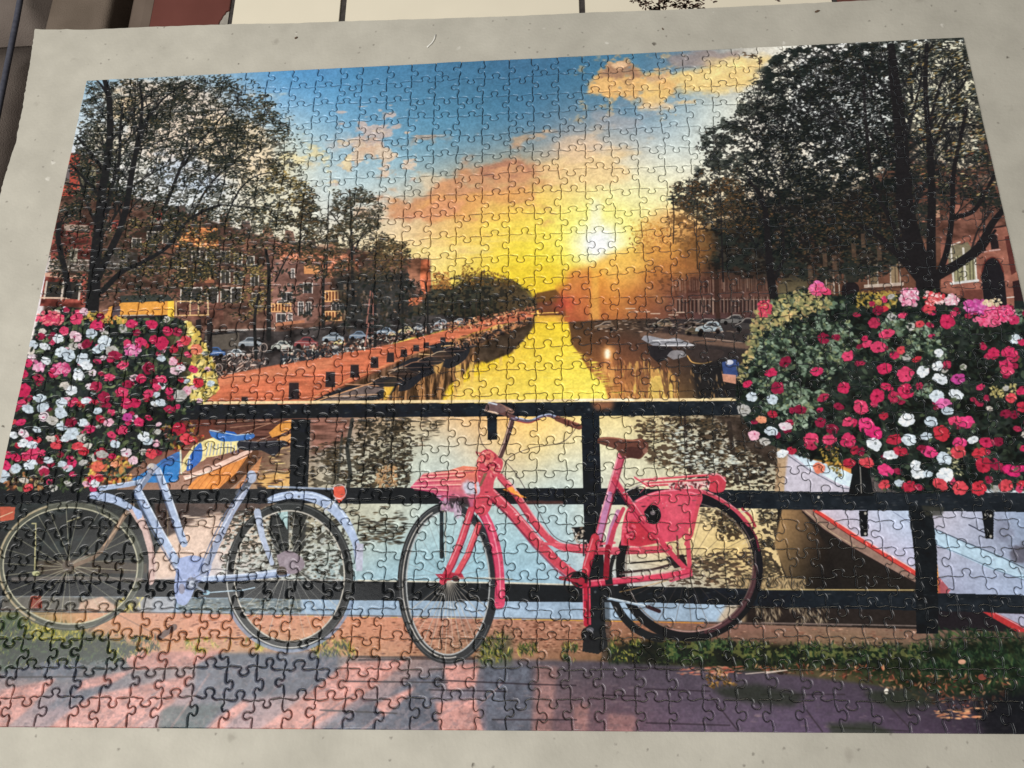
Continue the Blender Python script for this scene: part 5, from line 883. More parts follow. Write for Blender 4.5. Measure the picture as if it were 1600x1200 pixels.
poly(smooth(RF + RF[:1], 4), (30, 38, 36), .97, 2, N3, .4)
dabs(RF, 2800, (5, 13), [(34, 44, 38), (26, 34, 32), (46, 58, 46), (22, 28, 28), (58, 70, 54)], asp=(.35, .6), a=(.6, .95), tone=N2)
VAR = [(120, 142, 120), (96, 120, 96), (150, 170, 146), (84, 104, 80), (130, 140, 96)]
dabs([(1195, 480), (1250, 455), (1300, 468), (1330, 490), (1345, 540), (1320, 560), (1290, 600), (1270, 660), (1240, 670), (1200, 640), (1170, 600), (1180, 520)], 1300, (4, 10), VAR + [(40, 52, 42)] * 3, asp=(.4, .7), a=(.6, .95), nz=N3, thr=.42, soft=4)
dabs([(1185, 480), (1240, 456), (1290, 462), (1300, 480), (1240, 500), (1190, 520), (1160, 600), (1150, 590), (1170, 530)], 460, (4, 10), [(190, 176, 110), (150, 146, 92), (205, 170, 110), (120, 120, 80)], asp=(.4, .7), a=(.5, .95), soft=3)
dabs([(1380, 500), (1460, 505), (1480, 560), (1400, 560), (1370, 530)], 420, (4, 10), VAR + [(36, 48, 40)] * 2, asp=(.4, .7), a=(.5, .95), nz=N3, thr=.4, soft=4); dabs([(1240, 600), (1265, 610), (1260, 670), (1240, 670)], 120, (4, 9), VAR, asp=(.4, .7), a=(.6, .95))
dabs([(1420, 600), (1460, 600), (1450, 620), (1430, 618)], 60, (4, 8), VAR, a=(.6, .95)); dabs([(1340, 458), (1400, 455), (1400, 480), (1340, 480)], 130, (4, 9), [(176, 146, 60), (150, 120, 50), (196, 170, 80)], a=(.6, .95)); dabs([(1545, 605), (1590, 600), (1590, 622), (1548, 620)], 70, (3, 7), [(205, 190, 120), (176, 160, 90)], a=(.6, .95)); dabs([(1280, 700), (1310, 700), (1315, 745), (1295, 730)], 120, (3, 7), [(110, 104, 50), (190, 150, 60), (60, 56, 40)], a=(.6, .95)); dabs([(1560, 480), (1610, 480), (1610, 510), (1560, 500)], 80, (4, 9), VAR, a=(.6, .95)); dabs([(1480, 700), (1510, 710), (1505, 745), (1480, 740)], 70, (2.5, 6), [(205, 200, 150), (110, 110, 80)], a=(.6, .95))
FC = {'P': [(214, 46, 96), (226, 60, 104), (205, 38, 84)], 'D': [(158, 32, 66), (176, 40, 74), (140, 28, 58)], 'R': [(206, 46, 62), (220, 66, 78), (186, 38, 62)], 'W': [(206, 220, 232), (222, 230, 238), (190, 205, 218)], 'L': [(226, 186, 200), (232, 170, 190), (222, 205, 214)],
      'M': [(205, 70, 150), (190, 60, 140), (222, 100, 165)], 'B': [(226, 40, 112), (236, 56, 122), (214, 34, 104)], 'G': [(190, 186, 180), (205, 196, 186), (172, 170, 166)], 'O': [(232, 120, 90), (226, 96, 76), (240, 150, 110)]}
def bloom(x, y, kind, r=11.0):
    c = np.array(FC[kind][rng.integers(3)], float); a0 = rng.uniform(0, 6.28); sq = rng.uniform(.58, .98); nl = rng.choice([2, 2.5, 2.5, 2.5, 3]); tl = rng.uniform(-.5, .5)
    t = np.linspace(0, 2 * math.pi, 41)[:-1]
    lob = np.interp(t, np.arange(0, 7.2, .9), np.r_[(w_ := rng.uniform(.86, 1.1, 7)), w_[0]])
    rr = r * lob * (.88 + .12 * np.abs(np.cos(nl * (t + a0))) ** .7 + rng.normal(0, .03, 40)) * (1 - .07 * (np.abs(np.cos(nl * (t + a0))) < .2))
    def ring(f, dx=0, dy=0):
        X = np.cos(t) * rr * f; Y = np.sin(t) * rr * f * sq
        return np.stack([x + dx + X * math.cos(tl) - Y * math.sin(tl), y + dy + X * math.sin(tl) + Y * math.cos(tl)], 1)
    poly(ring(1.1, .5, 1.0), (24, 28, 28), .2, 1.5)
    poly(ring(1.0), c, 1)
    lo, hi = c * .78, np.minimum(c * 1.12 + 12, 250)
    for k in range(5):
        th = -a0 + k * 2 * math.pi / 5 + .1
        ex, ey = math.cos(th) * r * .92, math.sin(th) * r * .92 * sq
        dx, dy = ex * math.cos(tl) - ey * math.sin(tl), ex * math.sin(tl) + ey * math.cos(tl)
        line([(x + dx * .15, y + dy * .15), (x + dx * .95, y + dy * .95)], (.8, 1.6), lo, .5)
        th += .63; ex, ey = math.cos(th) * r * .6, math.sin(th) * r * .6 * sq
        dx, dy = ex * math.cos(tl) - ey * math.sin(tl), ex * math.sin(tl) + ey * math.cos(tl)
        disc(x + dx, y + dy, r * .26, r * .22, hi if rng.random() < .65 else lo, .38, 1.5)
    thr = {'W': (120, 130, 130), 'G': (110, 106, 90), 'L': (196, 60, 110)}.get(kind, tuple(c * .42))
    disc(x + rng.uniform(-2.5, 2.5), y + rng.uniform(-2.5, 2.5), r * rng.uniform(.12, .24), r * rng.uniform(.1, .2), thr, rng.uniform(.3, .85), .8)
    if rng.random() < .4:
        th = rng.uniform(0, 6.28); stamp(*T((x + math.cos(th) * r * .9, y + math.sin(th) * r * .8)), r * rng.uniform(.8, 1.5), r * rng.uniform(.4, .7), rng.uniform(0, 180), C3(GREEN[rng.integers(6)]), .85)
# half-hidden blooms deep in the leaves
for P_, n, kinds in ((LF, 150, 'DRPPGDWLL'), (RF, 120, 'DDRDPG')):
    for (qx, qy) in [p for p in pts_in(P_, n)]:
        w = np.array([qx / SPX - .34, .24 - qy / SPX, 0.0]); d = CAM_R @ (w - CAM_C)
        px, py = 800 + CAM_F * d[0] / d[2], 600 + CAM_F * d[1] / d[2]
        if P_ is RF and px < 1330 and py < 640: continue
        bloom(px, py, kinds[rng.integers(len(kinds))], rng.uniform(5, 8.5))
dabs(LF, 500, (4, 10), GREEN, asp=(.35, .6), a=(.6, .9)); dabs(RF, 700, (4, 10), GREEN[1:5], asp=(.35, .6), a=(.6, .9))
FL = """75 500P 120 497P 150 508P 119 499P 154 509P 90 500P 100 517P 206 506P 237 507P 91 529W 118 526L 142 521W 136 537D 163 534W 70 542W 95 550W 107 555W 154 545W 175 548G 207 546L 220 535P 240 530P 252 536P 262 517P 130 562W 135 571W 72 564W 44 567P 61 572L 95 577L 192 570P 232 575D 272 545R 290 532R 307 546O 270 565L 302 577P 252 560W 122 587W 170 590P 220 592P 252 592P 282 575L
37 610P 34 630P 44 639W 62 622W 67 637W 69 651L 96 630W 95 645W 112 610W 134 626W 82 657G 152 642W 129 660W 162 620D 190 612P 197 630P 210 630P 232 615P 251 629W 281 619G 199 652M 217 660P 157 655R 170 660L 140 671P 32 660P 21 680W 36 677L 44 687P 36 692W 50 695W 57 671W 80 685G 96 667W 102 684W 112 677W 127 685G 87 696R 122 697R 137 697G 191 672P 175 680P 180 694W 225 682W 232 690W 279 670R 245 675G
10 710P 25 715P 41 712P 50 710P 75 719W 96 725W 7 727P 25 732W 47 726W 5 744W 37 750G 44 762R 157 709R 160 710G 130 705R 197 707L 236 709R 155 746R 152 729O 180 725O 292 686R 310 598R 60 590D 200 600D 150 605D 245 605P 180 555D 110 660D 265 640D
1421 462L16 1460 462R 1485 470L 1530 479M14 1515 474M 1550 490P16 1537 500P 1480 502P13 1411 492P 1372 485D 1366 505D 1386 521P13 1372 542P13 1287 529D 1307 527D 1325 556P 1227 565D 1277 580P 1205 582P 1382 575P13 1415 585P14 1442 580W 1467 552W 1470 592W13 1465 572W 1587 530W 1552 552P 1577 552P13 1572 570P13 1575 580P 1597 535P 1497 592M13 1452 482R 1277 451M13 1290 455P 1570 488M 1585 500P
1215 606D 1319 606P 1286 621D 1310 635D 1207 624W 1207 647R 1227 666L 1205 674W 1345 636P13 1371 619P13 1385 604P 1415 611P14 1397 620D 1464 619W13 1494 616W13 1475 631M13 1481 642W 1417 656W13 1532 605P 1595 612P 1580 622R 1571 646D 1597 636R 1282 660D 1325 659P 1354 664B14 1366 677B14 1366 694W13 1267 686P13 1267 697D 1296 687P13 1326 689P13 1397 687R13 1420 687W13 1447 682W 1455 659W 1471 677R14 1510 660B15 1492 657P 1500 691B13 1520 687W 1542 691P14 1497 706R13 1452 706B15 1475 717W13 1392 711W13 1407 705R13 1530 707R13 1537 727R13 1557 727D 1580 735B16 1595 732B 1430 727W 1435 740W13 1450 740W 1327 724R 1354 722R13 1384 735B14 1477 742W14 1406 755W 1421 760R13 1382 757R 1470 757R14 1500 762R13 1530 762R13 1572 759R13 1237 704R 1280 731O 1222 709W 1545 750D 1560 690D 1590 670D 1440 700D 1345 705D 1300 670D 1250 640D 1190 655O 1178 680L 1195 690G 1168 600P 1175 620W 1162 640G"""
import re
for (a_, b_, k_, r_) in re.findall(r'(-?\d+) (\d+)([PDRWLMBGO])(\d*)', FL):
    bloom(float(a_), float(b_), k_, float(r_) * .98 if r_ else rng.uniform(7.5, 11.6))

for (gx, gy, gw, gh, cs) in ((1421, 464, 17, 13, [(226, 150, 176), (236, 190, 205), (205, 90, 130)]), (1278, 452, 14, 8, [(226, 70, 120), (236, 110, 150)]), (1460, 466, 18, 10, [(214, 60, 70), (232, 110, 110), (240, 190, 190)]), (1487, 468, 12, 8, [(240, 210, 215), (226, 150, 170)]), (1530, 480, 24, 11, [(205, 80, 160), (226, 130, 190), (190, 60, 140)]), (1562, 490, 26, 12, [(226, 70, 120), (236, 110, 150), (205, 50, 100)]), (1545, 500, 24, 9, [(222, 60, 110), (236, 100, 140)]), (1550, 472, 16, 5, [(226, 206, 170), (205, 180, 140)]), (1195, 482, 12, 12, [(226, 70, 100), (200, 60, 80)]), (206, 546, 14, 9, [(226, 90, 160), (236, 150, 190)]), (95, 577, 15, 9, [(214, 60, 120), (236, 130, 170)]), (61, 572, 10, 8, [(236, 170, 200), (226, 110, 160)]), (78, 497, 24, 10, [(226, 80, 110), (214, 50, 90), (236, 130, 130)])):
    dabs([(gx - gw, gy), (gx - gw * .6, gy - gh), (gx + gw * .6, gy - gh), (gx + gw, gy), (gx + gw * .6, gy + gh), (gx - gw * .6, gy + gh)], int(gw * gh * .5), (3, 7), cs, asp=(.5, .9), a=(.8, 1))
# -- bicycles
def wheel(cx, cy, rx, ry, tyre, rim, tw, hub, nsp, spoke, sp_a=.8, ang0=0):
    hx, hy = hub
    for k in range(nsp):
        t = 2 * math.pi * (k + .5 * rng.random()) / nsp + ang0
        o = rng.uniform(-5, 5)
        line([(hx + o * math.sin(t), hy - o * math.cos(t)), (cx + (rx - tw) * math.cos(t), cy + (ry - tw) * math.sin(t))], 1.0, spoke, sp_a * rng.uniform(.6, 1))
    arc(cx, cy, rx - tw / 2, ry - tw / 2, tw, tyre)
    arc(cx, cy, rx - tw - 1, ry - tw - 1, 2.2, rim)
    arc(cx, cy, rx - tw * .25, ry - tw * .25, 1.2, tuple(min(255, v + 46) for v in tyre), a=.7)
LB, LB2 = (172, 190, 222), (128, 142, 170)
wheel(110, 884, 115, 101, (92, 94, 84), (190, 186, 160), 9, (108, 884), 26, (196, 190, 160))
arc(110, 884, 112, 98, 3, (196, 176, 140), 120, 250, .8)
line([(50, 818), (56, 818), (54, 890)], 2, (205, 196, 140), .9); line([(105, 815), (124, 808)], 1.5, (205, 196, 150), .9); disc(56, 896, 6, 4, (190, 190, 140))
line([(20, 905), (110, 903), (220, 906)], 6, (150, 138, 128), .6)
line([(206, 790), (188, 815), (170, 845), (150, 868), (125, 880), (105, 888)], (9, 6), (132, 112, 96), sm=True); line([(196, 800), (182, 826), (162, 852)], 3, (205, 170, 140), .8); line([(112, 880), (140, 866)], 3, (190, 170, 150), .6); disc(106, 884, 9, 8, (110, 100, 92))
poly(smooth([(139, 778), (143, 769), (165, 770), (188, 778), (215, 796), (222, 808), (205, 800), (180, 788), (155, 782)], 4), LB); poly(smooth([(200, 795), (220, 800), (236, 840), (243, 880), (240, 910), (232, 910), (232, 870), (222, 830)], 5), (212, 180, 172)); poly(smooth([(205, 792), (220, 798), (222, 808), (215, 812)], 4), (170, 190, 232)); line([(225, 810), (238, 850), (240, 900)], 1.4, (150, 120, 116), .8)
line([(157, 763), (200, 757), (222, 752)], 8, LB); line([(160, 760), (222, 750)], 1.6, (205, 220, 240)); line([(214, 768), (228, 748), (236, 738)], 11, LB2); line([(213, 766), (226, 747)], 2, (205, 216, 240)); disc(238, 732, 9, 8, (170, 172, 190)); disc(236, 728, 5, 4, (210, 200, 190))
line([(216, 768), (240, 815), (268, 865), (292, 905)], 12, LB); line([(222, 768), (246, 814), (273, 862)], 2, (214, 226, 244)); line([(210, 770), (236, 820)], 2, (110, 130, 170), .8)
line([(247, 735), (262, 775), (276, 815), (288, 850)], 10, LB); line([(251, 735), (267, 776), (281, 815)], 2.2, (214, 226, 244))
poly(smooth([(280, 872), (305, 868), (330, 880), (322, 905), (308, 912), (298, 935), (288, 946), (276, 940), (272, 918), (275, 895)], 5), (160, 176, 220)); disc(284, 920, 5, 8, (130, 120, 130), .7)
line([(394, 745), (380, 772), (362, 800), (338, 850), (318, 895)], (9, 13), (156, 166, 192)); line([(396, 742), (372, 782), (345, 830)], 2, (206, 214, 234)); line([(372, 770), (392, 752)], 9, (92, 96, 106)); disc(393, 745, 8, 10, (176, 186, 210))
poly(smooth([(370, 694), (376, 688), (400, 690), (438, 688), (450, 692), (440, 700), (428, 712), (408, 704), (384, 704), (372, 700)], 4), (52, 52, 58)); line([(376, 689), (404, 691), (440, 689)], 1.4, (150, 150, 156), .7)
wheel(452, 900, 100, 116, (64, 66, 66), (196, 190, 178), 13, (450, 882), 30, (206, 200, 186))
arc(452, 900, 104, 117, 5, (132, 150, 180), 20, 150, .8); arc(452, 900, 98, 112, 1.8, (216, 214, 208), 60, 200, .9)
poly(smooth([(410, 784), (430, 772), (462, 767), (495, 770), (525, 786), (548, 815), (562, 850), (567, 880), (556, 880), (550, 850), (535, 822), (512, 798), (485, 784), (455, 779), (420, 786)], 5), LB); line(smooth([(420, 780), (462, 770), (500, 775), (530, 795), (552, 828)], 5), 2, (206, 222, 244)); poly([(555, 848), (568, 850), (566, 892), (556, 892)], (184, 186, 206))
line([(402, 800), (410, 840), (425, 880)], (11, 7), (176, 188, 212)); line([(318, 905), (380, 902), (448, 894)], (8, 13), LB); line([(320, 901), (400, 896), (446, 890)], 2, (216, 226, 244)); line([(350, 905), (400, 900)], 3, (84, 92, 112), .8)
poly(smooth([(432, 868), (450, 860), (470, 870), (476, 884), (462, 896), (440, 896)], 5), (150, 136, 146)); disc(440, 893, 8, 8, (92, 82, 76)); disc(454, 880, 10, 10, (165, 152, 162), .8); line([(322, 926), (380, 922), (398, 918)], 2, (176, 200, 216)); disc(322, 926, 6, 4, (150, 190, 210))
line([(507, 798), (530, 775)], 4, (196, 200, 206)); poly([(520, 761), (538, 759), (540, 776), (530, 786), (522, 776)], (226, 90, 70)); arc(530, 768, 11, 11, 1.6, (205, 190, 196), a=.8); line([(420, 760), (520, 764)], 3, (170, 185, 210), .8); poly([(402, 760), (416, 762), (418, 785), (404, 788)], (44, 46, 52), .95, 1)
# red bicycle
PK, PK2, PKH = (212, 76, 92), (180, 54, 74), (238, 156, 164)
wheel(700, 911, 79, 126, (66, 68, 70), (176, 178, 178), 13, (700, 900), 26, (120, 120, 120), .6)
arc(700, 911, 71, 117, 1.6, (214, 206, 196), 80, 250, .9); arc(700, 911, 77.5, 124.5, 1.5, (46, 46, 50), 90, 270, .9)
for k in range(14):
    t = math.radians(20 + k * 10.5); line([(702, 905), (700 + 66 * math.cos(t), 911 + 110 * math.sin(t))], 1, (206, 190, 170), .7)
line([(690, 790), (690, 870)], 6, (52, 60, 64)); line([(695, 792), (696, 870)], 1.5, (176, 170, 160)); disc(693, 793, 5, 6, (150, 140, 120))
arc(700, 911, 73, 120, 11, (58, 60, 64), -78, 30)
line([(738, 790), (722, 840), (706, 880), (692, 908)], 11, PK); line([(734, 800), (718, 846), (702, 882)], 2, PKH, .8); line([(748, 820), (730, 868), (712, 900)], 9, (226, 88, 98)); line([(744, 826), (726, 872)], 1.6, PKH, .8)
poly(smooth([(736, 780), (752, 778), (762, 800), (774, 826), (784, 862), (788, 900), (789, 940), (784, 950), (773, 946), (774, 900), (768, 860), (757, 822), (744, 800)], 5), (222, 76, 108)); line(smooth([(757, 800), (770, 832), (780, 880), (782, 930)], 6), 2, (244, 150, 170), .9); line(smooth([(748, 800), (762, 835), (772, 880), (776, 930)], 6), 1.5, (150, 40, 70), .8)
disc(703, 900, 12, 6, PK); poly([(680, 897), (722, 896), (726, 904), (690, 908)], PK2); disc(712, 904, 6, 5, (84, 60, 60)); line([(716, 903), (760, 903), (800, 905)], 1.5, (196, 170, 140), .8)
field([(645, 758, (226, 92, 128)), (670, 745, (222, 84, 120)), (700, 740, (236, 130, 96)), (730, 735, (240, 150, 100)), (745, 750, (222, 84, 96)), (690, 762, (226, 96, 130)), (720, 770, (190, 120, 140)), (690, 785, (216, 92, 120))], [(641, 762), (650, 752), (662, 740), (700, 735), (724, 728), (748, 730), (752, 790), (735, 792), (722, 782), (690, 783), (677, 770), (650, 764)])
for i, (x0, y0, x1, y1) in enumerate(((644, 759, 720, 757), (650, 752, 720, 749), (656, 746, 724, 742), (662, 741, 740, 735), (646, 763, 700, 766))): line([(x0, y0), (x1, y1)], 1.8, (250, 200, 180), .75); line([(x0 + 2, y0 + 2.5), (x1, y1 + 2.5)], 1.4, (176, 50, 84), .7)
cloud([(722, 755), (755, 752), (758, 770), (730, 772)], (196, 205, 222), 4, N3, .45, .6, .9); dabs([(685, 775), (705, 782), (712, 800), (690, 795)], 40, (4, 10), [(196, 150, 176), (176, 130, 160)], a=(.6, .9)); poly([(700, 778), (730, 776), (735, 792), (705, 795)], (62, 56, 58), .9, 1.5); dabs([(708, 785), (722, 788), (718, 815), (708, 805)], 24, (5, 14), [(205, 176, 200)], ang=(70, 110), asp=(.15, .3), a=(.6, .9))
poly(smooth([(745, 720), (752, 706), (764, 702), (778, 712), (786, 722), (782, 738), (772, 752), (768, 790), (756, 806), (742, 800), (740, 782), (750, 768), (746, 745)], 5), PK); poly(smooth([(752, 712), (762, 704), (772, 712), (766, 724), (754, 724)], 5), (226, 120, 110)); disc(762, 714, 5, 5, (176, 60, 70)); line([(748, 724), (742, 750), (744, 770)], 3, (240, 120, 110)); dabs([(745, 706), (785, 712), (775, 745), (748, 745)], 60, (3, 8), [(244, 160, 150), (150, 40, 60), (226, 90, 90), (196, 140, 100)], a=(.5, .9)); poly([(756, 740), (762, 738), (752, 760), (748, 760)], (110, 96, 70), .8, 1)
line([(800, 655), (792, 685), (782, 712)], 8, (86, 62, 62)); line([(797, 657), (788, 690), (779, 712)], 1.8, (205, 170, 150)); line([(803, 660), (793, 692)], 1.5, (48, 36, 40))
line([(762, 640), (785, 645), (804, 653)], 7, (104, 70, 66)); line([(764, 634), (780, 634), (800, 643)], (9, 7), (150, 110, 96)); poly(smooth([(757, 640), (762, 630), (776, 629), (790, 638), (786, 645), (770, 644)], 4), (110, 84, 84)); line([(764, 629), (776, 632)], 2.4, (205, 214, 230)); line([(758, 641), (778, 646)], 2.5, (226, 190, 160)); line([(800, 654), (826, 659), (842, 652), (856, 649), (872, 654)], 5, (104, 84, 104), sm=True); line([(806, 652), (828, 656), (844, 650), (858, 647), (870, 651)], 2, (170, 186, 216), sm=True); line([(808, 658), (826, 661), (842, 655)], 1.5, (176, 70, 60), sm=True); line([(871, 654), (888, 661), (905, 667)], 9, (112, 66, 56)); line([(872, 651), (904, 662)], 1.6, (176, 110, 90), .8); line([(889, 657), (887, 665)], 1.6, (60, 36, 32))
line([(768, 770), (800, 800), (838, 845), (872, 880), (908, 908)], 15, PK); line([(772, 766), (806, 800), (846, 845)], 2, PKH, .9); line([(764, 776), (796, 808), (834, 852)], 2, (150, 40, 62), .8)
line([(782, 745), (806, 772), (828, 806), (850, 834), (872, 852), (900, 858), (940, 861), (1000, 860), (1045, 857)], 11, PK, sm=True); line([(786, 743), (810, 770), (834, 806), (858, 836)], 2, PKH, .9); line([(868, 847), (910, 855), (1000, 855)], 2, PKH, .7); line([(900, 863), (1000, 865), (1042, 862)], 1.6, (150, 46, 66), .8); line([(845, 848), (870, 852), (910, 852), (960, 848)], 4, (226, 92, 108))
poly([(785, 765), (800, 760), (812, 772), (824, 778), (812, 777), (800, 770)], (240, 150, 60)); line([(800, 750), (806, 766)], 3, (205, 205, 205), .7)
line([(971, 712), (958, 755), (944, 805), (932, 850)], 12, (206, 82, 106)); line([(952, 772), (944, 806), (937, 838)], 9, (184, 130, 176), .85); line([(966, 712), (953, 756), (938, 806)], 2, (240, 170, 180), .8); line([(930, 840), (918, 880), (912, 912)], 13, (206, 62, 76)); line([(926, 842), (913, 884)], 2, PKH, .7)
poly(smooth([(933, 692), (936, 684), (955, 683), (985, 687), (1002, 685), (1013, 694), (1010, 706), (1000, 717), (988, 715), (974, 716), (964, 703), (948, 697)], 5), (104, 64, 54)); line(smooth([(938, 685), (956, 684), (985, 688), (1002, 687)], 5), 2, (176, 110, 86), .8); poly(smooth([(975, 700), (990, 698), (1005, 704), (998, 716), (980, 715)], 5), (70, 44, 42), .8); disc(1008, 704, 4, 5, (150, 100, 86), .8)
line([(1000, 770), (1024, 745), (1040, 752)], 1, PK)
arc(1077, 886, 108, 109, 14, (34, 34, 38)); arc(1077, 886, 99, 100, 2, (120, 104, 96), a=.8); arc(1077, 886, 104, 105, 2, (84, 70, 72), -40, 80, .9); arc(1077, 886, 103, 104, 8, (92, 58, 62), 0, 75, .7); arc(1077, 886, 100, 101, 2, (196, 150, 140), 60, 110, .8)
for k in range(22):
    t = 2 * math.pi * k / 22 + .1; line([(1072, 890), (1077 + 98 * math.cos(t), 886 + 99 * math.sin(t))], 1, (92, 76, 66), .55)
line([(985, 880), (1030, 876), (1075, 868)], 2.4, (40, 34, 34)); line([(970, 895), (1020, 890), (1070, 876)], 4, (66, 52, 52)); line([(968, 898), (1074, 884)], 1.2, (205, 190, 180), .7); poly([(1040, 870), (1068, 866), (1074, 884), (1054, 888)], (44, 38, 40), .95)
poly(smooth([(970, 852), (972, 826), (978, 800), (992, 782), (1024, 768), (1062, 764), (1096, 772), (1092, 795), (1078, 824), (1060, 843), (1030, 848), (1000, 854)], 5), (220, 74, 98)); poly(smooth([(974, 850), (976, 826), (990, 812), (1010, 824), (1026, 846), (1000, 854)], 5), (196, 52, 66), .9, 1.5); dabs([(972, 822), (990, 820), (992, 840), (974, 840)], 40, (4, 9), [(150, 30, 52), (236, 100, 120)], a=(.5, .9)); line(smooth([(992, 784), (1024, 770), (1062, 766), (1092, 773)], 5), 2, (246, 150, 165), .8); cloud([(1040, 780), (1080, 780), (1070, 810), (1045, 815)], (232, 92, 112), 8, N3, .5, .4, .6)
poly(smooth([(1006, 800), (1016, 789), (1028, 792), (1033, 806), (1026, 818), (1014, 818)], 5), (28, 28, 32)); disc(1020, 801, 4, 4, (110, 100, 104)); disc(1021, 799, 2, 1.6, (220, 214, 210))
line(smooth([(1060, 764), (1096, 768), (1124, 780), (1150, 798), (1170, 820)], 5), 6, (204, 70, 90)); line(smooth([(1060, 761), (1096, 765), (1124, 777), (1150, 795)], 5), 1.6, PKH, .8); line([(1160, 795), (1172, 806), (1180, 822)], 4, (170, 50, 66)); line([(1158, 800), (1172, 798)], 1.4, (205, 196, 196)); line([(1170, 818), (1182, 840), (1186, 860)], 3, (110, 40, 56)); line([(1160, 850), (1178, 841)], 1.2, (205, 186, 150), .8)
line([(960, 748), (980, 778), (1005, 815), (1030, 842), (1048, 864), (1072, 890)], 8, (208, 64, 86)); line([(964, 748), (986, 780), (1010, 815)], 1.6, PKH, .7); line([(978, 782), (1006, 818)], 2, (120, 30, 50), .7); line([(974, 770), (990, 762), (1004, 756)], 2, (176, 166, 160)); poly([(982, 770), (996, 760), (1000, 766), (986, 776)], (44, 40, 42), .95)
line([(1094, 772), (1088, 800), (1080, 835), (1072, 850)], 6, (206, 70, 86)); line([(1072, 825), (1076, 860), (1078, 895)], 7, PK); line([(1058, 838), (1060, 872)], 3, (110, 60, 56)); disc(1075, 893, 7, 6, PK2)
line([(908, 913), (960, 908), (1000, 904), (1040, 900), (1078, 892)], (11, 7), (218, 66, 92)); line([(912, 909), (1000, 901), (1070, 889)], 1.6, PKH, .8); line([(1048, 907), (1080, 898)], 5, (216, 84, 110))
for (x0, y0, x1, y1) in ((1000, 750, 1120, 741), (1006, 755, 1132, 747), (1012, 759, 1132, 752), (992, 746, 1012, 759)): line([(x0, y0), (x1, y1)], 3.4, (214, 70, 86)); line([(x0, y0 - 1.5), (x1, y1 - 1.5)], 1.2, (246, 190, 190), .8)
poly(smooth([(1108, 742), (1122, 741), (1134, 750), (1130, 768), (1110, 768), (1106, 755)], 4), (206, 62, 78)); line(smooth([(1110, 742), (1124, 742), (1134, 752)], 4), 2, PKH); poly([(1044, 756), (1110, 752), (1108, 762), (1046, 765)], (226, 196, 190), .9); dabs([(1046, 756), (1108, 752), (1106, 762), (1048, 765)], 50, (3, 8), [(92, 30, 40), (214, 70, 86), (60, 40, 40)], a=(.6, .9))
poly(smooth([(970, 855), (962, 870), (956, 900), (962, 935), (978, 965), (1000, 985), (990, 988), (968, 965), (954, 935), (950, 900), (955, 870)], 5), (42, 42, 46)); arc(1040, 890, 90, 108, 12, (40, 42, 46), 95, 175)
line([(966, 800), (956, 825), (950, 850)], 8, (190, 120, 160)); line([(974, 795), (960, 825), (952, 855)], (6, 8), (206, 66, 90)); line([(950, 855), (948, 880), (947, 902)], 9, (150, 40, 54)); disc(962, 861, 7, 6, (214, 84, 104)); disc(905, 905, 14, 12, (40, 38, 42)); disc(908, 908, 6, 6, (176, 50, 66)); line([(876, 903), (906, 908)], 6, (176, 56, 70))
poly([(893, 824), (914, 823), (914, 842), (900, 844)], (36, 34, 36)); dabs([(893, 824), (914, 823), (914, 848), (900, 850)], 26, (3, 7), [(205, 190, 170), (236, 230, 220), (110, 90, 76)], a=(.6, 1)); line([(912, 842), (912, 868)], 2.4, (52, 50, 52)); arc(902, 912, 20, 18, 3, (46, 42, 44), a=.9)
line([(914, 915), (915, 945), (916, 975)], 8, (190, 44, 64)); line([(921, 920), (922, 975)], 3, (226, 70, 90)); line([(911, 920), (912, 970)], 1.4, (240, 130, 150), .8); line([(917, 940), (918, 975)], 1.5, (70, 20, 32))
line([(950, 935), (980, 941), (1012, 948)], 4, (150, 170, 190)); line([(952, 934), (1008, 946)], 1.4, (226, 236, 240)); line([(1012, 948), (1030, 955)], 6, (60, 44, 48)); line([(968, 925), (1000, 918), (1050, 905)], 1.4, (196, 150, 90), .7)
disc(918, 992, 10, 12, (36, 36, 42)); disc(922, 984, 6, 4, (120, 120, 128), .7)
for p_, w_ in (([(764, 778), (796, 809), (833, 853), (867, 888), (902, 916)], 3), ([(778, 748), (803, 777), (824, 810), (846, 838)], 2), ([(976, 713), (964, 757), (950, 806), (938, 852)], 2.5), ([(936, 842), (924, 882), (917, 912)], 2.5), ([(956, 752), (976, 782), (1001, 819), (1026, 846), (1044, 868)], 2), ([(910, 918), (960, 913), (1040, 905), (1076, 896)], 2), ([(743, 792), (727, 842), (711, 882), (697, 908)], 2.2), ([(752, 822), (734, 870), (716, 902)], 2)): line(p_, w_, (134, 34, 56), .7)
for p_ in ([(905, 662), (880, 690), (830, 700), (796, 715), (784, 740)], [(762, 636), (748, 660), (752, 690), (762, 704)], [(784, 716), (806, 740), (836, 790), (866, 838), (905, 853)], [(968, 745), (980, 760), (992, 756), (1006, 752)]): line(p_, 1.2, (58, 44, 48), .75, sm=True)
for p_ in ([(209, 772), (232, 820), (260, 868), (284, 906)], [(242, 740), (256, 778), (270, 818), (282, 850)], [(388, 742), (372, 772), (352, 802), (328, 850), (310, 893)], [(320, 909), (380, 906), (446, 899)]): line(p_, 2.2, (92, 106, 140), .75)
for p_ in ([(236, 730), (222, 742), (206, 772), (196, 800)], [(160, 766), (150, 790), (170, 830), (160, 868)], [(240, 736), (262, 720), (300, 726)], [(300, 905), (330, 890), (360, 892)]): line(p_, 1.2, (64, 68, 78), .7, sm=True)
disc(300, 912, 10, 10, (110, 116, 134), .8); disc(300, 912, 5, 5, (190, 198, 214), .9); line([(300, 912), (322, 926)], 3.5, (128, 136, 152))
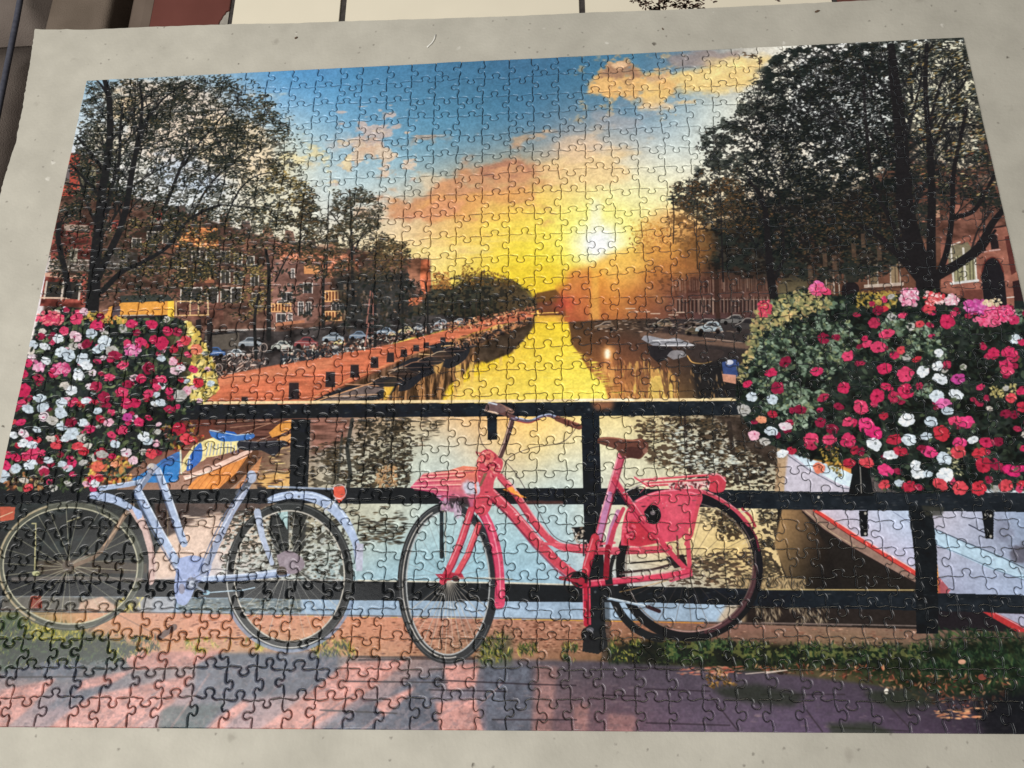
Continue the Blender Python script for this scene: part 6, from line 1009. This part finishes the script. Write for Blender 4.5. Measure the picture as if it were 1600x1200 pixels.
# rust and scuffs
for (x_, y_) in ((226, 790), (250, 830), (264, 858), (300, 900), (362, 800), (345, 838), (806, 806), (850, 852), (884, 888), (960, 742), (1000, 858), (782, 880), (776, 840), (1040, 790), (1060, 820), (1010, 840)): dabs([(x_ - 6, y_ - 6), (x_ + 6, y_ - 6), (x_ + 6, y_ + 6), (x_ - 6, y_ + 6)], 5, (1.5, 4), [(120, 74, 60), (226, 216, 214), (92, 60, 58)], a=(.3, .7))
# bolts and worn paint on the railing
for (x_, y_) in ((462, 642), (476, 642), (920, 640), (926, 772), (467, 776), (1432, 784), (1448, 784), (930, 925), (1446, 940)): disc(x_, y_, 2, 2, (84, 88, 92), .9)
dabs([(290, 632), (1200, 624), (1200, 648), (290, 655)], 160, (2, 7), [(66, 70, 74), (24, 27, 32), (96, 92, 84)], ang=(-10, 10), asp=(.2, .4), a=(.3, .7)); dabs([(0, 766), (1600, 772), (1600, 798), (0, 786)], 260, (2, 7), [(62, 66, 70), (24, 27, 32), (84, 82, 78)], ang=(-10, 10), asp=(.2, .4), a=(.3, .7)); dabs([(0, 905), (1600, 932), (1600, 955), (0, 930)], 240, (2, 7), [(62, 66, 70), (24, 27, 32), (84, 82, 78)], ang=(-10, 10), asp=(.2, .4), a=(.3, .7))
# shadows of the spokes on the brick, faint ground marks
line([(60, 960), (175, 955), (260, 1000)], 2, (60, 60, 62), .3); line([(140, 985), (180, 958)], 4, (60, 56, 56), .5); line([(250, 995), (272, 980)], 10, (70, 64, 66), .7)
line([(800, 1050), (840, 1000)], 2, (60, 60, 60), .0)

# -- ink: fine mottling, then from the colours measured in the photograph to ink (its veil of reflected light and its fall of light taken out)
_n = (noise(3.2, 3.2, 2, 40) - .5) * .10 + (noise(12, 9, 3, 41) - .5) * .08
CV *= (1 + _n)[..., None]
CV = np.clip(CV, 0, 1)
_g = CV @ np.array([.3, .59, .11], np.float32)
CV = (_g[..., None] + (CV - _g[..., None]) * .87).astype(np.float32)
_lin = np.where(CV <= .04045, CV / 12.92, ((CV + .055) / 1.055) ** 2.4)
_x = np.linspace(-.34, .34, PW, dtype=np.float32)[None]; _y = np.linspace(.24, -.24, PH, dtype=np.float32)[:, None]
_veil = (.006 + .055 * np.exp(-((_x + .20) / .17) ** 2 / 2 - ((_y + .24) / .10) ** 2 / 2))[..., None]
_lin = np.maximum(_lin - np.minimum(_veil, _lin * .6), .0015) / np.linspace(1.22, .88, PW, dtype=np.float32)[None, :, None]
CV = np.clip(np.where(_lin <= .0031308, _lin * 12.92, 1.055 * np.power(np.maximum(_lin, 1e-6), 1 / 2.4) - .055), 0, .96).astype(np.float32)
# ---------------------------------------------------------------- print material
img = bpy.data.images.new('puzzle_print', PW, PH, alpha=False, float_buffer=False)
buf = np.ones((PH, PW, 4), np.float32); buf[..., :3] = np.clip(CV[::-1], 0, 1)
img.pixels.foreach_set(buf.ravel()); img.update(); img.pack()
M_PRINT = mat('printed_card', (.5, .5, .5), .24, .30)
_t = N(M_PRINT, 'ShaderNodeTexImage'); _t.image = img; _t.interpolation = 'Cubic'; _t.extension = 'EXTEND'
_u = N(M_PRINT, 'ShaderNodeUVMap', uv_map='UVMap'); L(M_PRINT, _u.outputs[0], _t.inputs[0]); L(M_PRINT, _t.outputs[0], bsdf(M_PRINT).inputs['Base Color'])
_g = N(M_PRINT, 'ShaderNodeTexCoord'); _n = N(M_PRINT, 'ShaderNodeTexNoise', Scale=330, Detail=3); L(M_PRINT, _g.outputs['Object'], _n.inputs['Vector'])
_b = N(M_PRINT, 'ShaderNodeBump', Strength=1.0, Distance=.00004); L(M_PRINT, _n.outputs['Fac'], _b.inputs['Height']); L(M_PRINT, _b.outputs[0], bsdf(M_PRINT).inputs['Normal'])
M_CARD = mottled('cut_card_edge', (.10, .11, .12), (.16, .17, .18), 900, .9, .2)

# ---------------------------------------------------------------- setting
def rect(name, x0, x1, y0, y1, z, m):
    o = mesh_obj(name, [(x0, y0, z), (x1, y0, z), (x1, y1, z), (x0, y1, z)], [(0, 1, 2, 3)], m); o['kind'] = 'structure'; return o
rect('floor', -4, 4, -4, 4, -.47, M_FLOOR)

# tiled table
Z_TILE = -.0045
table = thing('tiled_table', 'low table topped with cream and burgundy tiles in dark grout under the grey board', 'table', (0, 0, -.47))
table_off = Vector((0, 0, .47))
def tpart(o): o.location = table_off; return o
bm = bmesh.new(); box(bm, -.2985, .449, -.52, .590, -.045, Z_TILE - .0016); tpart(bm_obj('grout_bed', bm, M_GROUT, table))
bm = bmesh.new()                                                   # rounded wooden rim along the left end
prof = [(-.2988, Z_TILE - .0005), (-.306, Z_TILE + .0002), (-.312, Z_TILE - .0008), (-.318, Z_TILE - .0038), (-.3225, Z_TILE - .009), (-.325, Z_TILE - .017), (-.326, Z_TILE - .028), (-.326, -.11), (-.2988, -.11)]
a = [bm.verts.new((x, -.54, z)) for x, z in prof]; b = [bm.verts.new((x, .592, z)) for x, z in prof]
for i in range(len(prof)): bm.faces.new((a[i], a[(i + 1) % len(prof)], b[(i + 1) % len(prof)], b[i]))
bm.faces.new(a[::-1]); bm.faces.new(b)
tpart(bm_obj('wooden_rim', bm, M_WOOD, table, False))
for x in (-.27, .42):
    for y in (-.48, .55):
        bm = bmesh.new(); box(bm, x - .022, x + .022, y - .022, y + .022, -.47, -.0455, .003); tpart(bm_obj('leg', bm, M_WOOD, table))
def tile(x0, x1, y0, y1, m, cut=None):
    o = [(x0, y0), (x1, y0), (x1, y1), (x0, y1)] if cut is None else cut
    v, f = prism(o, Z_TILE - .0015, Z_TILE, .0006)
    return tpart(mesh_obj('ceramic_tile', v, f, m, table))
Y0 = .2005
cols = [(-.2985, -.2320, M_RED), (-.2285, -.1388, M_CREAM), (-.1340, .0555, M_CREAM), (.0600, .2506, M_CREAM), (.2546, .445, M_RED)]
for x0, x1, m in cols:
    if x0 < -.25:
        tile(0, 0, 0, 0, m, [(x0, Y0), (-.2390, Y0), (-.2392, .2958), (-.2384, .2985), (-.2376, .2992), (-.2366, .3030), (-.2352, .3046), (-.2344, .3072), (-.2322, .3080), (x1, .391), (x0, .391)])
    else: tile(x0, x1, Y0, .391, m)
    tile(x0, x1, .3955, .586, m)
    tile(x0, x1, .0058, Y0 - .0044, m)
v, f = prism([(-.2385, Y0 + .01), (-.2322, Y0 + .01), (-.2322, .3074), (-.2342, .3066), (-.2350, .3042), (-.2364, .3026), (-.2374, .2990), (-.2382, .2982), (-.2388, .2958)], Z_TILE - .0014, Z_TILE - .0006, .0002)
tpart(mesh_obj('mortar_patch', v, f, M_MORTAR, table))
# dark brown branch printed under the glaze of the right cream tile
rg = np.random.default_rng(5); V = []; F = []
def motif(x, y, l, w, a):
    c, s = math.cos(a), math.sin(a); k = len(V)
    for t, h in ((-.5, 0), (-.2, -.42), (.15, -.5), (.5, 0), (.2, .45), (-.15, .5)):
        V.append((x + c * t * l - s * h * w, y + s * t * l + c * h * w, Z_TILE + .0001))
    F.append(tuple(range(k, k + 6)))
px = [(993, 2), (1003, 4), (1012, 2), (1005, 8), (1022, 12), (1030, 9), (1036, 4), (1044, 2), (1056, 3), (1066, 6), (1074, 3), (1082, 9), (1062, 11), (1070, 11), (1050, 9), (1090, 5), (1098, 7), (1034, 12), (1026, 15), (1016, 15), (1078, 12), (1092, 12), (1112, 0), (1216, 1)]
for (u, w) in px:
    n = 11 if u < 1095 else 3
    for _ in range(n):
        p = on_plane(u + rg.normal(0, 4.2), w + rg.normal(0, 2.4), Z_TILE); motif(p[0], p[1], rg.uniform(.0016, .0042), rg.uniform(.0008, .0018), rg.uniform(0, 6.28))
for (u, w) in ((990, -8), (1010, -14), (1040, -10), (1070, -16), (1100, -12), (1060, -30), (1030, -35), (1090, -40), (1120, -25)):
    for _ in range(26):
        p = on_plane(u + rg.normal(0, 9), w + rg.normal(0, 6), Z_TILE); motif(p[0], p[1], rg.uniform(.0016, .0042), rg.uniform(.0008, .0018), rg.uniform(0, 6.28))
o = tpart(mesh_obj('printed_branch', V, F, M_MOTIF, table)); o['kind'] = 'stuff'

# sofa at the left end
sofa = thing('sofa', 'taupe upholstered sofa with navy piping in the top left corner', 'sofa', (-.55, .1, -.47))
so = Vector((.55, -.1, .47))
def spart(o): o.location = so; return o
bm = bmesh.new(); box(bm, -.4125, -.3545, -.75, .85, -.40, -.030, .006, 3); spart(bm_obj('seat_panel', bm, M_CLOTH, sofa, True))
bm = bmesh.new(); box(bm, -.95, -.413, -.75, .85, -.40, -.06, .01, 2); spart(bm_obj('seat_base', bm, M_CLOTH, sofa, True))
for sx, sy in ((-.9, -.7), (-.9, .8), (-.40, -.7), (-.40, .8)):
    bm = bmesh.new(); box(bm, sx - .02, sx + .02, sy - .02, sy + .02, -.47, -.4002, .003); spart(bm_obj('foot', bm, M_WOOD, sofa))
def tube(pts, r, n=8):
    vs = []; fs = []
    for i, p in enumerate(pts):
        t = Vector(pts[min(i + 1, len(pts) - 1)]) - Vector(pts[max(i - 1, 0)]); t.normalize()
        u = t.cross(Vector((0, 0, 1))).normalized(); w = u.cross(t)
        for k in range(n):
            a = 2 * math.pi * k / n; vs.append(Vector(p) + u * math.cos(a) * r + w * math.sin(a) * r)
    for i in range(len(pts) - 1):
        for k in range(n): fs.append((i * n + k, i * n + (k + 1) % n, (i + 1) * n + (k + 1) % n, (i + 1) * n + k))
    fs += [tuple(range(n))[::-1], tuple(range((len(pts) - 1) * n, len(pts) * n))]
    return vs, fs
pp = [on_plane(u, w, -.026) for u, w in ((41, -60), (36, -30), (31.5, 0), (26, 30), (20, 60), (13, 95), (6, 130), (0, 160))]
pp = [Vector(p) for p in pp]; d = (pp[-1] - pp[-2]).normalized(); pp.append(pp[-1] + d * .1); pp.append(pp[-1] + Vector((0, -.2, 0)))
d = (pp[0] - pp[1]).normalized(); pp.insert(0, pp[0] + d * .12)
v, f = tube(pp, .0025); spart(mesh_obj('piping', v, f, M_PIPE, sofa, True))
def cushion(y0, y1):
    bm = bmesh.new(); bmesh.ops.create_grid(bm, x_segments=14, y_segments=14, size=.5)
    top = []
    x0, x1 = -.75, -.4165
    for vtx in bm.verts:
        a, b = vtx.co.x * 2, vtx.co.y * 2
        e = (1 - abs(a) ** 7) ** .4 * (1 - abs(b) ** 7) ** .4 if abs(a) < 1 and abs(b) < 1 else 0
        vtx.co = Vector(((x0 + x1) / 2 + a * (x1 - x0) / 2, (y0 + y1) / 2 + b * (y1 - y0) / 2, -.058 + .034 * e))
    r = bmesh.ops.extrude_face_region(bm, geom=bm.faces[:])
    for e in r['geom']:
        if isinstance(e, bmesh.types.BMVert): e.co.z = -.0595
    return spart(bm_obj('cushion', bm, M_CUSH, sofa, True))
ys = on_plane(5, 37, -.03)[1]
cushion(ys + .0008, .70); cushion(-.45, ys - .0008)

# ---------------------------------------------------------------- the grey board
BT, BB = -.0022, -.0044
rgb = np.random.default_rng(3)
def edge_pts(px, n, jit):
    w = np.array([on_plane(u, v_, BT)[:2] for u, v_ in px]); out = []
    d = np.r_[0, np.cumsum(np.linalg.norm(np.diff(w, axis=0), axis=1))]
    for t in np.linspace(0, d[-1], n): out.append((np.interp(t, d, w[:, 0]), np.interp(t, d, w[:, 1])))
    o = np.array(out); o[1:-1] += rgb.normal(0, jit, (n - 2, 2)); return o
topE = edge_pts([(54, 45), (75, 46), (140, 46.3), (200, 43.5), (232, 42), (362, 37.5), (460, 36), (530, 33), (600, 31), (800, 25), (910, 20), (1060, 15), (1200, 8), (1300, 3), (1440, -4), (1700, -14)], 150, .00016)
leftE = edge_pts([(0, 302), (8, 272), (18, 240), (24, 224), (27, 204), (30, 190), (36, 160), (44, 110), (49, 80), (53, 47)], 60, .00022)
low = np.array([(-.402, -.30), (-.398, -.1), (-.392, .08)])
outline = np.vstack([low, leftE, topE, [(.46, .262), (.465, 0), (.462, -.31)]])
n = len(outline); c0 = outline.mean(0)
vb = []
for k, (z, ins) in enumerate(((BB, .0003), (BB + .0006, 0), (BT - .0005, 0), (BT, .0005))):
    dv = c0 - outline; dv /= np.linalg.norm(dv, axis=1, keepdims=True)
    q = outline + dv * ins
    vb += [(x, y, z) for x, y in q]
fb = [tuple(range(n))[::-1], tuple(range(3 * n, 4 * n))]
for k in range(3): fb += [(k * n + i, k * n + (i + 1) % n, (k + 1) * n + (i + 1) % n, (k + 1) * n + i) for i in range(n)]
tag(mesh_obj('cardboard_sheet', vb, fb, M_BOARD), 'large flecked grey cardboard sheet lying under the jigsaw puzzle', 'cardboard')

# lint and crumbs on the board
def on(u, w, z): return Vector(on_plane(u, w, z))
pts = [on(u, w, BT + .0005) for u, w in ((667.5, 74), (670, 71.5), (674, 68), (677, 64), (679, 60), (680.5, 54))]
v, f = tube(pts, .0006, 6); tag(mesh_obj('lint_fibre', v, f, M_LINT, None, True), 'curved white lint fibre on the grey board above the blue sky', 'lint')
def crumb(name, u, w, lx, ly, ang, m, label, cat):
    bm = bmesh.new(); bmesh.ops.create_icosphere(bm, subdivisions=2, radius=1)
    for q in bm.verts: q.co *= rgb.uniform(.8, 1.15)
    o = bm_obj(name, bm, m, None, False); o.scale = (lx, ly, .0006); o.location = on(u, w, BT + .0005); o.rotation_euler = (0, 0, ang)
    return tag(o, label, cat)
crumb('crumb', 1277, 17.5, .0023, .0009, .35, M_CRUMB, 'brown crumb on the board near the middle of its right top edge', 'crumb')
crumb('crumb', 462.5, 59, .0014, .0009, .7, M_CRUMB, 'dark crumb on the board left of the white lint fibre', 'crumb')
crumb('crumb', 1035.5, 45, .0011, .0005, 2.2, M_CRUMB, 'tiny dark crumb on the board just above the orange cloud', 'crumb')

# ---------------------------------------------------------------- the jigsaw puzzle
NC, NR = 36, 28
PWm, PHm, TH = .68, .48, .0020
cw, ch = PWm / NC, PHm / NR
rj = np.random.default_rng(21)
node = np.zeros((NR + 1, NC + 1, 2))
for r in range(NR + 1):
    for c in range(NC + 1):
        node[r, c] = (-.34 + c * cw, -.24 + r * ch)
        if 0 < r < NR and 0 < c < NC: node[r, c] += rj.normal(0, .00075, 2)
        elif 0 < c < NC: node[r, c, 0] += rj.normal(0, .0007)
        elif 0 < r < NR: node[r, c, 1] += rj.normal(0, .0007)
KN = np.array([(0, 0), (.13, .0), (.27, -.014), (.372, .010), (.402, .066), (.360, .14), (.362, .215), (.42, .272), (.5, .287), (.58, .272), (.638, .215), (.640, .14), (.598, .066), (.628, .010), (.73, -.014), (.87, .0), (1, 0)])
def catmull(p, n):
    e = np.vstack([2 * p[0] - p[1], p, 2 * p[-1] - p[-2]]); out = []
    t = np.linspace(0, 1, n, endpoint=False)[:, None]
    for i in range(1, len(e) - 2):
        a, b, c, d = e[i - 1:i + 3]
        out.append(.5 * (2 * b + (c - a) * t + (2 * a - 5 * b + 4 * c - d) * t * t + (3 * b - a - 3 * c + d) * t ** 3))
    return np.vstack(out + [p[-1:]])
def cut_line(A, B):
    k = KN.copy(); s = rj.choice([-1, 1]); w = rj.uniform(.86, 1.14); h = rj.uniform(.86, 1.12); sh = rj.uniform(-.075, .075); sk = rj.uniform(-.12, .12)
    inner = slice(2, 15)
    k[inner, 0] = .5 + sh + (k[inner, 0] - .5) * w
    k[inner, 1] *= h
    k[inner, 0] += sk * np.maximum(k[inner, 1], 0)
    k[1, 1] += rj.uniform(-.035, .035); k[15, 1] += rj.uniform(-.035, .035); k[2, 1] += rj.uniform(-.025, .02); k[14, 1] += rj.uniform(-.025, .02)
    k = catmull(k, 2)
    d = B - A; Ln = np.linalg.norm(d); u = d / Ln; nrm = np.array([-u[1], u[0]])
    return A + k[:, :1] * d + k[:, 1:] * s * nrm * .0178
hor = {}; ver = {}
for r in range(NR + 1):
    for c in range(NC):
        A, B = node[r, c], node[r, c + 1]
        hor[r, c] = np.array([A, (A * 2 + B) / 3, (A + B * 2) / 3, B]) if r in (0, NR) else cut_line(A, B)
for c in range(NC + 1):
    for r in range(NR):
        A, B = node[r, c], node[r + 1, c]
        ver[r, c] = np.array([A, (A * 2 + B) / 3, (A + B * 2) / 3, B]) if c in (0, NC) else cut_line(A, B)
RINGS = [(.00017, -TH), (.00017, -.00085), (.00036, -.00046), (.00068, -.00019), (.00106, -.00005), (.00145, .0)]
def simple(p):
    a = p; b = np.roll(p, -1, 0); d = b - a; n = len(p)
    def cr(u, v): return u[..., 0] * v[..., 1] - u[..., 1] * v[..., 0]
    s1 = cr(d[:, None], a[None] - a[:, None]); s2 = cr(d[:, None], b[None] - a[:, None])
    hit = (s1 * s2 < 0) & (s1.T * s2.T < 0)
    i = np.arange(n); hit[i, i] = False; hit[i, (i + 1) % n] = False; hit[(i + 1) % n, i] = False
    return not hit.any()
def piece(r, c):
    o = np.vstack([hor[r, c][:-1], ver[r, c + 1][:-1], hor[r + 1, c][::-1][:-1], ver[r, c][::-1][:-1]])   # counter-clockwise
    nx = np.roll(o, -1, 0) - o; pv = o - np.roll(o, 1, 0)
    def nr(d): d = d / np.maximum(np.linalg.norm(d, axis=1, keepdims=True), 1e-9); return np.stack([-d[:, 1], d[:, 0]], 1)
    n1, n2 = nr(nx), nr(pv); m = n1 + n2; m /= np.maximum(np.linalg.norm(m, axis=1, keepdims=True), 1e-6)
    m /= np.maximum((m * n1).sum(1, keepdims=True), .6)
    e1 = np.linalg.norm(pv, axis=1); e2 = np.linalg.norm(nx, axis=1)
    turn = np.arctan2(pv[:, 0] * nx[:, 1] - pv[:, 1] * nx[:, 0], (pv * nx).sum(1))
    lim = np.where(turn > .05, .62 * .5 * (e1 + e2) / np.maximum(turn, .05), .002)
    for _ in range(2): lim = np.minimum(lim, np.minimum(np.roll(lim, 1), np.roll(lim, -1)) + .00028)
    k = len(o); ctr = o.mean(0); tx, ty = rj.normal(0, .007, 2); dz = rj.normal(0, .00003)
    V = []; fit = 1.0
    for fit in (1.0, .8, .62, .45, .3):                              # ease less where the neck is too narrow for the full rounding
        lk = np.minimum(RINGS[-1][0], lim) * fit
        if simple(o + m * lk[:, None]): break
    for ins, z in RINGS:
        q = o + m * np.minimum(ins, lk * (ins / RINGS[-1][0]) ** .5)[:, None]
        zz = np.full(k, z) if z <= -TH + 1e-9 else z + (q[:, 0] - ctr[0]) * tx + (q[:, 1] - ctr[1]) * ty + dz
        V.append(np.column_stack([q, zz]))
    V = np.vstack(V); F = []; MI = []
    for a in range(len(RINGS) - 1):
        F += [(a * k + i, a * k + (i + 1) % k, (a + 1) * k + (i + 1) % k, (a + 1) * k + i) for i in range(k)]; MI += [1 if a == 0 else 0] * k
    F.append(tuple(range((len(RINGS) - 1) * k, len(RINGS) * k))); MI.append(0)
    return V, F, MI
def set_uv(me, xy):
    uv = me.uv_layers.new(name='UVMap'); li = np.empty(len(me.loops), np.int32); me.loops.foreach_get('vertex_index', li)
    u = np.column_stack([(xy[:, 0] + .34) / PWm, (xy[:, 1] + .24) / PHm])[li]
    uv.data.foreach_set('uv', u.astype(np.float32).ravel())
def px_size(x, y):
    d = CAM_R @ (np.array([x, y, 0]) - CAM_C); return 800 + CAM_F * d[0] / d[2], 600 + CAM_F * d[1] / d[2], CAM_F / d[2]
order = []
for r in range(NR):
    for c in range(NC):
        x, y = -.34 + (c + .5) * cw, -.24 + (r + .5) * ch; u, w, s = px_size(x, y)
        order.append((s if 0 < u < 1600 and 0 < w < 1200 else 0, r, c))
single = {(r, c) for s, r, c in sorted(order, reverse=True)[:300]}
puzzle = thing('jigsaw_puzzle', 'assembled jigsaw puzzle picturing two bicycles and flowers by a canal at sunset', 'jigsaw puzzle', (0, 0, -TH))
po = Vector((0, 0, TH))
BV = []; BF = []; BM = []; off = 0
for r in range(NR):
    for c in range(NC):
        V, F, MI = piece(r, c)
        if (r, c) in single:
            o = mesh_obj('puzzle_piece', V, F, [M_PRINT, M_CARD], puzzle, [len(f) == 4 for f in F], MI); o.location = po; set_uv(o.data, V)
        else:
            BV.append(V); BF += [tuple(i + off for i in f) for f in F]; BM += MI; off += len(V)
BV = np.vstack(BV)
o = mesh_obj('interlocked_pieces', BV, BF, [M_PRINT, M_CARD], puzzle, [len(f) == 4 for f in BF], BM); o.location = po; set_uv(o.data, BV); o['kind'] = 'stuff'
